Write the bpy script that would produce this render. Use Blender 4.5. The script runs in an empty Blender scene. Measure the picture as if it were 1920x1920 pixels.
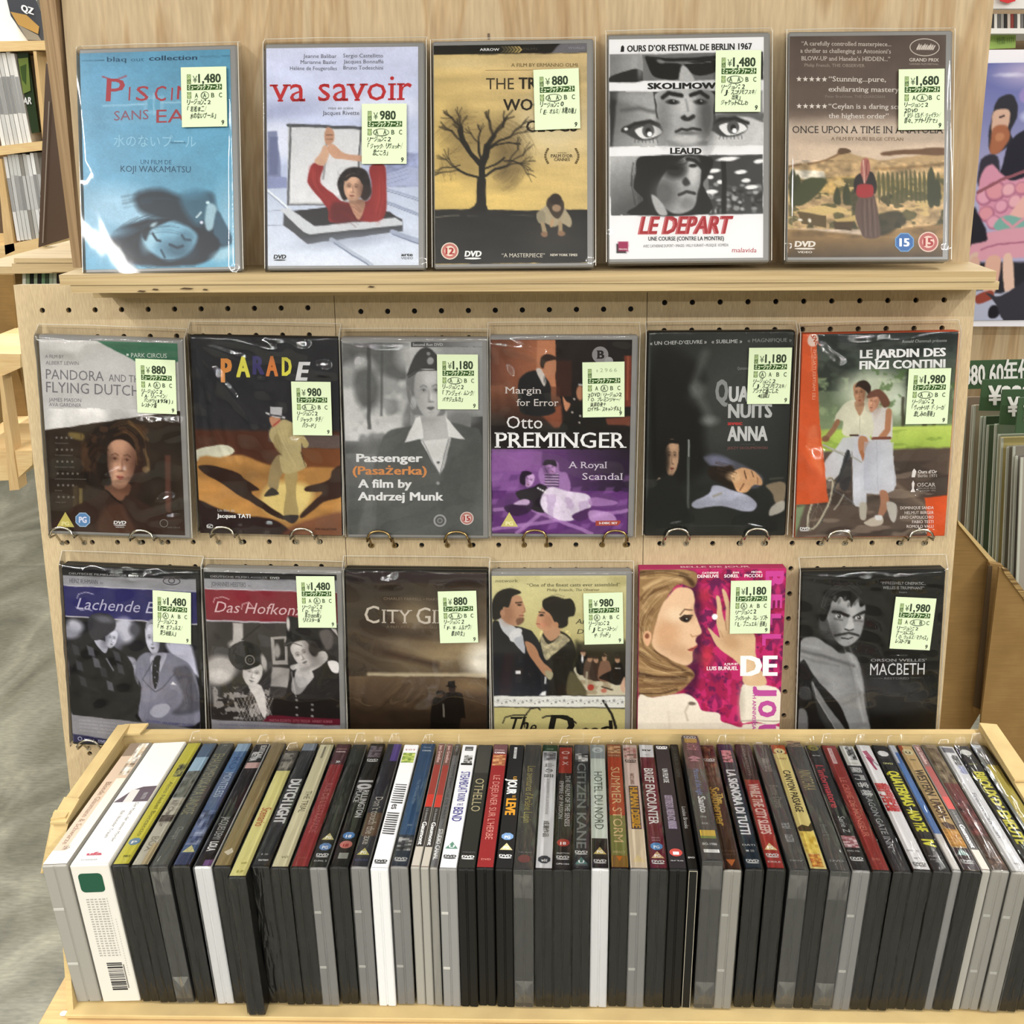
import bpy, bmesh, math, random
import numpy as np
from mathutils import Matrix, Vector, Euler

# ------------------------------------------------------------------ camera, world, lights, exposure
sc = bpy.context.scene
COL = sc.collection
Z0 = 650.0                      # height of the tray base above the floor, in mm
def M3(x, y, z): return Vector((x * .001, y * .001, (z + Z0) * .001))
CC = np.array([-10.4547, -755.8525, 694.6749])
AR = np.array([0.99947968, 0.0290194, -0.01407999])
AU = np.array([0.00380661, 0.32734949, 0.94489567])
AF = np.array([-0.03202938, 0.94445761, -0.3270687])
FL = 2138.79
cd = bpy.data.cameras.new('camera'); cam = bpy.data.objects.new('camera', cd); COL.objects.link(cam)
m = Matrix.Identity(4)
for i in range(3):
    m[i][0] = AR[i]; m[i][1] = AU[i]; m[i][2] = -AF[i]
m.translation = M3(*CC)
cam.matrix_world = m
cd.sensor_width = 36; cd.lens = FL / 1920 * 36; cd.clip_start = .01
sc.camera = cam
vs = sc.view_settings
vs.view_transform = 'Standard'; vs.look = 'None'; vs.gamma = 1; vs.use_curve_mapping = False
vs.exposure = -.12
sc.cycles.transparent_max_bounces = 16
sc.cycles.max_bounces = 5
sc.cycles.use_denoising = True
w = bpy.data.worlds.new('world'); sc.world = w; w.use_nodes = True
w.node_tree.nodes['Background'].inputs[0].default_value = (.95, .97, 1, 1)
w.node_tree.nodes['Background'].inputs[1].default_value = .25
TUBES = [(x, y) for x in (-1500, 1560) for y in (-4700, -3420, -2140, -860, 420, 1700)]
for x, y in TUBES:
    l = bpy.data.lights.new('tube_and_fill_light', 'AREA'); l.shape = 'RECTANGLE'
    l.size = .06; l.size_y = 1.2; l.energy = 24; l.color = (1, .985, .955)
    o = bpy.data.objects.new('tube_and_fill_light', l); COL.objects.link(o)
    o.location = M3(x, y, 1960)
for x in (-2800, -1400, 0, 1400, 2800):  # added cross rows: front fill and streaks in the film, unseen
    for y in (-3000, -5200, 2700):
        l = bpy.data.lights.new('tube_and_fill_light', 'AREA'); l.shape = 'RECTANGLE'
        l.size = 1.25; l.size_y = .07; l.energy = 44 if y < 0 else 27; l.color = (1, .985, .955)
        o = bpy.data.objects.new('tube_and_fill_light', l); COL.objects.link(o)
        o.location = M3(x, y, 1960)
# ------------------------------------------------------------------ helpers
def lin(c):
    c = np.asarray(c, float)
    return np.where(c <= .04045, c / 12.92, ((c + .055) / 1.055) ** 2.4)
def hx(s):
    if not isinstance(s, str): return np.asarray(s, float)
    if len(s) == 3: s = ''.join(a * 2 for a in s)
    return np.array([int(s[i:i + 2], 16) / 255 for i in (0, 2, 4)])
def L4(s): return tuple(lin(hx(s))) + (1,)
_mats = {}
def mat(key, col='888', rough=.5, metal=0, spec=.5, attr=False, coat=0, trans=0, bump=0, bscale=200):
    if key in _mats: return _mats[key]
    m = bpy.data.materials.new(key); m.use_nodes = True
    nt = m.node_tree; b = nt.nodes['Principled BSDF']
    b.inputs['Base Color'].default_value = L4(col)
    b.inputs['Roughness'].default_value = rough; b.inputs['Metallic'].default_value = metal
    b.inputs['Specular IOR Level'].default_value = spec; b.inputs['Coat Weight'].default_value = coat
    b.inputs['Coat Roughness'].default_value = .08
    if attr:
        a = nt.nodes.new('ShaderNodeAttribute'); a.attribute_name = 'Col'
        nt.links.new(a.outputs['Color'], b.inputs['Base Color'])
    if bump:
        tc = nt.nodes.new('ShaderNodeTexCoord'); n = nt.nodes.new('ShaderNodeTexNoise'); n.inputs['Scale'].default_value = bscale
        bp = nt.nodes.new('ShaderNodeBump'); bp.inputs['Strength'].default_value = bump; bp.inputs['Distance'].default_value = .001
        nt.links.new(tc.outputs['Object'], n.inputs['Vector']); nt.links.new(n.outputs['Fac'], bp.inputs['Height']); nt.links.new(bp.outputs['Normal'], b.inputs['Normal'])
    _mats[key] = m
    return m
def ramp(nt, stops):
    r = nt.nodes.new('ShaderNodeValToRGB'); e = r.color_ramp.elements
    while len(e) < len(stops): e.new(.5)
    for k, (p, c) in enumerate(stops): e[k].position = p; e[k].color = L4(c)
    return r
def noisemat(key, stops, scale=(1, 1, 1), nscale=5, detail=6, dist=0, rough=.6, bump=.1, bdist=.001, coord='Object', fine=0, fscale=(60, 60, 2), spec=.3):
    """wood, card, concrete: noise stretched along an axis, through a colour ramp, with an optional finer second grain"""
    if key in _mats: return _mats[key]
    m = bpy.data.materials.new(key); m.use_nodes = True; nt = m.node_tree; b = nt.nodes['Principled BSDF']
    tc = nt.nodes.new('ShaderNodeTexCoord'); mp = nt.nodes.new('ShaderNodeMapping'); mp.inputs['Scale'].default_value = scale
    n = nt.nodes.new('ShaderNodeTexNoise'); n.inputs['Scale'].default_value = nscale; n.inputs['Detail'].default_value = detail; n.inputs['Distortion'].default_value = dist
    r = ramp(nt, stops); lk = nt.links.new
    lk(tc.outputs[coord], mp.inputs['Vector']); lk(mp.outputs[0], n.inputs['Vector']); lk(n.outputs['Fac'], r.inputs[0])
    out = r.outputs[0]
    if fine:
        m2 = nt.nodes.new('ShaderNodeMapping'); m2.inputs['Scale'].default_value = fscale
        n2 = nt.nodes.new('ShaderNodeTexNoise'); n2.inputs['Scale'].default_value = 8; n2.inputs['Detail'].default_value = 4
        mx = nt.nodes.new('ShaderNodeMix'); mx.data_type = 'RGBA'; mx.blend_type = 'OVERLAY'; mx.inputs[0].default_value = fine
        lk(tc.outputs[coord], m2.inputs['Vector']); lk(m2.outputs[0], n2.inputs['Vector']); lk(out, mx.inputs[6]); lk(n2.outputs['Fac'], mx.inputs[7]); out = mx.outputs[2]
    bp = nt.nodes.new('ShaderNodeBump'); bp.inputs['Strength'].default_value = bump; bp.inputs['Distance'].default_value = bdist
    lk(n.outputs['Fac'], bp.inputs['Height']); lk(bp.outputs['Normal'], b.inputs['Normal']); lk(out, b.inputs['Base Color'])
    b.inputs['Roughness'].default_value = rough; b.inputs['Specular IOR Level'].default_value = spec
    _mats[key] = m
    return m
def filmmat(key, gl=.09, scale=(6, 6, 6), strength=.5, tint='fff', rough=.06, dist=1.2, haze=0):
    """clear bag film: mostly transparent, a little mirror-like, wrinkled by a stretched bump"""
    if key in _mats: return _mats[key]
    m = bpy.data.materials.new(key); m.use_nodes = True; nt = m.node_tree; lk = nt.links.new
    nt.nodes.remove(nt.nodes['Principled BSDF']); out = nt.nodes['Material Output']
    t = nt.nodes.new('ShaderNodeBsdfTransparent'); t.inputs[0].default_value = L4(tint)
    g = nt.nodes.new('ShaderNodeBsdfGlossy'); g.inputs['Roughness'].default_value = rough
    mx = nt.nodes.new('ShaderNodeMixShader')
    lw = nt.nodes.new('ShaderNodeFresnel'); lw.inputs['IOR'].default_value = 1.45
    ad = nt.nodes.new('ShaderNodeMath'); ad.operation = 'MULTIPLY_ADD'; ad.inputs[1].default_value = .85; ad.inputs[2].default_value = gl
    tc = nt.nodes.new('ShaderNodeTexCoord'); mp = nt.nodes.new('ShaderNodeMapping'); mp.inputs['Scale'].default_value = scale
    n = nt.nodes.new('ShaderNodeTexNoise'); n.inputs['Scale'].default_value = 3; n.inputs['Detail'].default_value = 1.5; n.inputs['Distortion'].default_value = dist
    bp = nt.nodes.new('ShaderNodeBump'); bp.inputs['Strength'].default_value = strength; bp.inputs['Distance'].default_value = .006
    lk(tc.outputs['Object'], mp.inputs['Vector']); lk(mp.outputs[0], n.inputs['Vector']); lk(n.outputs['Fac'], bp.inputs['Height'])
    lk(bp.outputs['Normal'], g.inputs['Normal'])
    base = t
    if haze:
        df = nt.nodes.new('ShaderNodeBsdfDiffuse'); df.inputs[0].default_value = (.85, .85, .82, 1); base = nt.nodes.new('ShaderNodeMixShader'); base.inputs[0].default_value = haze
        lk(t.outputs[0], base.inputs[1]); lk(df.outputs[0], base.inputs[2])
    lk(lw.outputs[0], ad.inputs[0]); lk(ad.outputs[0], mx.inputs[0]); lk(base.outputs[0], mx.inputs[1]); lk(g.outputs[0], mx.inputs[2]); lk(mx.outputs[0], out.inputs['Surface'])
    _mats[key] = m
    return m
class MB:
    """collects geometry (mm, local) into one mesh; per-vertex colour, per-face material"""
    def __init__(s): s.v = []; s.f = []; s.c = []; s.mi = []; s.n = 0
    def add(s, vs, fs, col='888', mi=0):
        vs = np.asarray(vs, float).reshape(-1, 3); c = lin(hx(col)) if not (isinstance(col, np.ndarray) and col.ndim == 2) else col
        s.v.append(vs); s.c.append(np.broadcast_to(c, (len(vs), 3)))
        for f in fs: s.f.append(tuple(int(i) + s.n for i in f)); s.mi.append(mi)
        s.n += len(vs)
    def box(s, x0, x1, y0, y1, z0, z1, col='888', mi=0, b=0):
        if b <= 0:
            v = [(x, y, z) for x in (x0, x1) for y in (y0, y1) for z in (z0, z1)]
            s.add(v, [(0, 1, 3, 2), (4, 6, 7, 5), (0, 4, 5, 1), (2, 3, 7, 6), (0, 2, 6, 4), (1, 5, 7, 3)], col, mi); return
        # chamfered box
        v = []; idx = {}
        for ix, x in enumerate((x0, x1)):
            for iy, y in enumerate((y0, y1)):
                for iz, z in enumerate((z0, z1)):
                    sx, sy, sz = (1, -1)[ix], (1, -1)[iy], (1, -1)[iz]
                    for a in range(3):
                        p = [x + sx * b, y + sy * b, z + sz * b]; p[a] = (x, y, z)[a]
                        idx[ix, iy, iz, a] = len(v); v.append(p)
        f = []
        for a in range(3):
            o = [i for i in range(3) if i != a]
            for k in (0, 1):
                q = []
                for u, w_ in ((0, 0), (1, 0), (1, 1), (0, 1)):
                    t = [0, 0, 0]; t[a] = k; t[o[0]] = u; t[o[1]] = w_; q.append(idx[tuple(t) + (a,)])
                f.append(q)
        for a in range(3):
            o = [i for i in range(3) if i != a]
            for u in (0, 1):
                for w_ in (0, 1):
                    t0 = [0, 0, 0]; t1 = [0, 0, 0]; t1[a] = 1
                    for t in (t0, t1): t[o[0]] = u; t[o[1]] = w_
                    f.append([idx[tuple(t0) + (o[0],)], idx[tuple(t1) + (o[0],)], idx[tuple(t1) + (o[1],)], idx[tuple(t0) + (o[1],)]])
        for ix in (0, 1):
            for iy in (0, 1):
                for iz in (0, 1): f.append([idx[ix, iy, iz, a] for a in range(3)])
        s.add(v, f, col, mi)
    def prism(s, pts, off, col='888', mi=0):
        """polygon pts (3-D) extruded by off"""
        p = np.asarray(pts, float); n = len(p); q = p + np.asarray(off, float)
        f = [tuple(range(n)), tuple(range(2 * n - 1, n - 1, -1))] + [(i, (i + 1) % n, n + (i + 1) % n, n + i) for i in range(n)]
        s.add(np.vstack([p, q]), f, col, mi)
    def tube(s, pts, r, col='888', mi=0, k=8):
        pts = [np.asarray(p, float) for p in pts]; v = []; n = len(pts); f = []
        up = np.array([0, 0, 1.]) 
        for i, p in enumerate(pts):
            t = pts[min(i + 1, n - 1)] - pts[max(i - 1, 0)]; t /= np.linalg.norm(t) + 1e-9
            a = np.cross(t, up); 
            if np.linalg.norm(a) < .1: a = np.cross(t, [1., 0, 0])
            a /= np.linalg.norm(a); b_ = np.cross(t, a)
            for j in range(k): v.append(p + r * (math.cos(2 * math.pi * j / k) * a + math.sin(2 * math.pi * j / k) * b_))
        for i in range(n - 1):
            for j in range(k): f.append((i * k + j, i * k + (j + 1) % k, (i + 1) * k + (j + 1) % k, (i + 1) * k + j))
        f.append(tuple(range(k))[::-1]); f.append(tuple(range((n - 1) * k, n * k)))
        s.add(v, f, col, mi)
    def build(s, name, mats, parent=None, smooth=False, fix=True, world=False):
        me = bpy.data.meshes.new(name)
        V = np.vstack(s.v) * .001
        if world: V = V + np.array([0, 0, Z0 * .001])
        me.from_pydata(V.tolist(), [], s.f)
        if not isinstance(mats, (list, tuple)): mats = [mats]
        for m_ in mats: me.materials.append(m_)
        if any(s.mi): me.polygons.foreach_set('material_index', s.mi)
        a = me.color_attributes.new('Col', 'FLOAT_COLOR', 'POINT')
        c = np.ones((s.n, 4), np.float32); c[:, :3] = np.vstack(s.c); a.data.foreach_set('color', c.ravel())
        if fix:
            bm = bmesh.new(); bm.from_mesh(me); bmesh.ops.recalc_face_normals(bm, faces=bm.faces); bm.to_mesh(me); bm.free()
        if smooth: me.polygons.foreach_set('use_smooth', [True] * len(me.polygons))
        me.update()
        o = bpy.data.objects.new(name, me); COL.objects.link(o)
        if parent: o.parent = parent
        return o
def tag(o, label=None, cat=None, group=None, kind=None):
    if label: o['label'] = label
    if cat: o['category'] = cat
    if group: o['group'] = group
    if kind: o['kind'] = kind
    return o
def thing(name, loc, label, cat, group=None, rot=None):
    o = bpy.data.objects.new(name, None); COL.objects.link(o); o.empty_display_size = .02
    o.location = M3(*loc)
    if rot is not None: o.rotation_euler = rot.to_euler() if isinstance(rot, Matrix) else rot
    return tag(o, label, cat, group)
def at(px, py, Y):
    """the point of the vertical plane y = Y that the camera sees at pixel (px, py)"""
    d = AF + (px - 960) / FL * AR - (py - 960) / FL * AU
    return CC + (Y - CC[1]) / d[1] * d
# ------------------------------------------------------------------ lettering
_tx = {}; ZO = {}
def glyphs(s, b=0., serif=0.):
    """flat letter shapes: verts with cap height 1 and baseline 0, faces, width"""
    k = (s, b, serif)
    if k in _tx: return _tx[k]
    B = max(b, 0); b = 0
    c = bpy.data.curves.new('lettering', 'FONT'); c.body = s; c.size = 1; c.resolution_u = 2
    o = bpy.data.objects.new('lettering', c); me = bpy.data.meshes.new_from_object(o)
    v = np.zeros(len(me.vertices) * 3); me.vertices.foreach_get('co', v); v = v.reshape(-1, 3)[:, :2]
    f = [tuple(p.vertices) for p in me.polygons]
    if serif and len(v):
        cnt = {}
        for p in f:
            for i in range(len(p)):
                e = (p[i], p[(i + 1) % len(p)]); q = tuple(sorted(e)); cnt[q] = cnt.get(q, 0) + 1
        add = []
        for (i, j), n in cnt.items():
            if n != 1: continue
            a, d = v[i], v[j]
            if abs(a[1] - d[1]) < .012 and .02 < abs(a[0] - d[0]) < .24 + b * 3:
                y = a[1]; lo = abs(y + b) < .04; hi = min(abs(y - b - q) for q in (.682, .5, .449, .71, .66)) < .03
                if lo or hi:
                    xa, xb = min(a[0], d[0]) - serif, max(a[0], d[0]) + serif
                    t = .05 + b; add.append((xa, xb, y, y + t) if lo else (xa, xb, y - t, y))
        for xa, xb, ya, yb in add:
            n = len(v); v = np.vstack([v, [(xa, ya), (xb, ya), (xb, yb), (xa, yb)]]); f.append((n, n + 1, n + 2, n + 3))
    bpy.data.objects.remove(o); bpy.data.curves.remove(c); bpy.data.meshes.remove(me)
    if len(v) == 0: v = np.zeros((1, 2))
    zo = np.zeros(len(v))
    if B >= .008:
        n = len(v); sh = [(-B, 0), (B, 0)] if B < .02 else [(-B, -B * .4), (B, -B * .4), (-B, B * .4), (B, B * .4), (0, 0)][:5 if B > .035 else 4]
        f = [tuple(i + n * k_ for i in p) for k_ in range(len(sh)) for p in f]; v = np.vstack([v + q for q in sh]); zo = np.repeat(np.arange(len(sh)), n) * .012
    x0 = v[:, 0].min(); v = v - [x0, 0]; W = v[:, 0].max() / .682 + 1e-6; v = v / .682
    _tx[k] = (v, f, W); ZO[id(v)] = zo
    return _tx[k]
# ------------------------------------------------------------------ printed pictures
class Art:
    """a printed sheet: a fine grid of coloured cells plus lettering; drawn in the coordinates of the quad q"""
    def __init__(s, q, pw, ph, bg='888', cell=.9):
        s.q = np.asarray(q, float); s.pw = pw; s.ph = ph
        s.nx = int(pw / cell) + 1; s.ny = int(ph / cell) + 1
        a, b = np.meshgrid(np.linspace(0, 1, s.nx), np.linspace(0, 1, s.ny))
        TL, TR, BR, BL = s.q
        P = (TL * ((1 - a) * (1 - b))[..., None] + TR * (a * (1 - b))[..., None] + BR * (a * b)[..., None] + BL * ((1 - a) * b)[..., None])
        s.X, s.Y = P[..., 0], P[..., 1]; s.A, s.B = a, b
        s.C = np.broadcast_to(hx(bg), (s.ny, s.nx, 3)).copy(); s.T = []
        s.px = np.linalg.norm(TR - TL) / s.nx
        s.rs = np.random.RandomState(7)
        if cell < 5:
            s.X = s.X + (s.fbm(11, 11, 91, 3) * 4 + s.fbm(3, 3, 92, 1) * 1.2) * s.px / 5; s.Y = s.Y + (s.fbm(11, 11, 93, 3) * 4 + s.fbm(3, 3, 94, 1) * 1.2) * s.px / 5
    def mixm(s, m, col, a=1.):
        m = np.clip(m, 0, 1)[..., None] * a; s.C = s.C * (1 - m) + hx(col) * m
    def poly(s, pts, col, soft=0, a=1., sm=0):
        p = np.asarray(pts, float).reshape(-1, 2)
        if sm:
            n = len(p); o = []
            for i in range(n):
                p0, p1, p2, p3 = p[i - 1], p[i], p[(i + 1) % n], p[(i + 2) % n]
                for t in np.arange(0, 1, 1 / 4):
                    o.append(.5 * (2 * p1 + (p2 - p0) * t + (2 * p0 - 5 * p1 + 4 * p2 - p3) * t * t + (3 * p1 - p0 - 3 * p2 + p3) * t ** 3))
            p = np.array(o)
        soft = max(soft, s.px); X, Y = s.X, s.Y; d2 = np.full(X.shape, 1e18); ins = np.zeros(X.shape, bool)
        for i in range(len(p)):
            x1, y1 = p[i - 1]; x2, y2 = p[i]; dx, dy = x2 - x1, y2 - y1
            t = np.clip(((X - x1) * dx + (Y - y1) * dy) / (dx * dx + dy * dy + 1e-9), 0, 1)
            d2 = np.minimum(d2, (X - x1 - t * dx) ** 2 + (Y - y1 - t * dy) ** 2)
            if dy: ins ^= ((y1 > Y) != (y2 > Y)) & (X < dx * (Y - y1) / dy + x1)
        d = np.sqrt(d2) * np.where(ins, 1, -1); s.mixm(d / soft + .5, col, a); return s
    def sp(s, pts, col, soft=0, a=1.): return s.poly(pts, col, soft, a, 1)
    def el(s, cx, cy, rx, ry, col, rot=0, soft=0, a=1.):
        soft = max(soft, s.px); c, n = math.cos(math.radians(rot)), math.sin(math.radians(rot))
        dx, dy = s.X - cx, s.Y - cy; u = (c * dx + n * dy) / rx; v = (-n * dx + c * dy) / ry
        s.mixm((1 - np.sqrt(u * u + v * v)) * min(rx, ry) / soft + .5, col, a); return s
    def ln(s, pts, wd, col, soft=0, a=1.):
        p = np.asarray(pts, float).reshape(-1, 2); soft = max(soft, s.px * .8); d2 = np.full(s.X.shape, 1e18)
        for i in range(1, len(p)):
            x1, y1 = p[i - 1]; dx, dy = p[i] - p[i - 1]
            t = np.clip(((s.X - x1) * dx + (s.Y - y1) * dy) / (dx * dx + dy * dy + 1e-9), 0, 1)
            d2 = np.minimum(d2, (s.X - x1 - t * dx) ** 2 + (s.Y - y1 - t * dy) ** 2)
        s.mixm((wd / 2 - np.sqrt(d2)) / soft + .5, col, a); return s
    def rc(s, x0, y0, x1, y1, col, soft=0, a=1.): return s.poly([(x0, y0), (x1, y0), (x1, y1), (x0, y1)], col, soft, a)
    def gr(s, p0, p1, c0, c1, a=1., box=None):
        p0, p1 = np.asarray(p0, float), np.asarray(p1, float); d = p1 - p0
        t = np.clip(((s.X - p0[0]) * d[0] + (s.Y - p0[1]) * d[1]) / (d @ d), 0, 1)[..., None]
        c = hx(c0) * (1 - t) + hx(c1) * t; m = 1. if box is None else ((s.X > box[0]) & (s.X < box[2]) & (s.Y > box[1]) & (s.Y < box[3]))[..., None]
        s.C = s.C * (1 - m * a) + c * m * a; return s
    def fbm(s, sx, sy, seed=0, oct=3):
        r = np.random.RandomState(seed); out = 0; amp = 1
        for o in range(oct):
            gx, gy = max(2, int(s.pw / sx * 2 ** o)), max(2, int(s.ph / sy * 2 ** o)); g = r.rand(gy + 2, gx + 2) - .5
            fx, fy = s.A * gx, s.B * gy; ix, iy = fx.astype(int), fy.astype(int); tx, ty = fx - ix, fy - iy
            tx, ty = tx * tx * (3 - 2 * tx), ty * ty * (3 - 2 * ty)
            out = out + amp * ((g[iy, ix] * (1 - tx) + g[iy, ix + 1] * tx) * (1 - ty) + (g[iy + 1, ix] * (1 - tx) + g[iy + 1, ix + 1] * tx) * ty); amp *= .5
        return out
    def nz(s, amp, sx=20, sy=20, seed=1, box=None, mono=True):
        """brightness mottling (sx, sy in mm)"""
        n = s.fbm(sx, sy, seed)[..., None] * amp
        if box is not None: n = n * ((s.X > box[0]) & (s.X < box[2]) & (s.Y > box[1]) & (s.Y < box[3]))[..., None]
        s.C = np.clip(s.C * (1 + n), 0, 1); return s
    def blob(s, thr, col, sx, sy, seed, soft=.08, box=None, a=1.):
        n = s.fbm(sx, sy, seed); m = (n - thr) / soft + .5
        if box is not None:
            e = 12 * s.px / 6; m = np.minimum(m, np.minimum(np.minimum(s.X - box[0], box[2] - s.X), np.minimum(s.Y - box[1], box[3] - s.Y)) / e)
        s.mixm(m, col, a); return s
    def grey(s):
        s.C = np.repeat(s.C.mean(axis=2, keepdims=True), 3, axis=2); return s
    def face(s, cx, cy, w, h, rot=0, skin='c9a284', dark='3a2018', side=1, eye=1, shade=.55, mouth='7a3a34', turn=0):
        """head w x h (half sizes), rot degrees, turn -1..1 moves the features sideways; side = lit side"""
        r = math.radians(rot); c, n = math.cos(r), math.sin(r); sk, dk = hx(skin), hx(dark)
        def P(u, v): return (cx + c * u * w - n * v * h, cy + n * u * w + c * v * h)
        mid = sk * .62 + dk * .38; hi = np.clip(sk * 1.16 + .02, 0, 1)
        s.sp([P(*q) for q in ((-.78, -.75), (0, -1), (.78, -.75), (.93, -.15), (.82, .4), (.5, .82), (.18, 1.02), (-.18, 1.02), (-.5, .82), (-.82, .4), (-.93, -.15))], skin, w * .1)
        s.el(*P(-.95 * side, .15), w * .5, h * .95, dark, rot, w * .8, shade).el(*P(0, 1.02), w * .6, h * .14, dark, rot, w * .35, shade * .6)
        s.el(*P(.42 * side, .25), w * .28, h * .2, hi, rot, w * .4, .5).el(*P(.12 * side, -.6), w * .45, h * .2, hi, rot, w * .4, .45)
        t = turn * .3
        for k in (-1, 1):
            f = 1 - .35 * (k * turn > 0) * abs(turn); ex = t + k * .38 * f
            s.el(*P(ex, -.1), w * .27 * f, h * .13, mid, rot, h * .12, .75)
            s.ln([P(ex + k * .2 * f, -.22), P(ex, -.29), P(ex - k * .2, -.23)], h * .04, dk, h * .05, .6 * eye)
            s.sp([P(ex - .17 * f, -.08), P(ex, -.14), P(ex + .17 * f, -.08), P(ex, -.04)], dk, h * .04, .8 * eye)
            s.el(*P(ex - .1 * f, -.07), w * .045, h * .025, hi, rot, h * .03, .55 * eye).el(*P(ex + .1 * f, -.07), w * .035, h * .022, hi, rot, h * .03, .5 * eye)
        s.sp([P(t * 1.3 - .04 * side, -.15), P(t * 1.5 - .17 * side, .25), P(t * 1.5 - .1 * side, .33), P(t * 1.4, .3)], mid, w * .12, .8)
        s.el(*P(t * 1.5 + .02, .36), w * .17, h * .04, dk * .6 + mid * .4, rot, h * .05, .7).el(*P(t * 1.5 + .05 * side, .2), w * .07, h * .12, hi, rot, w * .1, .6)
        m = hx(mouth)
        s.sp([P(t * 1.2 - .24, .59), P(t * 1.2 - .07, .54), P(t * 1.2, .56), P(t * 1.2 + .07, .54), P(t * 1.2 + .24, .59), P(t * 1.2, .7)], m, h * .04, .75)
        s.ln([P(t * 1.2 - .22, .6), P(t * 1.2, .61), P(t * 1.2 + .22, .6)], h * .025, dk, h * .03, .7).el(*P(t * 1.2, .77), w * .2, h * .035, mid, rot, h * .05, .6)
        return s
    def hair(s, pts, spread, n, cols, wd=3, a=.6, seed=1):
        """many fine strands that follow a path"""
        rs = np.random.RandomState(seed); p = np.asarray(pts, float); q = []
        for i in range(len(p) - 1):
            p0, p1, p2, p3 = p[max(i - 1, 0)], p[i], p[i + 1], p[min(i + 2, len(p) - 1)]
            for t in np.arange(0, 1, 1 / 3): q.append(.5 * (2 * p1 + (p2 - p0) * t + (2 * p0 - 5 * p1 + 4 * p2 - p3) * t * t + (3 * p1 - p0 - 3 * p2 + p3) * t ** 3))
        q = np.array(q + [p[-1]]); d = np.gradient(q, axis=0); d /= np.linalg.norm(d, axis=1)[:, None] + 1e-9; nm = np.stack([-d[:, 1], d[:, 0]], 1)
        for k in range(n):
            o = rs.uniform(-1, 1); i0 = rs.randint(0, max(1, len(q) // 2)); i1 = rs.randint(i0 + 2, len(q) + 1) if i0 + 2 < len(q) else len(q)
            tw = o * spread * np.linspace(.9, 1.1, len(q)) + rs.uniform(-.12, .12) * spread * np.sin(np.linspace(0, 5, len(q)) + rs.uniform(0, 6))
            s.ln((q + nm * tw[:, None])[i0:i1], wd * rs.uniform(.6, 1.6), cols[rs.randint(len(cols))], wd * 1.5, a * .62)
        return s
    def photo(s, grain=.06, mott=.1):
        """printed-photograph look: uneven tone and a little grain"""
        n = s.fbm(24, 24, 41)[..., None] * mott * .7 + s.fbm(3.2, 3.2, 43, 2)[..., None] * mott * .35 + (s.rs.rand(s.ny, s.nx, 1) - .5) * grain
        s.C = np.clip(s.C * (1 + n), 0, 1); return s
    def t(s, txt, x0, x1, y, h, col='fff', b=0., y2=None, sk=0., serif=0., rot=False, curve=0.):
        """lettering from x0 to x1, baseline y (to y2), cap height h; rot=True runs down the page from (y, x0) to x1"""
        s.T.append((txt, x0, x1, y, h, col, b, y if y2 is None else y2, sk, serif, rot, curve)); return s
    def txt_pts(s):
        for (txt, x0, x1, y, h, col, b, y2, sk, serif, rot, curve) in s.T:
            if isinstance(txt, tuple): yield np.asarray(txt[0], float), txt[1], col, 0.; continue
            v, f, W = glyphs(txt, b, serif); u = v[:, 0] / W; g = v[:, 1]
            if rot: X = y + g * h + u * (y2 - y); Y = x0 + u * (x1 - x0)
            else: X = x0 + u * (x1 - x0) + sk * g * h; Y = y + u * (y2 - y) - g * h + curve * 4 * u * (1 - u)
            yield np.stack([X, Y], 1), f, col, ZO[id(v)]
    def shp(s, pts, col):
        s.T.append(((pts, [tuple(range(len(pts)))]),) + (0, 0, 0, 0, col, 0, 0, 0, 0, False, 0)); return s
    def ring(s, cx, cy, rx, ry, col, wd=4, n=20):
        p = [(cx + (rx + k) * math.cos(a), cy + (ry + k) * math.sin(a)) for k in (0, wd) for a in np.linspace(0, 2 * math.pi, n, endpoint=False)]
        s.T.append(((p, [(i, (i + 1) % n, n + (i + 1) % n, n + i) for i in range(n)]),) + (0, 0, 0, 0, col, 0, 0, 0, 0, False, 0)); return s
    def loc(s, P):
        """quad coordinates -> sheet mm (x right, z up), origin at the centre of the sheet"""
        TL, TR, BR, BL = s.q; ab = np.full((len(P), 2), .5)
        for _ in range(6):
            a, b = ab[:, :1], ab[:, 1:]
            F_ = TL * (1 - a) * (1 - b) + TR * a * (1 - b) + BR * a * b + BL * (1 - a) * b - P
            da = (TR - TL) * (1 - b) + (BR - BL) * b; db = (BL - TL) * (1 - a) + (BR - TR) * a
            det = da[:, 0] * db[:, 1] - da[:, 1] * db[:, 0]
            ab = ab - np.stack([(F_[:, 0] * db[:, 1] - F_[:, 1] * db[:, 0]) / det, (da[:, 0] * F_[:, 1] - da[:, 1] * F_[:, 0]) / det], 1)
        return (ab[:, 0] - .5) * s.pw, (.5 - ab[:, 1]) * s.ph
    def emit(s, mb, cx, cz, y=0.):
        """sheet in the x-z plane facing -y, centre (cx, cz)"""
        nx, ny = s.nx, s.ny
        V = np.stack([(s.A - .5) * s.pw + cx, np.full(s.A.shape, y), (.5 - s.B) * s.ph + cz], -1).reshape(-1, 3)
        i = np.arange((ny - 1) * nx).reshape(ny - 1, nx)[:, :-1].ravel()
        mb.add(V, np.stack([i, i + nx, i + nx + 1, i + 1], 1).tolist(), lin(np.clip(s.C, 0, 1)).reshape(-1, 3)); k = 0
        for P, f, col, zo in s.txt_pts():
            x, z = s.loc(P); k += 1
            x = np.clip(x, -s.pw / 2, s.pw / 2); z = np.clip(z, -s.ph / 2, s.ph / 2)
            mb.add(np.stack([x + cx, y - .1 - .006 * k - zo + np.zeros(len(x)), z + cz], 1), f, col)
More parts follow.
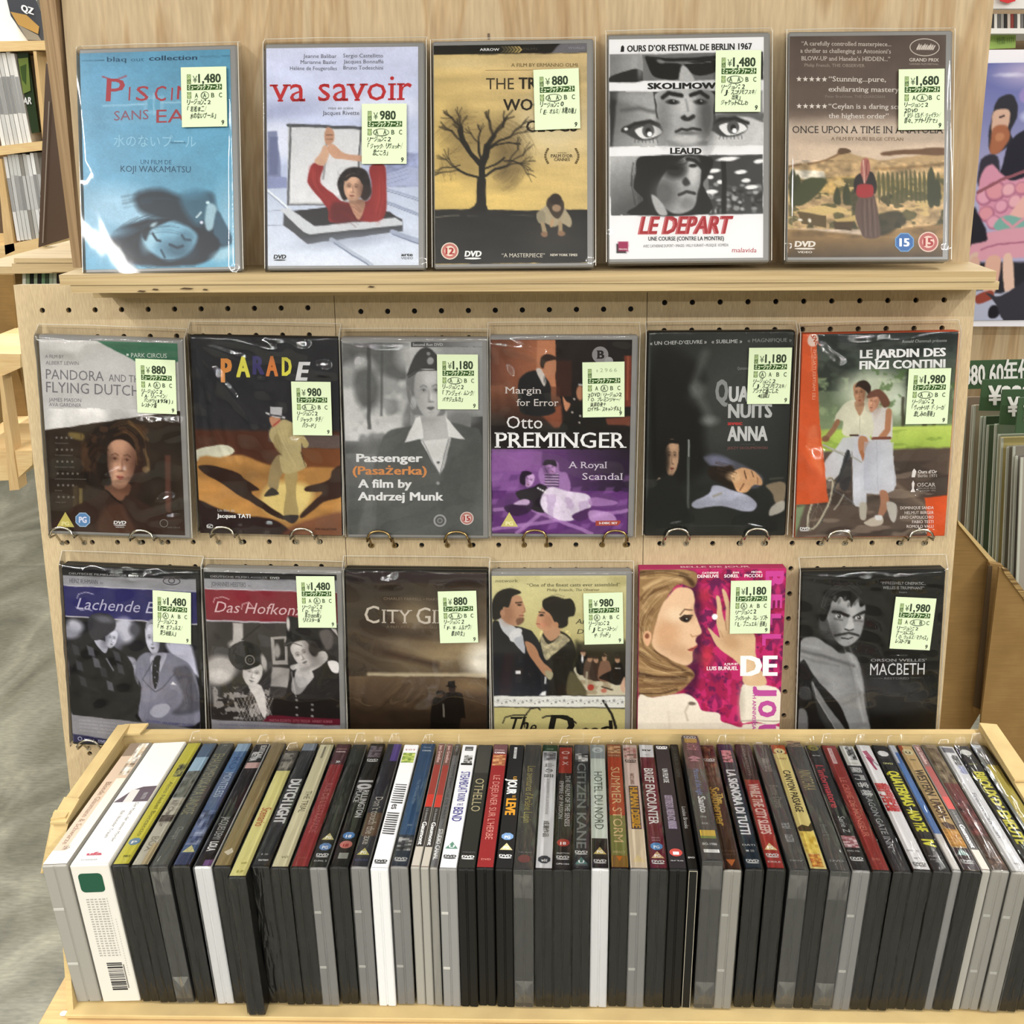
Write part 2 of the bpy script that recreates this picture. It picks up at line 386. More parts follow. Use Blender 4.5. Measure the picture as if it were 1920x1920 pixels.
    def dvd(s, x0, x1, y, h, col='fff', sub=None):
        s.t('DVD', x0, x1, y, h, col, .05, sk=.15)
        n = 16; cx, cy, rx, ry = (x0 + x1) / 2, y + h * .35, (x1 - x0) / 2, h * .17
        s.shp([(cx + rx * math.cos(a), cy + ry * math.sin(a)) for a in np.linspace(0, 2 * math.pi, n, endpoint=False)], col)
        if sub: s.t(sub, x0 + (x1 - x0) * .15, x1 - (x1 - x0) * .15, y + h * 1.15, h * .35, col, .02)
        return s
    def star(s, cx, cy, r, col='fff'):
        p = [(cx + (r if i % 2 == 0 else r * .42) * math.sin(i * math.pi / 5), cy - (r if i % 2 == 0 else r * .42) * math.cos(i * math.pi / 5)) for i in range(10)]
        s.T.append(((p + [(cx, cy)], [(i, (i + 1) % 10, 10) for i in range(10)]),) + (0, 0, 0, 0, col, 0, 0, 0, 0, False, 0)); return s
    def rate(s, kind, cx, cy, r, txt, col, tc='fff', bg=None):
        if kind == 'tri': s.shp([(cx - r * 1.15, cy + r), (cx + r * 1.15, cy + r), (cx, cy - r)], col)
        else:
            n = 8 if kind == 'oct' else 24; o = math.pi / 8 if n == 8 else 0
            P = lambda q: [(cx + q * math.cos(a + o), cy + q * math.sin(a + o)) for a in np.linspace(0, 2 * math.pi, n, endpoint=False)]
            s.shp(P(r), bg or 'dde'); s.shp(P(r * .88), col)
            if kind == 'cir': s.shp(P(r * .6), bg or 'eee')
        s.t(txt, cx - r * .5, cx + r * .5, cy + (r * .8 if kind == 'tri' else r * .38), r * (.5 if kind == 'tri' else .75), tc, .05); return s
# ------------------------------------------------------------------ the seventeen printed covers
def art_A1(a):
    a.gr((800, 300), (850, 1500), '5f9cbb', '6aa9c4').gr((800, 280), (850, 700), '4f8fae', '6ba6c2', 1, (400, 0, 1400, 700)).gr((460, 800), (1320, 900), '8fb9dc', '5b9fbd', .35)
    a.nz(.1, 30, 30, 2)
    a.el(700, 1180, 240, 120, 'a9c9dd', 8, 120, .8).el(1270, 1250, 60, 180, '9cc0d4', 0, 90, .7)
    a.ln([(590, 602), (1010, 575)], 7, 'a9cfe2', 8, .8).rc(812, 540, 920, 640, '8cbcd4', 6, .55).rc(830, 560, 902, 622, '5d9bb9', 6, .9).ln([(866, 530), (866, 645)], 8, '9cc6da', 6, .7)
    a.sp([(770, 1090), (900, 1060), (1060, 1110), (1180, 1080), (1215, 1180), (1290, 1350), (1200, 1380), (1060, 1290), (900, 1230), (790, 1180)], '14222f', 40, .95)
    a.sp([(1010, 1100), (1100, 1060), (1180, 1090), (1190, 1180), (1120, 1260), (1050, 1200)], '3f6f88', 40, .8)
    a.sp([(1165, 1140), (1215, 1160), (1205, 1260), (1170, 1290), (1150, 1230)], 'a8c8d6', 14, .9).el(1165, 1132, 10, 9, 'cfe6ee').ln([(1105, 1218), (1128, 1190)], 9, 'cfe6ee', 5).el(1133, 1245, 8, 8, 'eef')
    a.sp([(1215, 1180), (1250, 1220), (1305, 1350), (1240, 1365), (1200, 1300)], '35566b', 12)
    a.sp([(600, 1370), (660, 1290), (790, 1240), (900, 1230), (1200, 1310), (1220, 1420), (1100, 1480), (880, 1490), (700, 1470), (620, 1430)], '0e1a28', 18)
    a.sp([(810, 1290), (870, 1240), (960, 1230), (1080, 1280), (1110, 1340), (1060, 1420), (960, 1460), (860, 1420), (815, 1360)], '7fb0c8', 22)
    a.el(850, 1330, 40, 80, 'a6cbdc', 20, 40, .8).el(1000, 1400, 90, 50, '2a4d64', 10, 60, .7).el(1050, 1330, 50, 45, '335a70', 0, 40, .5)
    a.ln([(865, 1310), (885, 1345), (905, 1350)], 12, '14283a', 10).ln([(960, 1370), (1000, 1385), (1030, 1375)], 12, '14283a', 12).ln([(910, 1400), (930, 1440)], 10, '1b3548', 10).ln([(1025, 1315), (1040, 1340), (1070, 1345)], 10, '1b3548', 12)
    a.sp([(800, 1300), (830, 1250), (900, 1225), (980, 1225), (900, 1262), (850, 1290), (825, 1350)], '0e1a28', 14).hair([(640, 1380), (760, 1290), (900, 1240), (1050, 1250)], 60, 26, ['22384a', '0a1420', '304c60'], 4, .6, 3).hair([(640, 1420), (760, 1450), (900, 1480), (1100, 1470)], 30, 16, ['22384a', '0a1420'], 4, .6, 4).el(870, 1258, 22, 10, 'c5dfe8', -30, 10, .8).ln([(560, 1380), (650, 1420), (760, 1500)], 26, '1b3850', 24, .9).el(1260, 1420, 70, 30, 'a8cbd9', -20, 30, .8)
    a.el(640, 1310, 90, 26, '7fa9c2', -10, 40, .8).hair([(700, 1140), (850, 1110), (1000, 1120)], 40, 12, ['2a475c', '101c28'], 8, .4, 5).photo()
    a.ln([(478, 355), (596, 348)], 3, '27506a', 4).ln([(1115, 325), (1270, 318)], 3, '27506a', 4)
    a.t('blaq', 612, 716, 356, 26, '1d4a68', .01, 354).t('out', 740, 812, 353, 22, '2f6684', 0, 351).t('collection', 838, 1098, 348, 26, '163f5c', .02, 340)
    for s_, x0, x1, y, h in (('P', 605, 705, 575, 125), ('I', 728, 736, 570, 75), ('S', 768, 836, 570, 80), ('C', 868, 930, 570, 82), ('I', 958, 966, 566, 70), ('N', 990, 1060, 560, 74)): a.t(s_, x0, x1, y, h, 'a5343f', .01, sk=.05)
    a.ln([(588, 440), (650, 462), (716, 434)], 7, 'a5343f', 4)
    a.t('SANS', 650, 838, 682, 52, '8b5668', -.002, 672).t('EAU', 880, 1130, 692, 72, 'a03a44', .005, 684)
    a.t('水のないプール', 648, 1098, 822, 50, '93c4da').t('MIZUNO NAI PURU', 958, 1044, 806, 9, '2a5a78')
    a.t('UN FILM DE', 795, 965, 922, 24, '2c5d7b').t('KOJI WAKAMATSU', 686, 1070, 966, 34, '234f6d', .005)
def art_A2(a):
    a.gr((600, 200), (620, 1100), 'cfd3ea', 'b9c3dd').nz(.08, 40, 15, 3)
    a.el(180, 640, 230, 60, 'a3a9c8', -8, 90, .8).el(900, 620, 260, 70, 'e6e8f4', 0, 90, .7).el(200, 860, 200, 130, 'dfe2f0', 0, 90, .8)
    a.poly([(92, 1190), (1160, 1180), (1170, 1760), (90, 1760)], 'c9d0e0', 10).gr((600, 1200), (600, 1760), 'b9c3d8', 'dde3ee', .7, (0, 1200, 2000, 1770))
    a.poly([(95, 790), (160, 785), (190, 1040), (196, 1190), (95, 1190)], '7c83a2', 12).rc(110, 830, 170, 1100, '5d6488', 10, .6).poly([(95, 1110), (240, 1120), (240, 1200), (95, 1200)], '8a93b8', 8)
    a.poly([(930, 960), (1165, 940), (1165, 1190), (930, 1190)], '8b93b6', 20, .8).nz(.25, 6, 4, 5, (930, 940, 1170, 1190)).poly([(930, 1100), (1090, 1040), (1165, 1060), (1165, 1180), (930, 1180)], 'a9b1cc', 8, .9)
    for y in (1090, 1120, 1150): a.ln([(940, y + 20), (1090, y - 30)], 4, '7d86ab', 4, .7)
    a.poly([(240, 745), (770, 770), (740, 1310), (236, 1318)], 'c3c4c6', 8).poly([(268, 765), (750, 788), (725, 1290), (256, 1300)], 'd9dadd', 8).gr((260, 800), (740, 1300), 'b9bbc0', 'e6e6ea', .5, (268, 770, 725, 1295))
    a.ln([(240, 745), (775, 770)], 22, '4c4e54', 6).ln([(258, 745), (242, 1315)], 14, '56585e', 6).ln([(750, 780), (735, 1060)], 12, '54565c', 6).ln([(520, 800), (490, 1130)], 14, '7e7f82', 10, .8).ln([(240, 1316), (560, 1316)], 12, '6c6e74', 5)
    a.ln([(95, 1210), (400, 1480)], 14, 'e4e9f0', 5).ln([(100, 1228), (400, 1495)], 5, '7f889c', 5).ln([(90, 1362), (300, 1355)], 4, '8d95a8', 4).ln([(92, 1465), (380, 1450)], 4, '8d95a8', 4)
    a.ln([(930, 1200), (1165, 1275)], 14, 'a0a9c0', 5).ln([(925, 1290), (1165, 1380)], 16, '98a2ba', 5).ln([(930, 1215), (1165, 1290)], 4, '6b748c', 4).ln([(925, 1305), (1165, 1394)], 4, '6b748c', 4)
    a.poly([(210, 1370), (540, 1330), (920, 1360), (1050, 1420), (1055, 1505), (380, 1600), (210, 1460)], '47494f', 8)
    a.poly([(180, 1350), (250, 1340), (430, 1470), (1000, 1410), (1050, 1440), (1050, 1462), (400, 1530), (350, 1510)], 'c9ccd2', 6)
    a.poly([(290, 1360), (560, 1330), (960, 1370), (1000, 1400), (430, 1465)], '2e2c30', 8)
    a.ln([(550, 1570), (840, 1756)], 34, 'b4bccb', 5).ln([(565, 1590), (820, 1756)], 8, '6d7892', 4).ln([(980, 1510), (1168, 1580)], 34, 'a2abc0', 5).ln([(985, 1530), (1168, 1600)], 8, '69748e', 4)
    a.el(700, 1570, 330, 40, '8e97aa', -6, 60, .5)
    a.sp([(415, 1020), (490, 1040), (470, 1150), (560, 1240), (640, 1300), (800, 1290), (830, 1180), (815, 1040), (920, 1030), (935, 1180), (915, 1420), (720, 1430), (540, 1440), (520, 1340), (390, 1180), (378, 1120)], '8c2a2c', 10)
    a.sp([(560, 1300), (720, 1340), (760, 1420), (560, 1440)], '561a1f', 30, .8).el(880, 1230, 30, 150, 'a33a38', 0, 40, .7).el(430, 1120, 30, 70, 'a33a38', -20, 30, .7)
    a.sp([(425, 1010), (495, 1035), (530, 930), (500, 890), (470, 940)], 'caa58c', 8).sp([(500, 790), (520, 760), (560, 790), (562, 860), (520, 890), (498, 850)], 'b98f76', 8)
    a.sp([(520, 900), (560, 880), (640, 950), (770, 970), (775, 1010), (620, 990), (560, 980), (525, 940)], 'c59b82', 8).ln([(510, 820), (555, 815)], 4, '6e4a3a', 4).ln([(508, 845), (553, 845)], 4, '6e4a3a', 4)
    a.sp([(590, 1150), (640, 1070), (720, 1045), (790, 1070), (820, 1150), (825, 1240), (780, 1290), (720, 1240), (640, 1290), (605, 1230)], '211a1c', 12).nz(.2, 4, 4, 8, (590, 1045, 820, 1290))
    a.sp([(680, 1290), (780, 1290), (770, 1380), (735, 1420), (690, 1350)], 'b78d74', 8)
    a.face(703, 1195, 72, 100, 3, 'c8a288', '3a221e', -1, turn=-.25)
    a.sp([(640, 1130), (700, 1095), (780, 1120), (800, 1180), (770, 1170), (740, 1125), (690, 1120), (650, 1150)], '1e1719', 8)
    for k in range(17): a.el(704 + 96 * math.cos(k * .24 + 2.75), 1160 + 90 * math.sin(k * .24 + 2.75), 17, 15, ('1a1416', '2c2224', '120e10')[k % 3], 0, 7, .9)
    a.hair([(430, 1060), (440, 1180), (560, 1330)], 30, 14, ['6f1f22', 'a53c38', '9a3230'], 5, .5, 2).hair([(880, 1060), (890, 1250), (860, 1400)], 34, 14, ['6f1f22', 'a53c38', 'b04440'], 5, .5, 3).hair([(640, 1330), (760, 1430)], 60, 10, ['45151a', '8a2c2e'], 5, .5, 4).photo(.05, .07)
    for s_, x0, x1, y in (('Jeanne Balibar', 345, 578, 268), ('Marianne Basler', 326, 578, 311), ('Hélène de Fougerolles', 252, 580, 355), ('Sergio Castellitto', 624, 902, 264), ('Jacques Bonnaffé', 626, 906, 306), ('Bruno Todeschini', 626, 902, 350)): a.t(s_, x0, x1, y, 27, '4a4a55')
    a.t('va savoir', 110, 1106, 578, 182, 'b5272c', .004, 566, serif=.055)
    a.t('mise en scène', 522, 697, 634, 20, '666').t('Jacques Rivette', 482, 740, 674, 30, '3a3a44')
    a.dvd(140, 228, 1705, 28, '222').t('arte', 1043, 1126, 1687, 22, '222', .04).t('VIDEO', 1043, 1128, 1710, 17, '333')
def art_A3(a):
    a.gr((600, 250), (620, 1360), 'bfa878', 'd3b873').gr((1100, 700), (300, 1300), 'cdb88c', 'd6bb6c', .5).nz(.12, 45, 7, 4)
    a.el(900, 760, 260, 200, 'd8ccae', 0, 200, .6).el(250, 300, 220, 40, 'd2c094', 0, 50, .6)
    a.poly([(60, 170), (1150, 155), (1147, 228), (60, 240)], '14110d', 5).poly([(965, 158), (1150, 155), (1147, 224), (895, 229)], '6c6a70', 5)
    a.poly([(65, 1355), (330, 1350), (700, 1362), (1150, 1350), (1145, 1740), (70, 1752)], '1d1b1a', 8).nz(.5, 30, 8, 6, (60, 1360, 1150, 1750)).ln([(75, 1408), (240, 1395)], 8, '8a8478', 8, .7).ln([(300, 1400), (370, 1402)], 5, '6a655c', 6, .7).ln([(600, 1392), (760, 1396)], 5, '6a655c', 6, .6)
    a.el(900, 1580, 200, 120, '33302b', 0, 120, .7)
    rs = random.Random(3)
    def br(x, y, an, L, wd, d):
        x2, y2 = x + L * math.cos(an), y - L * math.sin(an); xm, ym = x + L * .5 * math.cos(an + .15), y - L * .5 * math.sin(an + .15)
        a.ln([(x, y), (xm, ym), (x2, y2)], wd, '1a1611', 5 if d < 2 else 9, 1 if d < 2 else .75)
        if d < 3:
            for _ in range(3 if d else 2): br(x2, y2, an + rs.uniform(-.75, .75), L * rs.uniform(.55, .8), wd * .55, d + 1)
    for x, y, rx, ry, al in ((300, 800, 190, 150, .25), (560, 800, 130, 130, .3), (600, 1000, 130, 130, .45), (180, 1030, 120, 90, .25), (330, 1080, 90, 80, .3), (560, 1130, 80, 70, .35), (240, 680, 70, 80, .25), (400, 930, 200, 120, .2)): a.el(x, y, rx, ry, '4a3a24', 0, 110, al)
    for x, y, an, L, wd in ((385, 1010, 2.2, 170, 30), (420, 980, 1.15, 170, 34), (430, 1110, .45, 170, 18), (375, 1120, 2.75, 150, 16), (300, 900, 1.8, 150, 16), (470, 900, .5, 150, 16), (400, 1000, 1.7, 130, 16), (560, 1000, -.2, 110, 9), (250, 1030, 3.3, 130, 8)): br(x, y, an, L, wd, 1)
    a.ln([(410, 1300), (405, 1150), (400, 1050), (425, 980), (440, 900)], 46, '15120e', 6).ln([(400, 1050), (330, 960), (260, 860), (245, 780)], 24, '15120e', 6).ln([(425, 1060), (500, 1030), (560, 980)], 14, '15120e', 6).ln([(440, 930), (500, 890), (590, 870), (670, 880)], 12, '15120e', 6)
    a.sp([(368, 1130), (432, 1130), (424, 1280), (440, 1365), (300, 1362), (365, 1300)], '15120e', 6)
    a.hair([(120, 900), (260, 780), (420, 760)], 120, 60, ['5a482c', '463820'], 2.5, .35, 6).hair([(480, 760), (620, 860), (680, 1000)], 120, 60, ['5a482c', '463820'], 2.5, .35, 7).hair([(180, 1150), (160, 1000), (260, 960)], 70, 30, ['5a482c', '463820'], 2.5, .35, 8).hair([(520, 1180), (620, 1100), (650, 960)], 80, 40, ['5a482c', '463820'], 2.5, .35, 9)
    a.sp([(850, 1330), (880, 1270), (960, 1270), (975, 1330), (1030, 1420), (1020, 1480), (960, 1450), (910, 1480), (850, 1450), (800, 1440), (790, 1380)], 'a79a80', 8)
    a.sp([(855, 1310), (880, 1260), (970, 1290), (975, 1360), (940, 1420), (900, 1400), (870, 1350)], '3b2f26', 8).el(918, 1280, 44, 44, '2b1f18', 0, 8).el(925, 1345, 30, 26, '9d8268', 0, 8)
    a.sp([(790, 1380), (840, 1370), (850, 1450), (800, 1450)], '8f866f', 6).ln([(830, 1455), (842, 1520)], 30, 'a28e6e', 6).ln([(955, 1450), (955, 1515)], 30, 'a28e6e', 6).el(838, 1535, 24, 20, '8a6a52').el(962, 1528, 26, 20, '8a6a52').ln([(900, 1430), (890, 1475)], 18, 'b5936f', 6)
    a.photo(.05, .06)
    a.t('ARROW', 392, 530, 212, 18, 'ddd', .02).t('FILMS', 700, 800, 206, 15, '4a463e').t('WORLD', 1015, 1130, 200, 16, '9a98a0')
    for k in range(6): a.shp([(540 + k * 23, 180), (556 + k * 23, 180), (578 + k * 23, 204), (556 + k * 23, 226), (540 + k * 23, 226), (562 + k * 23, 204)], ('4a4334', '5a513a', '6b6040', '7e7048', '978553', 'a8935c')[k])
    a.t('A FILM BY ERMANNO OLMI', 612, 1082, 326, 24, '6b5a34', serif=.03).shp([(430, 350), (1085, 346), (1085, 349), (430, 353)], '8a784c')
    a.t('THE', 435, 632, 488, 80, '3a3020').t('TREE', 665, 890, 485, 80, '261e14', .03).t('OF', 920, 1000, 482, 80, '3a3020')
    a.t('WOODEN', 555, 1080, 640, 80, '261e14', .022, 636).t('CLOGS', 715, 1075, 795, 80, '261e14', .022, 790)
    a.t('PALM D’OR', 888, 1042, 978, 22, '4a3c22', .02, serif=.04).t('CANNES', 910, 1022, 1004, 20, '4a3c22', .02, serif=.04).t('WINNER', 935, 1000, 950, 9, '6a5a34')
    for k in (-1, 1):
        for i in range(8):
            an = (i - 3.5) * .27; x, y = 966 + k * (118 - 26 * abs(math.sin(an)) ** 1.6), 970 + 62 * math.sin(an)
            a.shp([(x - 9 * k, y - 9), (x + 7 * k, y - 8), (x + 5 * k, y + 7), (x - 10 * k, y + 3)], '6b5a34')
    a.rate('cir', 175, 1655, 62, '12', 'c0736c', 'a8272a', 'e3d8c6').dvd(278, 396, 1695, 40, 'eee').t('“A MASTERPIECE”', 540, 842, 1700, 28, 'd8d2c4', .004, serif=.04).t('NEW YORK TIMES', 880, 1070, 1692, 17, 'd8d2c4', .03, serif=.03)
def art_A4(a):
    a.rc(0, 0, 2000, 2000, 'e9e8ea')
    # strip 1
    a.poly([(92, 238), (1200, 215), (1198, 410), (95, 430)], '8d8d8d', 4).gr((90, 300), (330, 300), '7a7a7a', 'a5a5a5', 1, (90, 236, 330, 428)).sp([(95, 400), (250, 345), (330, 360), (330, 430), (95, 440)], '1f1f1f', 8)
    a.poly([(330, 236), (860, 225), (850, 418), (560, 424), (330, 426)], '6d6d6d', 10).sp([(360, 250), (480, 290), (580, 300), (630, 330), (600, 400), (540, 420), (420, 400), (370, 330)], '0e0e0e', 10).sp([(640, 300), (850, 270), (860, 350), (800, 380), (720, 385), (660, 350)], '111', 10)
    a.ln([(360, 260), (560, 275), (700, 270), (860, 255)], 24, '161616', 10).sp([(610, 320), (660, 340), (700, 424), (600, 424)], 'b5b5b5', 14).el(460, 285, 30, 14, '999', 10, 10, .7).ln([(820, 290), (640, 300)], 5, '888', 5).el(310, 330, 20, 80, '888', 0, 20, .7)
    a.poly([(1180, 215), (1200, 215), (1200, 410), (1180, 410)], '151515', 4)
    # strip 2
    a.poly([(92, 508), (1195, 490), (1195, 885), (92, 902)], '9c9c9c', 4).gr((100, 600), (420, 700), '5a5a5a', 'bdbdbd', .9, (92, 506, 430, 900)).poly([(92, 508), (150, 508), (130, 700), (110, 900), (92, 902)], '2b2b2b', 20)
    a.el(300, 560, 150, 40, 'aaa', 8, 40, .8).ln([(180, 640), (300, 625), (420, 650)], 26, '555', 24, .8).el(880, 800, 260, 110, 'dadada', 0, 80, .9).poly([(860, 660), (1195, 655), (1195, 885), (850, 885)], 'c8c8c8', 20)
    a.sp([(860, 740), (950, 690), (1080, 680), (1190, 720), (1195, 700), (1195, 655), (870, 665)], '4b4b4b', 16, .8)
    for cx, cy, k in ((365, 795, 1), (975, 765, -1)):
        a.sp([(cx - 190, cy - 20), (cx - 80, cy - 70), (cx + 40, cy - 65), (cx + 110, cy - 10), (cx + 60, cy + 45), (cx - 50, cy + 62), (cx - 130, cy + 30)], '3d3d3d', 14)
        a.sp([(cx - 95, cy - 12), (cx - 20, cy - 42), (cx + 60, cy - 38), (cx + 105, cy + 4), (cx + 40, cy + 38), (cx - 40, cy + 48)], 'e6e6e6', 6).el(cx + 5, cy - 8, 44, 48, '555', 0, 8).el(cx + 5, cy - 5, 20, 22, '151515', 0, 6).el(cx + 16, cy + 16, 17, 17, 'fff', 0, 5)
        a.ln([(cx - 180, cy - 10), (cx - 90, cy - 62), (cx + 20, cy - 75), (cx + 110, cy - 40)], 26, '222', 14)
        for i in range(7): a.ln([(cx - 90 + i * 26, cy + 48), (cx - 98 + i * 28, cy + 76)], 6, '444', 6, .8)
    a.el(205, 775, 26, 22, '222', 0, 8).el(208, 775, 14, 12, 'eee')
    a.poly([(405, 503), (860, 496), (850, 700), (835, 740), (460, 720), (430, 690)], '151515', 6)
    a.sp([(450, 500), (820, 496), (840, 640), (830, 760), (780, 850), (760, 893), (515, 898), (500, 830), (450, 720), (430, 600)], 'a9a9a9', 10).poly([(500, 860), (800, 860), (790, 893), (515, 898)], '8a8a8a', 20)
    a.el(790, 680, 60, 190, '4a4a4a', 0, 70, .85).el(480, 700, 50, 150, '6a6a6a', 0, 60, .6).el(640, 590, 60, 90, 'c9c9c9', 0, 60, .7).el(650, 850, 80, 36, 'cfcfcf', 0, 30, .8)
    a.ln([(478, 545), (520, 512), (610, 530)], 30, '141414', 12).ln([(680, 530), (750, 505), (800, 540)], 28, '141414', 12)
    for cx in (545, 745): a.el(cx, 578, 48, 20, '333', 0, 10).el(cx, 576, 24, 18, '0a0a0a', 0, 6).el(cx + 8, 570, 6, 5, 'ddd', 0, 4)
    a.sp([(600, 690), (630, 670), (650, 690), (690, 668), (706, 690), (670, 715), (630, 715)], '222', 12).ln([(640, 560), (655, 640)], 14, '777', 16, .7).ln([(570, 790), (610, 770), (650, 778), (690, 768), (742, 778)], 18, '252525', 10).el(655, 800, 70, 12, '555', 0, 14, .7)
    # strip 3
    a.poly([(92, 975), (1192, 955), (1190, 1380), (92, 1400)], '777', 4).gr((100, 1000), (270, 1300), 'bbb', '555', 1, (92, 972, 420, 1398)).poly([(800, 960), (1192, 955), (1190, 1380), (800, 1390)], '3b3b3b', 10)
    rs = random.Random(5)
    for i in range(70): a.el(rs.uniform(800, 1185), rs.uniform(1170, 1370), rs.uniform(8, 26), rs.uniform(8, 18), ('aaa', 'ccc', '777', '222', '555')[rs.randrange(5)], 0, 12, .8)
    for x, y, rx in ((840, 1070, 46), (1035, 1080, 42), (815, 1118, 22), (1110, 1190, 46), (1165, 1003, 36), (880, 1152, 20), (1070, 1142, 32), (820, 1225, 44), (940, 985, 80)): a.el(x, y, rx, 15, 'f2f2f2', -6, 6)
    a.rc(893, 1000, 928, 1385, '141414', 6)
    a.sp([(290, 985), (420, 965), (810, 970), (800, 1100), (760, 1180), (800, 1380), (240, 1395), (280, 1330), (330, 1280), (260, 1200), (280, 1080)], '121212', 10)
    a.sp([(540, 1040), (640, 970), (740, 1020), (745, 1140), (720, 1240), (690, 1340), (600, 1385), (520, 1370), (440, 1290), (430, 1200), (480, 1100)], '9d9d9d', 14)
    a.el(690, 1080, 40, 90, 'dcdcdc', 10, 40, .8).el(480, 1240, 90, 110, '4f4f4f', 0, 80, .8).el(560, 1060, 80, 70, '1c1c1c', 0, 50, .9).ln([(650, 990), (700, 1000), (760, 1050)], 30, '151515', 14)
    a.el(545, 1050, 44, 18, '0c0c0c', 0, 10).el(690, 1040, 30, 14, '151515', 0, 8).sp([(610, 1150), (640, 1120), (670, 1170), (630, 1185)], '333', 16).ln([(585, 1250), (640, 1228), (700, 1240)], 22, '2b2b2b', 10).el(640, 1310, 50, 40, '666', 0, 30, .5).sp([(390, 1250), (430, 1270), (480, 1330), (500, 1390), (440, 1390), (400, 1320)], 'a9a9a9', 12)
    a.hair([(300, 1020), (290, 1180), (330, 1360)], 60, 20, ['2e2e2e', '080808'], 5, .6, 3).hair([(520, 980), (600, 1000), (640, 960)], 40, 12, ['2e2e2e', '080808'], 5, .5, 4)
    C0 = a.C.copy(); a.photo(.06, .14); m_ = (C0.mean(axis=2, keepdims=True) > .885); a.C = np.where(m_, C0, a.C)
    a.t('OURS D’OR FESTIVAL DE BERLIN 1967', 220, 1120, 218, 44, '1d1d20', .035, 197).shp([(172, 220), (178, 180), (190, 170), (200, 185), (198, 218)], '1d1d20')
    a.t('SKOLIMOWSKI', 365, 980, 486, 42, '141416', .05, 478).t('LEAUD', 525, 752, 952, 42, '141416', .05)
    a.t('LE DEPART', 292, 950, 1534, 122, 'a3222c', .05, 1524, sk=.22).t('LE DEPART', 286, 944, 1536, 122, 'c4686c', .05, 1526, sk=.22)
    a.T[-1], a.T[-2] = a.T[-2], a.T[-1]
    a.t('UNE COURSE (CONTRE LA MONTRE)', 362, 908, 1584, 28, '222', .03, 1576).t('AVEC CATHERINE DUPORT • IMAGES : WILLY KURANT • MUSIQUE : KOMEDA', 325, 940, 1634, 20, '444', 0, 1620)
    a.t('malavida', 962, 1140, 1662, 32, 'b0343a', 0, sk=.15, serif=.03).rc(146, 1596, 218, 1664, '9b1b50', 3).rc(132, 1610, 205, 1680, '2a2024', 3).rc(146, 1594, 218, 1664, '9b1b50', 3).t('PRINCIPAL', 150, 212, 1652, 10, 'fff')
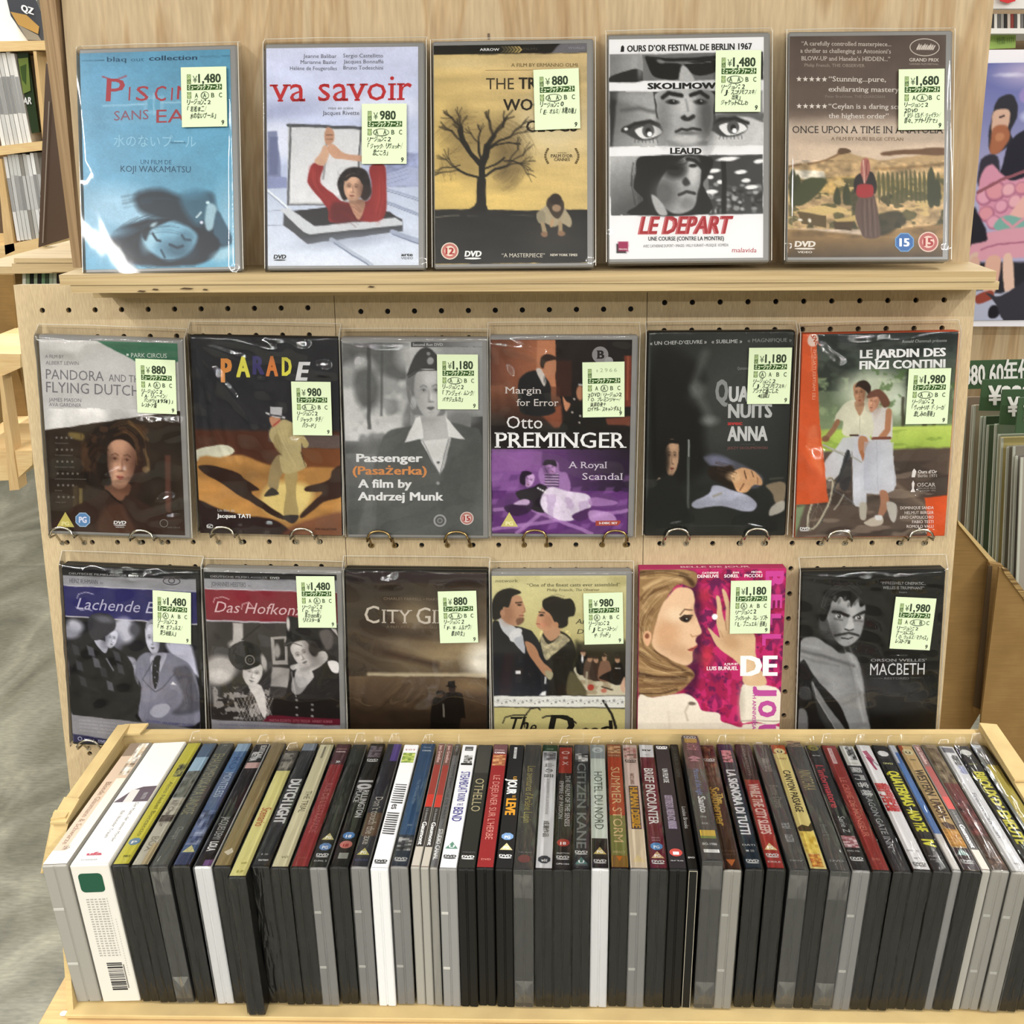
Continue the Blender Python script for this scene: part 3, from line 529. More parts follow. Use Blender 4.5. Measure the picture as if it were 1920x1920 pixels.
def art_A5(a):
    a.gr((650, 100), (650, 760), '564841', '6a5a50').gr((650, 640), (650, 900), '6a5a50', 'cdb9a4', 1, (0, 640, 2000, 2000)).gr((0, 1000), (1500, 1000), '000000', '222', .0).nz(.1, 40, 12, 5)
    a.el(650, 770, 560, 60, 'd8c6b4', 0, 90, .8).el(1150, 700, 160, 50, '9a8674', 0, 70, .7)
    a.poly([(95, 1040), (380, 1000), (500, 930), (560, 950), (760, 1000), (1240, 930), (1230, 1500), (95, 1500)], 'b79b72', 12).sp([(790, 940), (1000, 915), (1240, 905), (1235, 960), (1000, 950), (800, 962)], '6b4d33', 10).sp([(465, 960), (470, 920), (500, 910), (550, 925), (550, 945)], '5f452f', 5)
    a.ln([(250, 1025), (380, 1000), (470, 955)], 14, '7a5d3e', 10).ln([(100, 1045), (200, 1030)], 12, '7a5d3e', 10).ln([(740, 1060), (1000, 1045), (1230, 1020)], 22, '8f7148', 14, .8)
    a.poly([(120, 1070), (360, 1080), (380, 1140), (240, 1150), (120, 1100)], 'cbc3b4', 14).sp([(330, 1150), (560, 1110), (900, 1140), (1240, 1110), (1230, 1260), (800, 1230), (330, 1250)], 'b5985c', 16, .8)
    a.nz(.5, 7, 5, 9, (95, 1000, 1245, 1500)).blob(.1, '4b4a2c', 12, 7, 11, .1, (95, 1120, 1240, 1500), .8).blob(.2, 'cdb27a', 14, 5, 12, .1, (95, 1130, 1240, 1500), .9).blob(.25, '33341f', 9, 12, 14, .1, (95, 1200, 1240, 1500), .8)
    rs = random.Random(4)
    for i in range(14):
        x = 760 + i * 33; a.sp([(x, 1290), (x - 13, 1180), (x - 5, 1090 - rs.random() * 30), (x + 10, 1100), (x + 15, 1200), (x + 8, 1290)], '50502f', 8, .9)
    for x, h in ((140, 1060), (175, 1100), (460, 1190), (1140, 1040), (1180, 1130), (530, 1160)): a.sp([(x - 22, 1310), (x - 28, h + 70), (x, h), (x + 26, h + 80), (x + 22, 1320)], '353921', 10, .95)
    a.sp([(120, 1310), (170, 1200), (260, 1130), (380, 1150), (300, 1260), (200, 1330)], '3f4426', 12)
    a.poly([(160, 1365), (380, 1330), (500, 1360), (380, 1400)], 'c9b077', 5).poly([(170, 1370), (380, 1402), (380, 1490), (200, 1460)], '5b4a2c', 6).poly([(430, 1430), (600, 1390), (590, 1440), (480, 1460)], 'c0a66c', 5).poly([(430, 1445), (580, 1440), (560, 1510), (440, 1500)], '4a3820', 6)
    a.poly([(95, 1500), (300, 1510), (620, 1540), (860, 1500), (1100, 1470), (1235, 1460), (1225, 1695), (95, 1705)], '8a6d45', 14).nz(.35, 9, 5, 13, (95, 1490, 1240, 1705)).gr((600, 1560), (600, 1705), '8a6d45', '3a2c1c', .8, (95, 1560, 1245, 1710)).sp([(740, 1400), (900, 1360), (960, 1440), (900, 1490), (760, 1540)], '2c2a1a', 18, .85)
    a.el(190, 1430, 16, 10, 'e8e0d0').el(258, 1436, 12, 16, 'e8e0d0')
    a.sp([(640, 1230), (600, 1300), (590, 1400), (620, 1500), (660, 1560), (770, 1545), (760, 1420), (740, 1300), (710, 1230)], '5f4a42', 8)
    for k in range(6): a.ln([(640 + k * 16, 1280), (645 + k * 19, 1545)], 6, ('3e302c', '7d665c')[k % 2], 8, .7)
    a.sp([(590, 1120), (640, 1085), (710, 1085), (740, 1140), (735, 1240), (600, 1240), (578, 1190)], '1c1718', 8).sp([(608, 1180), (715, 1180), (712, 1260), (605, 1262)], '9b2b30', 8).sp([(628, 1080), (640, 1000), (665, 982), (690, 1005), (697, 1075), (660, 1170), (640, 1120)], 'a9655c', 8).ln([(650, 1000), (655, 1160)], 8, 'd9b9a8', 8).ln([(678, 1000), (670, 1110)], 6, '7a3a38', 6)
    a.photo(.05, .1)
    for s_, x0, x1, y in (('“A carefully controlled masterpiece...', 205, 850, 176), ('a thriller as challenging as Antonioni’s', 196, 848, 228), ('BLOW-UP and Haneke’s HIDDEN...”', 203, 843, 283)): a.t(s_, x0, x1, y, 30, 'cfc4bb', .005, serif=.04)
    a.t('Philip French, THE OBSERVER', 225, 660, 328, 22, 'a5978c', serif=.03)
    for y in (418, 612):
        for k in range(5): a.star(185 + k * 46, y, 21, 'd9d0c8')
    for s_, x0, x1, y in (('“Stunning...pure,', 400, 812, 432), ('exhilarating mastery”', 398, 930, 505), ('“Ceylan is a daring screen', 398, 1000, 628), ('the highest order”', 398, 832, 697)): a.t(s_, x0, x1, y, 36, 'd9d0c8', .008, serif=.045)
    a.t('Peter Bradshaw, THE GUARDIAN', 374, 804, 550, 20, '8f8278', serif=.03)
    a.t('ONCE UPON A TIME IN ANATOLIA', 136, 1225, 806, 50, '2b2522', 0, 800, serif=.045).t('A FILM BY NURI BILGE CEYLAN', 415, 938, 856, 24, '7c6450', 0, serif=.035)
    a.ring(1090, 182, 102, 58, 'c9beb4', 6, 28).t('GRAND PRIX', 980, 1192, 284, 24, 'cfc4bb', .02).t('CANNES FILM FESTIVAL', 980, 1190, 308, 11, 'b5a89c')
    for k in range(9):
        x = 1030 + k * 14; a.shp([(x, 196), (x + 22, 152 + (k % 3) * 6), (x + 26, 170), (x + 8, 204)], 'cfc4bb')
    a.dvd(146, 298, 1628, 40, 'e4dcd2', 'VIDEO').rate('oct', 945, 1592, 74, '15', '2f67a8', 'fff', '6f9cc8').rate('cir', 1117, 1588, 74, '15', 'b4605c', 'a52a2e', 'e0c4b8')
def art_B1(a):
    a.rc(0, 0, 2000, 2000, 'c4c2c0').poly([(520, 205), (1190, 210), (1190, 360), (850, 368)], '3a6b52', 5)
    a.poly([(95, 920), (1180, 745), (1230, 770), (1230, 1770), (140, 1745)], '2b2119', 4).nz(.5, 25, 30, 6, (95, 740, 1240, 1760))
    a.sp([(300, 930), (410, 940), (400, 990), (300, 970)], '7c6a3c', 20, .9).rc(1065, 1100, 1110, 1640, '5e3a30', 16, .8).rc(320, 1360, 360, 1540, '4f4330', 12, .7).rc(368, 1380, 398, 1520, '8a7a4c', 12, .7)
    a.sp([(460, 980), (560, 870), (720, 850), (850, 930), (900, 1050), (880, 1200), (800, 1350), (600, 1400), (430, 1340), (380, 1180)], '1c1410', 24).blob(.12, '4f3624', 9, 9, 33, .12, (380, 850, 940, 1250), .7)
    a.ln([(780, 840), (860, 900), (920, 980)], 26, '7d5f38', 18, .7).ln([(900, 1060), (925, 1140), (930, 1220)], 24, '8b744c', 14, .7).el(905, 1220, 26, 26, 'a8926a', 0, 16, .7)
    a.sp([(590, 1340), (780, 1340), (760, 1440), (700, 1480), (600, 1420)], '7a5440', 12)
    a.face(705, 1160, 135, 215, 4, 'b98e74', '3b2018', -1, turn=.15, mouth='8c3a34', shade=.7)
    a.el(560, 1180, 70, 190, '2a1a14', 0, 70, .75)
    a.sp([(575, 1120), (560, 1000), (620, 930), (720, 925), (820, 990), (845, 1100), (822, 1060), (760, 1000), (680, 985), (610, 1030)], '21150f', 12).sp([(560, 1040), (600, 1020), (600, 1200), (630, 1340), (560, 1340), (520, 1200)], '1c120d', 16)
    a.hair([(590, 1000), (500, 1040), (430, 1150), (420, 1300)], 90, 50, ['3a2618', '120b08', '5a3c24', '4a3020'], 5, .6, 4).hair([(640, 920), (760, 880), (870, 980), (890, 1180)], 50, 40, ['3a2618', '120b08', '7a5a34', '5a3c24'], 5, .6, 5)
    a.sp([(170, 1750), (300, 1560), (480, 1460), (590, 1390), (700, 1490), (770, 1430), (960, 1530), (1160, 1600), (1230, 1770)], '33211a', 14).sp([(560, 1560), (700, 1500), (760, 1600), (820, 1760), (520, 1740)], '4d3024', 40, .8).ln([(590, 1400), (690, 1490), (710, 1500)], 12, '1a100c', 8)
    a.rc(0, 0, 2000, 2000, 'c4c2c0', 1, 0).photo(.05, .06)
    a.t('A FILM BY', 112, 262, 350, 26, '77757a').t('ALBERT LEWIN', 116, 382, 400, 28, '77757a')
    a.t('PANDORA', 116, 582, 512, 76, '757378', .006, 522).t('AND THE', 622, 900, 522, 56, '757378', .004, 530).t('FLYING DUTCHMAN', 116, 1110, 616, 82, '757378', .006, 640).t('JAMES MASON', 136, 398, 688, 28, '757378', 0, 690).t('AVA GARDNER', 138, 398, 726, 28, '757378', 0, 730)
    a.t('PARK CIRCUS', 805, 1092, 332, 34, 'c9d6cc').shp([(768, 304), (786, 304), (786, 320), (768, 320)], 'c9d6cc')
    for r in range(6):
        for k in range(5 if r in (3,) else 4): a.star(195 + k * 40 + r * 2, 975 + r * 96, 15, '6d665e')
        a.t(('TELEGRAPH', 'THE INDEPENDENT', 'THE SUNDAY TIMES', 'LONDON EVENING STANDARD', 'EMPIRE', 'TIME OUT')[r], 178, (290, 326, 335, 430, 236, 264)[r], 1025 + r * 96, 11, '6d665e')
    a.rate('tri', 258, 1640, 62, 'PG', 'c5b865', 'e4dc9c').rate('oct', 398, 1640, 64, 'PG', '5c86b4', 'dde', '9db6d0').dvd(645, 746, 1672, 26, 'ddd', 'VIDEO').t('PARK CIRCUS', 1080, 1180, 1700, 12, '77706c').ring(1050, 1660, 28, 28, '77706c', 6, 16)
def art_B2(a):
    a.gr((600, 180), (650, 930), '1d1f24', '24242a').poly([(60, 910), (1300, 910), (1310, 1800), (60, 1800)], '4a2618', 30).poly([(700, 900), (1300, 940), (1300, 1050), (980, 1050), (700, 1000)], '5a4c48', 12)
    a.sp([(100, 1075), (330, 1030), (420, 1080), (300, 1150), (130, 1175)], 'c9c8b4', 8)
    a.sp([(100, 1180), (300, 1130), (480, 1110), (700, 1180), (1000, 1200), (1310, 1120), (1310, 1800), (100, 1800)], 'a87a42', 20).nz(.25, 30, 14, 7, (60, 1050, 1310, 1800)).poly([(960, 1050), (1300, 1045), (1300, 1200), (1000, 1200)], '6e4022', 20)
    a.sp([(780, 1320), (1000, 1340), (1060, 1440), (960, 1600), (800, 1620), (640, 1520), (660, 1400)], 'd9c27c', 60).sp([(60, 1500), (300, 1500), (600, 1620), (700, 1800), (60, 1800)], 'b98c4a', 40, .6)
    a.sp([(120, 1200), (260, 1200), (440, 1250), (500, 1300), (560, 1340), (620, 1390), (560, 1420), (820, 1600), (780, 1620), (540, 1480), (460, 1440), (300, 1330), (170, 1260)], '2a1712', 10)
    a.sp([(1310, 1190), (1220, 1220), (1190, 1300), (1010, 1360), (1010, 1400), (1140, 1400), (1060, 1480), (960, 1590), (990, 1610), (1150, 1480), (1310, 1420)], '34201a', 10)
    a.sp([(60, 1480), (300, 1550), (500, 1600), (760, 1640), (860, 1800), (60, 1800)], '241214', 16).sp([(860, 1700), (1310, 1560), (1310, 1800), (860, 1800)], '6d4232', 30, .8)
    a.sp([(760, 1120), (830, 1110), (850, 1200), (790, 1290), (770, 1390), (700, 1360), (710, 1220)], '8d7c58', 8).sp([(830, 1250), (930, 1240), (920, 1400), (940, 1600), (820, 1600), (840, 1400)], 'a3905f', 8).sp([(660, 1440), (720, 1370), (775, 1400), (770, 1425)], '2b2420', 6).sp([(805, 1600), (940, 1590), (930, 1640), (880, 1660)], '332c2c', 8)
    a.sp([(770, 850), (830, 820), (920, 870), (960, 960), (970, 1110), (1010, 1195), (880, 1250), (810, 1240), (790, 1120), (810, 1110), (720, 990), (710, 910)], 'b0a174', 8).sp([(760, 930), (800, 1000), (810, 1110), (740, 1020)], '8b7c54', 14, .7).ln([(960, 960), (1000, 1010), (1000, 1020)], 50, 'a89868', 8).ln([(960, 1080), (1000, 1190)], 6, '4a3c28', 5)
    a.sp([(715, 800), (790, 810), (785, 850), (735, 880), (712, 840)], 'b98668', 6).ln([(740, 870), (785, 830)], 10, '9c2c2c', 5).poly([(712, 722), (812, 730), (806, 800), (714, 785)], 'b9b9bd', 5).ln([(682, 770), (760, 800), (830, 806)], 14, 'c4c4c6', 5).ln([(712, 782), (806, 800)], 10, '26242a', 4)
    a.hair([(760, 870), (800, 1000), (900, 1200)], 50, 16, ['c4b68c', '8a7c54', '9c8e64'], 6, .4, 3).photo(.05, .09)
    for s_, x0, x1, y, h, c, y2 in (('P', 315, 405, 530, 175, 'cf8844', 0), ('A', 440, 552, 490, 150, 'd6cf52', 0), ('R', 572, 668, 468, 135, '3a3668', 0), ('A', 680, 778, 480, 148, 'd07c40', 0), ('D', 808, 888, 475, 135, 'd9d24e', 0), ('E', 918, 1012, 512, 138, 'dcdcde', 0)):
        a.t(s_, x0, x1, y, h, c, .05, sk=(.0 if s_ != 'E' else .2))
    a.t('Un film de', 278, 418, 1570, 20, 'bbb').t('Jacques TATI', 272, 548, 1620, 32, 'eee', .03).t('SC', 186, 236, 1705, 22, 'ccc', .04).t('DVD COLLECTION', 1080, 1255, 1712, 16, '33201a', .03).ring(212, 1690, 24, 14, 'ccc', 4, 14)
def art_B3(a):
    a.gr((500, 200), (600, 1760), '9a9a9a', '4a4c4c').rc(0, 0, 1300, 1000, '9c9d9c', 60, .7).blob(.05, '4f5050', 35, 40, 8, .25, (90, 215, 640, 1100), .8).blob(.22, 'd0d0cf', 20, 25, 9, .2, (90, 215, 700, 1000), .8).rc(295, 250, 325, 900, '3f4040', 12, .8).rc(400, 250, 420, 800, '4a4b4b', 12, .7)
    a.sp([(210, 440), (330, 430), (390, 560), (360, 700), (250, 720), (190, 600)], '474848', 50, .7).el(700, 330, 160, 120, 'c9c9c8', 0, 90, .8).rc(1120, 800, 1220, 1400, '2a2b2b', 10, .8).el(1050, 820, 120, 60, '6f7070', 0, 40, .8)
    a.sp([(180, 1765), (330, 1300), (420, 960), (600, 880), (900, 840), (1100, 880), (1205, 950), (1215, 1400), (1222, 1765)], '555756', 16).nz(.12, 30, 40, 4, (150, 850, 1225, 1765)).sp([(880, 1250), (1000, 1100), (1180, 1000), (1190, 1300), (1100, 1600), (900, 1600)], '4a4c4b', 50, .6).sp([(330, 1300), (360, 1500), (340, 1765), (220, 1765)], '737473', 30, .5)
    a.sp([(690, 760), (910, 740), (930, 860), (960, 960), (880, 1250), (780, 1060), (690, 940)], 'b4b4b3', 10)
    a.sp([(650, 770), (612, 640), (608, 500), (640, 400), (700, 300), (760, 260), (820, 290), (900, 400), (930, 520), (920, 700), (900, 790), (700, 790)], '7b7b7b', 12)
    a.face(790, 610, 130, 205, -2, 'b9b9b8', '4a4a4a', 1, turn=.1, mouth='555', shade=.3)
    a.sp([(612, 480), (640, 390), (690, 300), (750, 262), (810, 285), (900, 390), (925, 480), (860, 440), (780, 425), (690, 440)], '3d3e3e', 8).el(795, 365, 26, 28, '9a9a9a', 0, 6).el(778, 310, 14, 14, '8a8a8a').ln([(625, 490), (700, 440), (860, 436)], 8, '2b2c2c', 6)
    a.poly([(592, 1005), (680, 815), (715, 800), (740, 940), (740, 975)], 'd8d8d7', 5).poly([(920, 800), (1070, 980), (960, 965), (940, 960)], 'd8d8d7', 5).poly([(722, 1000), (940, 975), (870, 1260)], 'd0d0cf', 6).ln([(740, 1000), (870, 1265), (940, 980)], 6, '77787a', 6).el(860, 1165, 12, 10, '4a4a4a').el(858, 1335, 14, 14, '9b9b9b').el(660, 690, 26, 50, 'a8a8a8', 0, 14)
    a.hair([(625, 560), (640, 690), (700, 780)], 22, 14, ['8c8c8c', '5c5c5c', 'a0a0a0'], 4, .5, 2).hair([(880, 500), (910, 620), (890, 760)], 16, 10, ['8c8c8c', '5c5c5c'], 4, .5, 3).hair([(420, 980), (360, 1300), (340, 1700)], 40, 12, ['4a4c4b', '6a6c6b'], 8, .4, 5).photo(.05, .1)
    a.rc(645, 218, 1208, 256, '3a3a3b', 4).gr((645, 230), (1200, 230), '3a3a3b', '97989a', 1, (645, 218, 1208, 256)).t('Second Run DVD', 656, 895, 248, 20, 'b5b5b5', .02)
    a.t('Passenger', 206, 736, 1162, 64, 'e2e2e2', .035).t('(Pasażerka)', 176, 770, 1265, 66, 'cf8b52', .03).t('A film by', 220, 650, 1372, 66, 'e2e2e2', .035).t('Andrzej Munk', 218, 902, 1476, 66, 'e2e2e2', .035)
    a.ring(875, 1642, 38, 38, '9a9a9a', 14, 20).ring(875, 1642, 14, 14, '8a8a8a', 8, 14).rate('cir', 1090, 1622, 54, '15', 'b87b74', 'a23232', 'd9cfca')
def art_B4(a):
    a.rc(0, 0, 2000, 2000, '150f10').poly([(95, 200), (605, 198), (610, 560), (500, 900), (95, 760)], '9a5a3e', 10).gr((100, 400), (600, 400), '4a2c24', 'b0714c', .7, (95, 200, 606, 700)).gr((300, 600), (300, 900), '7a4a34', '150f10', .95, (95, 560, 640, 930)).rc(455, 205, 605, 560, 'bd8260', 14, .6)
    a.rc(606, 200, 1000, 500, '1b1210', 8).rc(608, 360, 730, 640, '3a1c14', 12, .9).rc(1140, 320, 1200, 720, '7a3624', 12, .9).ln([(1170, 330), (1170, 660)], 14, 'a5583a', 12, .8).poly([(1000, 810), (1200, 790), (1200, 870), (1010, 860)], '7a4230', 14, .9).poly([(490, 790), (650, 700), (660, 880), (600, 890)], '8a4c34', 20, .9)
    a.sp([(330, 760), (310, 560), (350, 470), (440, 440), (520, 480), (565, 560), (570, 680), (600, 760), (480, 800)], '14161a', 10).sp([(450, 430), (500, 430), (530, 510), (520, 560), (490, 520)], 'c9c2bc', 6).el(520, 510, 8, 26, '777')
    a.sp([(490, 370), (520, 330), (600, 350), (606, 420), (590, 470), (540, 480), (500, 440)], 'b37c5c', 8).sp([(486, 400), (490, 330), (540, 308), (605, 330), (606, 352), (530, 370), (510, 420)], '2b1c16', 8).sp([(660, 640), (690, 680), (720, 700), (690, 760), (670, 720)], 'c08664', 8)
    a.sp([(650, 920), (690, 800), (760, 700), (840, 690), (960, 720), (1000, 820), (1000, 920)], '12100f', 10).el(800, 610, 30, 60, 'b27c5e', 0, 10).ln([(790, 545), (830, 550)], 12, 'ccc', 8)
    for x, y in ((735, 768), (799, 793), (792, 846), (752, 660)): a.el(x, y, 8, 8, 'c9c4b8')
    a.gr((600, 1060), (600, 1200), '1a0f20', '5a2c68', 1, (90, 1060, 1200, 1200)).poly([(95, 1190), (1195, 1150), (1190, 1760), (95, 1760)], '5f2f72', 30).gr((400, 1060), (1100, 1250), '8a5a9c', '1c0f26', .85, (95, 1060, 1200, 1400)).poly([(110, 1080), (500, 1080), (500, 1240), (110, 1240)], '8d5c9c', 16, .8).rc(500, 1070, 700, 1200, '5f3470', 20, .7)
    for i in range(9):
        for j in range(5): a.poly([(120 + i * 130 - j * 20, 1270 + j * 100), (190 + i * 130 - j * 20, 1262 + j * 100), (170 + i * 130 - j * 20, 1310 + j * 100), (100 + i * 130 - j * 20, 1320 + j * 100)], ('9c6cae', '4a2460')[(i + j) % 2], 16, .45)
    for p in ([(100, 1720), (1180, 1560)], [(300, 1750), (640, 1450)], [(430, 1560), (900, 1750)], [(120, 1560), (420, 1520)]): a.ln(p, 30, 'b58ac2', 10, .7)
    a.sp([(520, 1180), (620, 1160), (640, 1240), (700, 1260), (720, 1400), (560, 1420), (470, 1280)], '9a72a8', 12).rc(525, 1255, 630, 1362, 'b89cc0', 8)
    for k in range(5): a.ln([(526, 1270 + k * 22), (630, 1272 + k * 22)], 9, '2a1636', 5)
    a.face(570, 1215, 40, 52, -20, 'b68cc0', '2a1234', 1, eye=.6).sp([(508, 1190), (530, 1148), (600, 1150), (615, 1200), (560, 1185)], '1d0d26', 8)
    a.sp([(290, 1410), (420, 1370), (480, 1340), (540, 1370), (550, 1420), (500, 1500), (520, 1580), (430, 1560), (330, 1480)], '170c1e', 8).face(395, 1310, 44, 58, 15, 'c4a0cc', '2a1234', 1, eye=.6).sp([(318, 1290), (340, 1240), (400, 1240), (420, 1262), (370, 1290), (365, 1350), (330, 1340)], '1d0d26', 8)
    a.sp([(195, 1530), (300, 1500), (420, 1480), (400, 1570), (290, 1610), (220, 1580)], '33183f', 10).sp([(270, 1510), (340, 1470), (400, 1480), (380, 1515)], 'c9acd2', 8)
    a.sp([(560, 1370), (700, 1400), (850, 1420), (900, 1480), (880, 1540), (800, 1590), (740, 1640), (640, 1640), (560, 1600), (510, 1560), (485, 1470)], 'dcd0e2', 10).nz(.12, 6, 10, 12, (480, 1370, 900, 1650)).blob(.15, 'b39ac0', 8, 14, 15, .15, (500, 1420, 880, 1640), .6)
    a.sp([(740, 1600), (880, 1540), (890, 1600), (800, 1650)], '4a2458', 8).sp([(880, 1560), (1050, 1580), (1090, 1650), (900, 1650)], 'c09ccb', 12, .8).sp([(900, 1450), (1090, 1480), (1080, 1510), (890, 1520)], 'a87cb6', 10, .8)
    for i in range(4): a.el(470 + i * 18, 1376 + i * 10, 8, 8, 'eee')
    a.photo(.06, .12)
    a.t('Margin', 206, 494, 618, 52, 'd9d2ce', 0, serif=.05).t('for Error', 294, 628, 715, 54, 'd9d2ce', 0, serif=.05).t('Otto', 218, 502, 895, 98, 'e6e4e4', -.004).t('PREMINGER', 122, 1168, 1050, 122, 'f2f2f2', .012, 1046, serif=.06)
    a.t('A Royal', 708, 1015, 1212, 52, 'd6cddc', 0, serif=.05).t('Scandal', 820, 1142, 1306, 54, 'd6cddc', 0, serif=.05)
    a.rate('tri', 236, 1636, 60, 'PG', 'd2c878', 'efe9b8').shp([(930, 1644), (1128, 1640), (1130, 1660), (1108, 1682), (930, 1686)], 'a8463a').t('2-DISC SET', 955, 1105, 1670, 16, 'eee', .04)
    a.shp([(952 + 64 * math.cos(q), 312 + 64 * math.sin(q)) for q in np.linspace(0, 6.28, 24, endpoint=False)], '8a8688').t('B', 925, 985, 342, 62, '1d181a', .04, serif=.05).shp([(1020 + 34 * math.cos(q), 362 + 34 * math.sin(q)) for q in np.linspace(0, 6.28, 18, endpoint=False)], '9c9a9c')
def art_B5(a):
    a.gr((600, 150), (650, 1700), '232624', '1a1c1b').el(760, 700, 330, 500, '4a4d4b', 15, 300, .6).el(1050, 1000, 160, 420, '2e312f', 0, 160, .6).nz(.12, 50, 50, 4)
    a.sp([(150, 300), (430, 330), (560, 500), (430, 640), (540, 760), (560, 1000), (560, 1240), (150, 1300)], '0d0f0e', 90).ln([(560, 300), (470, 560), (600, 800)], 60, '5c5f5c', 60, .6).el(600, 830, 60, 36, '8a8d8a', 0, 50, .7).el(500, 580, 60, 60, '767976', 0, 60, .5)
    a.rc(425, 980, 445, 1540, '555a56', 8, .8).ln([(436, 985), (436, 1110)], 10, 'a5a8a4', 6, .8)
    a.face(300, 1120, 62, 150, 2, 'a5866c', '1a100c', 1, turn=.3, shade=.6).el(225, 1140, 50, 150, '0c0c0b', 0, 40, .9).sp([(200, 1060), (240, 990), (330, 975), (360, 1010), (280, 1010), (240, 1080)], '0a0a0a', 10).sp([(160, 1340), (200, 1290), (215, 1300), (170, 1350)], 'b9a48c', 6).sp([(110, 1400), (200, 1300), (330, 1280), (420, 1500), (420, 1740), (110, 1740)], '151817', 14)
    a.sp([(560, 1120), (700, 1120), (860, 1180), (1000, 1260), (1030, 1320), (960, 1380), (760, 1300), (620, 1200)], '4a4c56', 20).el(680, 1160, 100, 50, '767890', 20, 40, .8).sp([(600, 1200), (720, 1200), (780, 1200), (840, 1300), (820, 1400), (700, 1340), (600, 1280)], '1f1610', 16)
    a.sp([(780, 1260), (860, 1210), (960, 1240), (1020, 1310), (1020, 1350), (960, 1350), (900, 1410), (830, 1400), (790, 1330)], 'c69c74', 10).el(800, 1280, 60, 40, 'd9b890', 10, 30, .7).ln([(880, 1235), (900, 1300)], 8, '3a2016', 6).ln([(940, 1240), (955, 1290)], 6, '4a2a1c', 6).ln([(850, 1390), (880, 1340)], 10, '6a4028', 8).ln([(985, 1290), (990, 1340)], 5, '6a4028', 5)
    a.sp([(470, 1495), (600, 1420), (640, 1350), (760, 1380), (900, 1430), (985, 1500), (960, 1560), (860, 1560), (700, 1520), (500, 1540)], 'a2a4b4', 12).nz(.2, 14, 10, 5, (470, 1350, 990, 1570)).ln([(640, 1440), (700, 1420)], 20, '8a8470', 14, .7)
    a.sp([(1060, 1350), (1205, 1330), (1203, 1480), (1140, 1500), (1110, 1420)], '8a7a64', 14, .9).sp([(1090, 1600), (1110, 1520), (1203, 1480), (1200, 1560)], 'b0aaa0', 12, .9).ln([(1090, 1300), (1190, 1290)], 16, '4f5046', 12, .7)
    a.poly([(90, 150), (135, 150), (110, 1400), (75, 1760), (60, 1760)], '3a3d3c', 14, .7)
    a.hair([(640, 1200), (740, 1230), (820, 1260)], 50, 24, ['3a2a1e', '120c08', '5a4432'], 4, .6, 4).photo(.07, .1)
    a.t('« UN CHEF-D’ŒUVRE »', 128, 570, 232, 28, 'b9bbb9', .01, 226).t('« SUBLIME »', 608, 846, 226, 28, 'b9bbb9', .01).t('« MAGNIFIQUE »', 888, 1230, 222, 28, '7c7f7c', .01)
    a.t('Q', 642, 744, 682, 170, '8a8c8b', .05).t('UATRE', 748, 1100, 680, 115, 'c4c5c4', .05).t('NUITS', 744, 1092, 808, 106, 'b5b6b5', .045).t('avec', 742, 860, 866, 30, 'b23a38', .05).t('ANNA', 742, 1060, 992, 112, 'c2c3c2', .045).t('JERZY SKOLIMOWSKI', 742, 1062, 1060, 20, '80504c').t('UN FILM DE', 850, 960, 1026, 10, '555').t('Quinzaine', 812, 900, 432, 22, '8a8c8a', serif=.03)
    a.t('LES FILMS DU LOSANGE PRESENTENT UNE COPRODUCTION', 440, 930, 1690, 12, '3c3f3d')
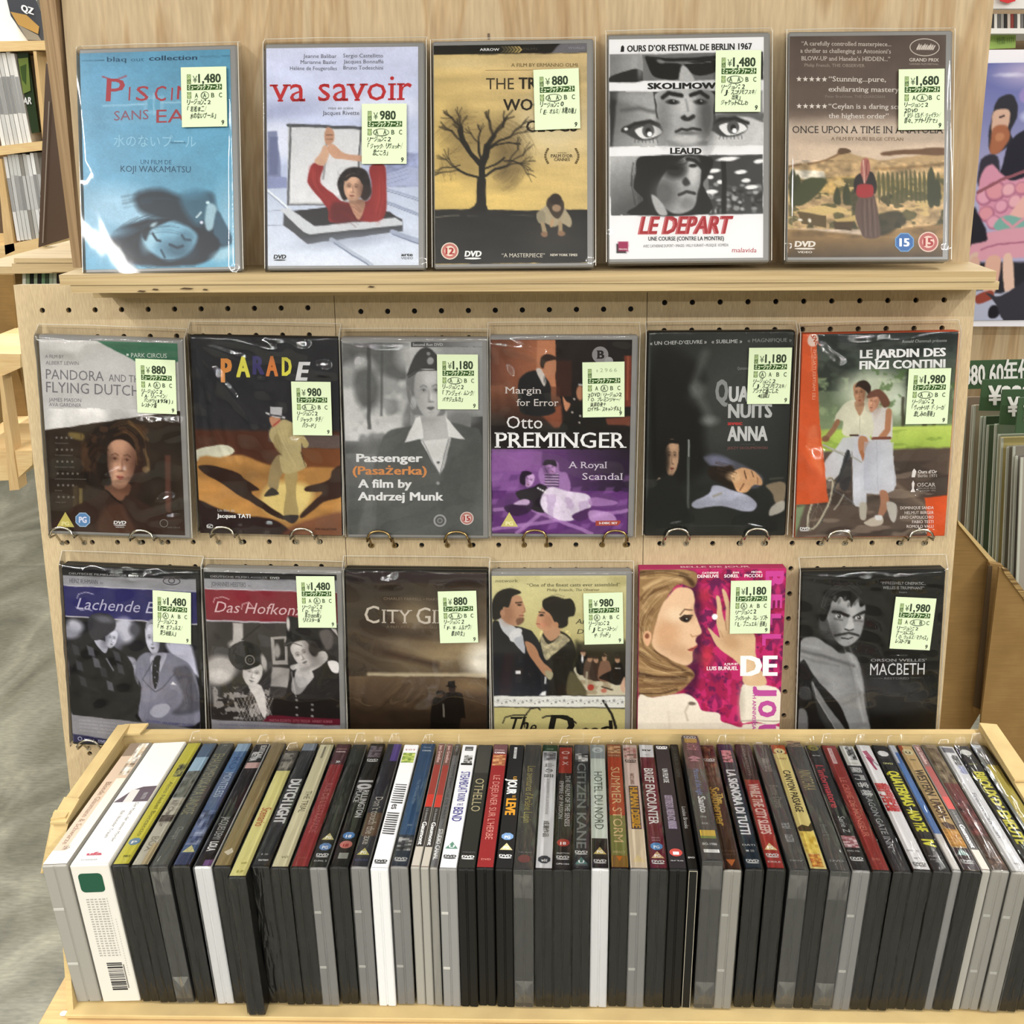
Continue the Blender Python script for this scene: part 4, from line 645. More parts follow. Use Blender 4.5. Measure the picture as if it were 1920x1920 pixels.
def art_B6(a):
    a.gr((700, 150), (700, 900), '2e3436', '7d8f6a').blob(.0, '1c2320', 18, 16, 5, .2, (240, 140, 1400, 600), .7).blob(.18, '8fa27a', 10, 10, 6, .2, (250, 480, 1400, 880), .8).el(700, 600, 260, 160, 'cfd6c0', 0, 120, .85).el(920, 700, 80, 120, 'd8e0d0', 0, 70, .7).blob(.25, '4f6b3a', 8, 8, 7, .15, (560, 420, 1400, 800), .7)
    a.rc(940, 640, 965, 930, '4c4a3a', 10, .9).rc(1110, 800, 1150, 940, '3c3a2e', 8).rc(1190, 800, 1220, 940, '4a4838', 8)
    a.poly([(270, 900), (1360, 870), (1345, 1060), (300, 1080)], 'a9c25a', 24).gr((1000, 880), (1000, 1060), 'c6d66c', '9cb44e', .8, (850, 880, 1350, 1060)).blob(.22, '7c9440', 14, 6, 9, .2, (300, 900, 1350, 1070), .6)
    a.poly([(300, 1075), (1345, 1050), (1300, 1790), (80, 1790)], '57483f', 24).blob(.0, '3d332e', 40, 12, 10, .2, (90, 1150, 1340, 1790), .7).blob(.24, '8c7c6e', 30, 8, 14, .15, (90, 1150, 1340, 1790), .6).ln([(880, 1330), (1180, 1560)], 30, '80705f', 30, .6)
    a.sp([(310, 1180), (420, 1060), (480, 1180), (400, 1300), (330, 1300)], 'c3c3c6', 10).sp([(440, 990), (620, 960), (640, 1100), (600, 1250), (560, 1500), (660, 1500), (665, 1250), (700, 1000), (640, 950)], 'c8c8cc', 8)
    a.sp([(480, 690), (560, 660), (690, 690), (740, 780), (700, 950), (600, 960), (470, 940), (470, 830), (400, 830), (430, 750)], 'cfcdb8', 10).nz(.08, 12, 18, 3, (400, 660, 760, 960)).poly([(545, 940), (660, 940), (665, 1500), (555, 1505)], 'c6c7cf', 8).poly([(320, 1190), (470, 960), (560, 960), (540, 1120), (400, 1260), (330, 1290)], 'c4c5ca', 10).ln([(530, 946), (592, 946)], 16, '4a3226', 5)
    a.ln([(600, 700), (605, 930)], 4, 'a3a08c', 5, .8).sp([(560, 680), (600, 790), (640, 690)], 'a98468', 8).ln([(425, 835), (390, 900), (340, 960)], 42, '8f664c', 8).el(328, 972, 30, 26, '7d5640')
    a.face(600, 610, 52, 90, -8, 'a87c60', '3a2216', -1, turn=-.3, shade=.35).sp([(565, 560), (590, 515), (650, 512), (692, 560), (680, 640), (660, 600), (600, 560)], '2e1f18', 8)
    a.sp([(700, 760), (780, 725), (860, 760), (870, 900), (850, 990), (710, 980), (720, 880)], 'd2cdca', 8).ln([(840, 760), (830, 900), (760, 1000), (660, 1030)], 50, 'b07c5c', 8).sp([(600, 960), (660, 960), (680, 1040), (640, 1110), (600, 1080)], 'b07c5c', 8).ln([(620, 1080), (640, 1140)], 30, 'a46a48', 8)
    a.face(715, 680, 46, 78, 14, 'c8967a', '5a3426', -1, turn=-.45, eye=.6, shade=.3).sp([(660, 650), (690, 600), (750, 580), (810, 620), (850, 700), (800, 730), (760, 660), (740, 640)], '6a4436', 10)
    a.sp([(705, 980), (850, 985), (880, 1160), (885, 1395), (620, 1395), (640, 1120)], 'bfc0c8', 8).gr((640, 1200), (885, 1200), 'a9abb6', 'd2d3d9', .6, (640, 1000, 884, 1393)).ln([(745, 1000), (760, 1395)], 5, '9c9daa', 6, .6).ln([(715, 975), (850, 968)], 24, '7a4a3c', 5)
    for k in range(5): a.ln([(300 + 8 * k, 1020 + 4 * k), (420 + 30 * k, 1065 + 20 * k)], 5, '8c8c84', 5, .7)
    a.ln([(310, 1020), (440, 1080), (520, 1100), (620, 1160)], 12, 'a5a39c', 5).ln([(520, 1070), (430, 1300), (300, 1650)], 14, '33363a', 6).ln([(520, 1080), (480, 1200), (430, 1320)], 20, '2a2c30', 6).ln([(560, 1500), (420, 1400), (330, 1330)], 8, '5a5a5c', 5)
    a.sp([(490, 1090), (530, 1080), (540, 1280), (500, 1400), (440, 1330)], '2e2f33', 8, .8)
    pts = [(290 + 0.42 * 230 * math.cos(t) - 60 * math.sin(t) * .6 + 0, 1500 + 190 * math.sin(t) - 100 * math.cos(t)) for t in np.linspace(0, 6.28, 22)]
    a.ln(pts, 20, 'b8b09a', 6).ln([(p_[0] + 6, p_[1] + 4) for p_ in pts], 5, '3a3630', 5)
    for k in range(0, 22, 3): a.ln([(290 - 20, 1500), pts[k]], 3, 'a5a094', 4, .5)
    a.ln([(480, 1430), (440, 1500), (400, 1550)], 12, '9c9688', 6)
    a.sp([(775, 1400), (830, 1400), (850, 1500), (800, 1600), (760, 1600), (780, 1500)], 'a4745a', 8).sp([(612, 1500), (665, 1500), (670, 1600), (650, 1640), (615, 1620)], 'b5aea0', 8).sp([(645, 1660), (740, 1610), (800, 1620), (790, 1680), (700, 1690)], 'bfb4a4', 8).sp([(830, 1490), (910, 1510), (915, 1600), (890, 1660), (850, 1600)], 'b8b4ac', 8).sp([(740, 1600), (790, 1600), (790, 1640), (745, 1635)], 'dcdcdc', 6)
    a.poly([(130, 140), (245, 140), (275, 800), (355, 1490), (85, 1510)], 'c9562a', 5).sp([(190, 900), (250, 880), (310, 1250), (240, 1180), (180, 1060)], 'd8744a', 30, .7).ln([(200, 150), (215, 430)], 6, 'e8c4b0', 5, .6)
    a.poly([(1135, 1460), (1330, 1440), (1303, 1790), (1160, 1790), (1170, 1640)], 'cf5428', 5)
    a.photo(.04, .09)
    a.el(218, 190, 44, 52, 'd9c4b8', 0, 6).t('SNC', 152, 236, 196, 38, 'b04a24', .03, 242, rot=True).t('LES MAITRES ITALIENS', 655, 260, 214, 24, 'e0a890', 0, 226, rot=True)
    a.T[-1] = a.T[-1][:1] + (655, 262, 216, 24) + a.T[-1][5:7] + (222,) + a.T[-1][8:]
    a.t('Ronald Chammah présente', 938, 1296, 222, 22, 'a5a8a8', 0, 218, sk=.2, serif=.03).t('LE JARDIN DES', 598, 1292, 336, 62, 'efefef', .045, 328).t('FINZI CONTINI', 596, 1290, 422, 62, 'efefef', .045, 416)
    a.t('Ours d’Or', 1082, 1236, 1258, 26, 'e6e0dc', .02).t('Berlin 1971', 1082, 1234, 1290, 24, 'c9c2bc').t('OSCAR', 1076, 1226, 1366, 30, 'd9d2cc', .004, serif=.05).t('MEILLEUR FILM', 1076, 1226, 1386, 12, 'aaa29c').t('ETRANGER 1972', 1076, 1226, 1406, 12, 'aaa29c')
    a.shp([(1030, 1290), (1036, 1240), (1050, 1218), (1068, 1240), (1058, 1290)], 'e6e0dc').shp([(1024, 1410), (1036, 1380), (1032, 1340), (1044, 1315), (1056, 1340), (1050, 1380), (1062, 1410)], 'e6e0dc')
    for s_, x0, y in (('DOMINIQUE SANDA', 942, 1552), ('HELMUT BERGER', 978, 1592), ('LINO CAPOLICCHIO', 942, 1630), ('FABIO TESTI', 1040, 1668), ('ROMOLO VALLI', 996, 1706)): a.t(s_, x0, 1214, y, 24, 'e6dcd6', .01)
    a.dvd(122, 202, 1716, 22, 'ddd')
def german(a, strip, who, x1, title, names, w0):
    a.rc(0, 0, 2000, 2000, '8c8a90')
    y0 = 185 if w0 else 205
    a.poly([(60, y0 - 20), (1330, y0), (1330, y0 + 62), (60, y0 + 57)], '16161a', 4).poly([(60, y0 + 57), (1330, y0 + 62), (1330, y0 + 155), (60, y0 + 142)], '98989e', 4)
    a.poly([(60, y0 + 142), (1330, y0 + 158), (1330, y0 + 430), (70, y0 + 415)], strip, 4).ln([(60, y0 + 143), (1330, y0 + 160)], 9, 'c4c2c8', 4).ln([(60, y0 + 418), (1330, y0 + 432)], 10, 'c8c4cc', 4)
    a.t('DEUTSCHE FILMKLASSIKER', 148 if w0 else 134, 655 if w0 else 640, y0 + 46, 16, '9a9a9e', .01, y0 + 52).t('DVD', 672 if w0 else 662, 758 if w0 else 745, y0 + 52, 16, 'ccc', .03)
    a.t(who, 152 if w0 else 138, x1, y0 + 120, 38, '55555c', .01, y0 + 125).t('IN', x1 + 22, x1 + 46, y0 + 125, 20, '66666c')
def art_C1(a):
    german(a, '28265f', 'HEINZ RÜHMANN', 400, '', '', 1)
    a.poly([(105, 608), (1290, 622), (1300, 1515), (165, 1500)], '1b1b20', 4)
    a.el(200, 680, 70, 50, 'c9c9d6', 20, 40, .9).el(150, 740, 90, 60, 'a5a5b4', 0, 40, .8).el(630, 700, 100, 110, 'd0d0de', 0, 50, .9).el(560, 800, 60, 80, '7c7c8c', 0, 50, .8).el(720, 690, 50, 60, '4b4b55', 0, 40).sp([(1000, 780), (1200, 770), (1270, 1000), (1280, 1060), (1060, 900)], 'c9c9dc', 30, .9)
    a.sp([(640, 940), (720, 940), (760, 1050), (740, 1250), (700, 1200), (660, 1100)], '9a9aa8', 14, .8).nz(.5, 5, 6, 4, (640, 930, 780, 1280))
    a.sp([(170, 1060), (230, 930), (330, 830), (460, 820), (620, 900), (700, 1000), (720, 1120), (780, 1250), (770, 1500), (170, 1495), (150, 1200)], '0f0f12', 12)
    for i, (x, y) in enumerate(((230, 1040), (330, 900), (440, 1080), (560, 930), (500, 1200), (260, 1180), (590, 1040), (380, 1000), (200, 900))): a.poly([(x - 34, y - 50), (x + 22, y - 30), (x + 40, y + 50), (x - 16, y + 40)], ('4a4a52', '6c6c76', '3a3a40')[i % 3], 12, .75)
    a.sp([(370, 800), (470, 810), (490, 850), (460, 910), (400, 860)], 'b9b9c8', 8).ln([(470, 960), (530, 1060)], 14, '8a8a94', 8, .8)
    a.face(515, 780, 56, 82, 8, 'c8c8d6', '3a3a44', 1, turn=.5, mouth='444').sp([(310, 690), (320, 600), (400, 560), (500, 565), (552, 620), (550, 690), (500, 740), (400, 800), (340, 780)], '33333a', 10).el(450, 610, 80, 30, '777783', 10, 30, .7)
    a.sp([(740, 960), (800, 890), (880, 880), (1020, 870), (1100, 900), (1210, 970), (1270, 1100), (1290, 1300), (1250, 1480), (780, 1500), (780, 1200), (730, 1080)], '7c7c8c', 12).nz(.12, 20, 30, 6, (740, 880, 1290, 1490)).sp([(1060, 1020), (1200, 980), (1270, 1150), (1280, 1350), (1050, 1400), (1150, 1250)], '45454f', 30, .8).sp([(870, 900), (1000, 880), (940, 1050), (900, 1210), (860, 1000)], 'b9b9c8', 8)
    a.sp([(905, 905), (950, 905), (940, 960), (930, 1100), (895, 1200), (870, 1050), (880, 960)], '1d1d22', 6)
    for x, y in ((900, 990), (920, 1040), (895, 1090), (910, 1140)): a.el(x, y, 6, 6, '88889a')
    a.ln([(880, 950), (790, 1120), (890, 1220)], 8, '3c3c46', 8, .8).ln([(1080, 1040), (960, 1180), (900, 1220)], 8, '3c3c46', 8, .8).poly([(1035, 1145), (1060, 1118), (1085, 1140)], 'eee', 4).sp([(850, 1400), (900, 1340), (1000, 1320), (1030, 1370), (960, 1440), (880, 1440)], 'a9a9b6', 10)
    a.face(880, 760, 70, 130, -4, 'c4c4d2', '3a3a44', -1, turn=-.3, mouth='333')
    a.sp([(820, 700), (830, 620), (900, 590), (1010, 640), (1030, 800), (1000, 760), (960, 650), (860, 630)], '9a9aa6', 10)
    a.poly([(160, 1500), (1320, 1512), (1320, 1800), (165, 1800)], '8c8a90', 4).hair([(800, 950), (830, 1200), (800, 1480)], 50, 16, ['5c5c6a', '9494a4'], 7, .4, 2).hair([(1150, 1000), (1200, 1200), (1180, 1450)], 60, 16, ['5c5c6a', '3c3c46'], 7, .4, 3).photo(.05, .1)
    a.t('Lachende Erben', 210, 1150, 532, 96, 'b5b2cc', 0, 545, sk=.32)
    a.ln([(205, 520), (250, 545), (300, 530), (350, 545)], 7, 'b5b2cc', 5).ln([(215, 440), (230, 400), (290, 385), (360, 400)], 7, 'b5b2cc', 5)
    for k, x in enumerate((815, 962, 1140)): a.t(('LIEN DEYERS', 'MAX ADALBERT', 'IDA WÜST')[k], x, x + (130, 155, 95)[k], 1496, 20, '4c4a84', .01)
    for k in range(4): a.t('LACHENDE ERBEN · DEUTSCHLAND · REGIE MAX OPHÜLS · BUCH · KAMERA · MUSIK', 225, (700, 985, 1000, 880)[k], 1548 + 32 * k, 16, 'b3b1b8')
    a.poly([(165, 1680), (470, 1690), (520, 1740), (640, 1790), (175, 1790)], '1f1d48', 4).t('PTM', 268, 356, 1728, 20, 'a9a8c8', .01).dvd(388, 466, 1728, 20, 'a9a8c8').ring(230, 1716, 14, 14, 'a9a8c8', 6, 14)
    a.ring(1050, 265, 70, 26, '3c3a42', 8, 24).ring(1050, 262, 22, 16, '3c3a42', 8, 14).ln([(975, 235), (1130, 232)], 8, '4a4850', 5)
def art_C2(a):
    german(a, '7c222f', 'JOHANNES HEESTERS', 445, '', '', 0)
    a.poly([(80, 632), (1260, 640), (1250, 1530), (110, 1505)], '3a3634', 4).nz(.4, 25, 25, 5, (80, 632, 1260, 1530))
    a.rc(320, 640, 410, 830, 'c9c4c0', 16, .9).el(340, 830, 60, 40, 'b9b4b0', 0, 30).ln([(400, 790), (560, 660)], 12, '1d1a18', 8).el(200, 1040, 140, 110, 'b3aeaa', 0, 50, .95).el(180, 1120, 110, 70, 'cfcac6', 0, 40, .8).poly([(650, 760), (790, 750), (800, 1000), (665, 1000)], 'a39e9a', 6).poly([(680, 780), (770, 775), (775, 960), (690, 965)], '2c2826', 6).el(705, 880, 26, 60, 'b9b4b0', 0, 16, .8).poly([(660, 1020), (810, 1030), (800, 1200), (640, 1190)], 'aaa5a1', 14, .9)
    a.sp([(760, 1280), (840, 1050), (960, 980), (1100, 930), (1250, 960), (1250, 1510), (640, 1500), (650, 1320)], '232020', 10).sp([(860, 1060), (950, 990), (1030, 1100), (900, 1200)], 'b9b5b3', 8).sp([(820, 1010), (900, 980), (1110, 870), (1150, 950), (1000, 1050), (930, 1020), (840, 1040)], 'c3bfbc', 8).sp([(850, 1100), (980, 1130), (900, 1250), (830, 1240)], 'a5a1a0', 10, .8).nz(.2, 10, 20, 8, (800, 950, 1250, 1300)).sp([(1150, 970), (1210, 955), (1250, 980), (1250, 1060), (1190, 1050)], 'dedad8', 6)
    a.ln([(830, 1060), (860, 1280)], 8, 'c9c5c3', 6, .7).poly([(660, 1300), (1250, 1290), (1250, 1510), (620, 1505)], '1a1718', 12, .9)
    for x, y in ((868, 1310), (868, 1375), (868, 1440), (1005, 1350), (1005, 1395), (1005, 1450)): a.el(x, y, 12, 10, '8c8886')
    a.face(930, 900, 95, 125, -24, 'c1bbb7', '3a3432', -1, turn=-.45, mouth='444').el(1030, 860, 40, 60, '2a2422', -20, 16)
    a.sp([(765, 830), (790, 770), (800, 600), (860, 575), (1100, 640), (1200, 680), (1110, 860), (1040, 790), (950, 780), (860, 800), (790, 835)], '1c1a1b', 8).el(812, 640, 14, 60, 'cfcac6', 0, 8).ln([(765, 830), (830, 800), (930, 830)], 8, '5a5654', 6).sp([(1090, 700), (1190, 690), (1200, 820), (1150, 860), (1100, 780)], '6a6260', 20, .8).poly([(1190, 670), (1235, 680), (1250, 750)], 'b9b4b0', 5)
    a.sp([(110, 1500), (120, 1280), (250, 1200), (420, 1180), (520, 1210), (640, 1260), (640, 1490), (560, 1500)], '2c2827', 10).blob(.1, 'b3aeaa', 5, 5, 17, .12, (120, 1200, 640, 1500), .7)
    for k in range(9): a.ln([(300 + k * 36, 1300), (380 + k * 36, 1500)], 4, 'cfcac6', 4, .7).ln([(420 + k * 30, 1290), (330 + k * 30, 1500)], 4, 'cfcac6', 4, .7)
    a.sp([(440, 1180), (560, 1190), (600, 1400), (570, 1470), (500, 1300)], 'cbc6c2', 10)
    a.face(480, 1080, 95, 110, 12, 'd0cbc7', '4a4442', 1, turn=.2, mouth='555', shade=.2).sp([(270, 920), (290, 850), (400, 800), (530, 830), (570, 900), (560, 990), (470, 1040), (370, 1050), (300, 1000)], '1a1817', 8).ring(463, 962, 34, 34, '6f6b68', 12, 20).ring(463, 962, 12, 12, '55514e', 6, 14).el(585, 980, 24, 70, 'cfcac6', -10, 14, .8)
    a.poly([(105, 1505), (1320, 1530), (1320, 1800), (105, 1800)], '8c8a90', 4).photo(.06, .14)
    a.t('Das Hofkonzert', 160, 1110, 548, 92, 'd2b0b4', 0, 572, sk=.32).ln([(150, 470), (165, 430), (230, 415), (290, 440)], 7, 'd2b0b4', 5).ln([(400, 520), (410, 480), (470, 460), (500, 500)], 7, 'd2b0b4', 5)
    a.poly([(620, 1450), (1250, 1470), (1250, 1530), (560, 1510)], '5e1a2a', 6)
    for k, x in enumerate((622, 830, 1003)): a.t(('MARTHA EGGERTH', 'OTTO TRESSLER', 'HERBERT HÜBNER')[k], x, x + (190, 155, 180)[k], 1508, 24, '9c5a66', .01)
    for k in range(3): a.t('DAS HOFKONZERT · MARTHA EGGERTH · OTTO TRESSLER · HERBERT HÜBNER · REGIE DETLEF SIERCK', 170, (1080, 980, 720)[k], 1556 + 32 * k, 16, '6a6a88', 0, 1562 + 32 * k)
def art_C3(a):
    a.gr((60, 600), (1300, 600), '1d1611', '5f5140').gr((600, 200), (600, 520), '2a221c', '5a4b3a', .55, (0, 200, 2000, 1110))
    a.el(1000, 900, 420, 130, 'a08c68', -8, 200, .75).el(1290, 960, 160, 160, 'e8e2d2', 0, 160, .95).el(650, 560, 160, 120, '8a7a60', 0, 120, .7).el(420, 800, 260, 50, '80705a', 12, 80, .7).el(640, 730, 200, 30, '3a2c22', 8, 50, .8).ln([(400, 900), (640, 950), (860, 1000)], 50, '38291f', 50, .8).el(300, 700, 200, 120, '33261d', 0, 120, .6).nz(.18, 60, 10, 3, (40, 180, 1350, 1110))
    a.ln([(250, 1095), (700, 1090), (1300, 1085)], 34, 'cdbf9e', 26, .8)
    a.poly([(40, 1112), (1310, 1104), (1345, 1800), (40, 1800)], '4e3d2e', 8).gr((300, 1110), (300, 1500), '66533e', '261b13', .9, (40, 1112, 1350, 1800)).el(1200, 1180, 200, 60, '8a7250', 0, 90, .7).nz(.25, 14, 8, 5, (40, 1300, 1350, 1800))
    a.sp([(815, 1480), (840, 1300), (880, 1290), (860, 1240), (890, 1228), (935, 1235), (940, 1280), (950, 1250), (990, 1235), (1060, 1240), (1110, 1270), (1135, 1450), (1130, 1475), (1095, 1480), (1080, 1610), (1070, 1800), (830, 1800)], '110d0b', 8)
    a.el(1010, 1210, 32, 36, '2e231b', 0, 6).poly([(945, 1186), (965, 1180), (975, 1145), (1030, 1142), (1038, 1180), (1055, 1195), (1000, 1200)], '0f0b09', 5).el(900, 1262, 28, 30, '4a3a2c', 0, 6).ln([(930, 1350), (940, 1460)], 16, '8a8478', 8, .8).ln([(868, 1252), (935, 1240)], 16, '16100d', 5)
    a.poly([(60, 200), (1285, 200), (1280, 285), (60, 300)], '2b2229', 20, .6)
    a.photo(.05, .08)
    a.t('CHARLES FARRELL • MARY DUNCAN', 388, 1060, 440, 22, '7c6c5a').t('C', 218, 350, 642, 148, 'c9bfb0', .008, serif=.05).t('ITY', 372, 640, 640, 116, 'c9bfb0', .006, serif=.055).t('G', 678, 805, 642, 140, 'c9bfb0', .008, serif=.05).t('IRL', 820, 1050, 636, 116, 'c9bfb0', .006, serif=.055).t('A FILM BY F. W. MURNAU', 412, 860, 682, 20, '7a6a58')
def art_C4(a):
    a.rc(0, 0, 2000, 2000, 'cfc792').gr((600, 230), (600, 900), 'd2cb9a', 'b5ab74', .8).blob(.2, 'aaa06c', 30, 25, 3, .25, (90, 225, 1290, 1280), .6)
    a.sp([(840, 830), (920, 810), (1290, 800), (1290, 1280), (840, 1280)], '2a2718', 50).gr((1000, 780), (1000, 900), '6c6a48', '2a2718', .6, (900, 800, 1290, 900))
    a.sp([(840, 1030), (930, 1010), (1010, 1080), (1290, 1200), (1290, 1280), (880, 1280), (830, 1100)], 'c4bda4', 10).blob(.2, '8c7a5c', 8, 6, 6, .2, (850, 1040, 1200, 1270), .6)
    for x, y, c in ((910, 930, '16130f'), (975, 970, '5a4636'), (1030, 985, '3a2a20'), (1105, 990, '7c5c48'), (1220, 1010, '12100e')): a.sp([(x - 50, y + 140), (x - 44, y), (x, y - 30), (x + 48, y), (x + 60, y + 150)], c, 8)
    for x, y in ((912, 900), (972, 950), (1028, 958), (1104, 940), (1220, 960)): a.el(x, y, 22, 28, 'a88468', 0, 6).el(x, y - 22, 24, 14, '3a2a20', 0, 6)
    a.sp([(1105, 905), (1100, 895), (1130, 920)], '9c7c54', 8).poly([(1200, 1030), (1250, 1030), (1240, 1150), (1200, 1130)], 'd0ccc0', 6).sp([(1060, 1110), (1200, 1040), (1290, 1060), (1240, 1180), (1120, 1140)], '17130f', 8).sp([(1250, 1200), (1290, 1110), (1290, 1250)], 'c9a58c', 8).el(985, 1200, 30, 28, 'a33a2c', 0, 8).el(1105, 1230, 26, 20, 'b5705c', 0, 10).ln([(1090, 1195), (1180, 1225)], 12, '3c3428', 5).rc(940, 1060, 960, 1180, 'b9b49c', 5, .7).el(905, 950, 10, 34, 'ddd', 0, 5)
    a.sp([(560, 720), (690, 700), (800, 770), (850, 900), (830, 1050), (940, 1280), (500, 1280), (520, 900)], '1f1c14', 10).sp([(800, 1060), (900, 1150), (950, 1280), (780, 1280)], '6c6444', 20, .8)
    a.sp([(540, 740), (600, 820), (690, 760), (700, 720), (790, 780), (760, 820), (660, 900), (590, 960), (545, 860)], 'aaa080', 8).nz(.4, 3, 3, 14, (530, 700, 800, 1000)).sp([(560, 690), (690, 660), (700, 740), (630, 790), (580, 760)], 'b58c6c', 8)
    a.sp([(100, 680), (170, 620), (300, 660), (400, 680), (470, 720), (560, 900), (590, 1280), (115, 1280)], '16161a', 8).gr((120, 1100), (120, 1280), '16161a', '2b2e38', .7, (115, 1100, 560, 1280)).sp([(160, 610), (200, 600), (330, 690), (380, 760), (395, 900), (300, 800), (200, 700)], 'bfc0c2', 6).sp([(260, 730), (300, 690), (340, 680), (370, 700), (330, 780), (270, 790)], 'd2d2d2', 6).sp([(300, 780), (370, 760), (395, 890)], 'b0b2b8', 6)
    a.sp([(400, 800), (450, 810), (500, 860), (560, 980), (640, 1050), (600, 1110), (540, 1060), (430, 900)], 'ad7f5e', 8).sp([(580, 1050), (650, 1070), (630, 1130), (590, 1110)], 'a39c7c', 8).rc(315, 1052, 360, 1078, 'e2e2e2', 4).poly([(530, 1270), (560, 1240), (590, 1232), (588, 1276)], 'e6e6e6', 4).rc(575, 1110, 590, 1170, 'ccc', 4)
    a.sp([(180, 560), (260, 420), (340, 400), (372, 450), (398, 530), (380, 560), (384, 620), (330, 660), (260, 650), (190, 600)], 'b58a6c', 8).el(240, 560, 60, 80, '8c6248', 0, 60, .6).ln([(310, 462), (362, 458)], 12, '2a1c14', 6).el(345, 480, 18, 8, '2a1812', 0, 6).sp([(320, 600), (384, 590), (380, 630), (330, 655)], '5a3c2c', 12, .7).ln([(345, 572), (384, 570)], 7, '6e3428', 5).ln([(385, 500), (398, 532), (375, 545)], 6, '7a5038', 6, .8)
    a.sp([(110, 600), (102, 460), (150, 370), (240, 335), (330, 350), (355, 380), (280, 410), (250, 500), (200, 500), (180, 590)], '1a1615', 8).el(195, 550, 22, 30, 'b08468', 0, 6)
    a.sp([(505, 670), (500, 600), (525, 540), (560, 500), (640, 520), (680, 600), (640, 680), (580, 705)], 'c09270', 8).el(545, 570, 20, 9, '20140f', 0, 6).ln([(520, 545), (570, 548)], 9, '20140f', 6).ln([(500, 640), (530, 645)], 8, '8c3c34', 5).el(560, 650, 30, 24, 'cf8c72', 0, 24, .6).el(600, 620, 40, 60, '96684c', 0, 40, .5)
    a.sp([(548, 480), (560, 430), (640, 405), (740, 430), (800, 430), (840, 500), (830, 570), (780, 590), (770, 660), (700, 680), (650, 620), (620, 560), (570, 520)], '17130f', 8).el(668, 650, 24, 26, 'b98866', 0, 8)
    a.poly([(95, 1276), (1292, 1278), (1295, 1384), (95, 1374)], 'dcdcd6', 4).ln([(95, 1275), (1295, 1277)], 5, '222', 4).ln([(95, 1376), (1295, 1386)], 9, '2a2a2a', 5)
    a.hair([(110, 480), (180, 400), (300, 360)], 36, 14, ['2c2422', '0c0908'], 4, .6, 2).hair([(570, 470), (680, 430), (800, 480)], 40, 14, ['3a302a', '0c0908'], 4, .6, 3).hair([(590, 960), (640, 860), (760, 800)], 30, 20, ['c4bc9c', '7c7458'], 3, .6, 4).photo(.05, .06)
    for k in range(16): a.star(160 + k * 74, 1318 + (k % 2) * 14, 20, '9a9a98').star(195 + k * 74, 1345 - (k % 2) * 24, 11, '8a8a88')
    a.ln([(130 + k * 30, 1325 + 16 * math.sin(k * 1.3)) for k in range(39)], 4, 'b0b0ac', 4)
    a.t('network', 134, 330, 283, 26, '6a6850').t('“One of the finest casts ever assembled”', 408, 1228, 322, 28, '46422c', .006, serif=.035).t('Philip French,', 588, 820, 362, 22, '5a563c', .004, serif=.03).t('The Observer', 836, 1046, 362, 22, '5a563c', 0, sk=.2, serif=.03)
    a.t('Anjelica', 840, 1100, 642, 40, '3a3624', 0, sk=.25, serif=.04).t('Donal', 858, 1060, 730, 40, '3a3624', 0, sk=.25, serif=.04)
    a.t('Th', 235, 430, 1605, 140, '1b1b18', .012, sk=.3, serif=.06).t('e', 440, 500, 1605, 70 / .66, '1b1b18', .01, sk=.25).t('D', 600, 830, 1640, 190, '1b1b18', .03, sk=.2, serif=.07).t('ea', 880, 1060, 1655, 140, '1b1b18', .015, sk=.25).t('d', 1080, 1200, 1655, 160, '1b1b18', .015, sk=-.1)
    a.ln([(400, 1560), (400, 1460), (450, 1390), (520, 1380), (540, 1400)], 13, '222', 5).ln([(205, 1520), (225, 1470), (300, 1450), (420, 1445)], 11, '222', 5).ln([(560, 1470), (600, 1455), (780, 1460), (860, 1520)], 14, '222', 5).ln([(1100, 1320), (1180, 1440), (1220, 1560), (1205, 1650)], 22, '1c1c1a', 5)
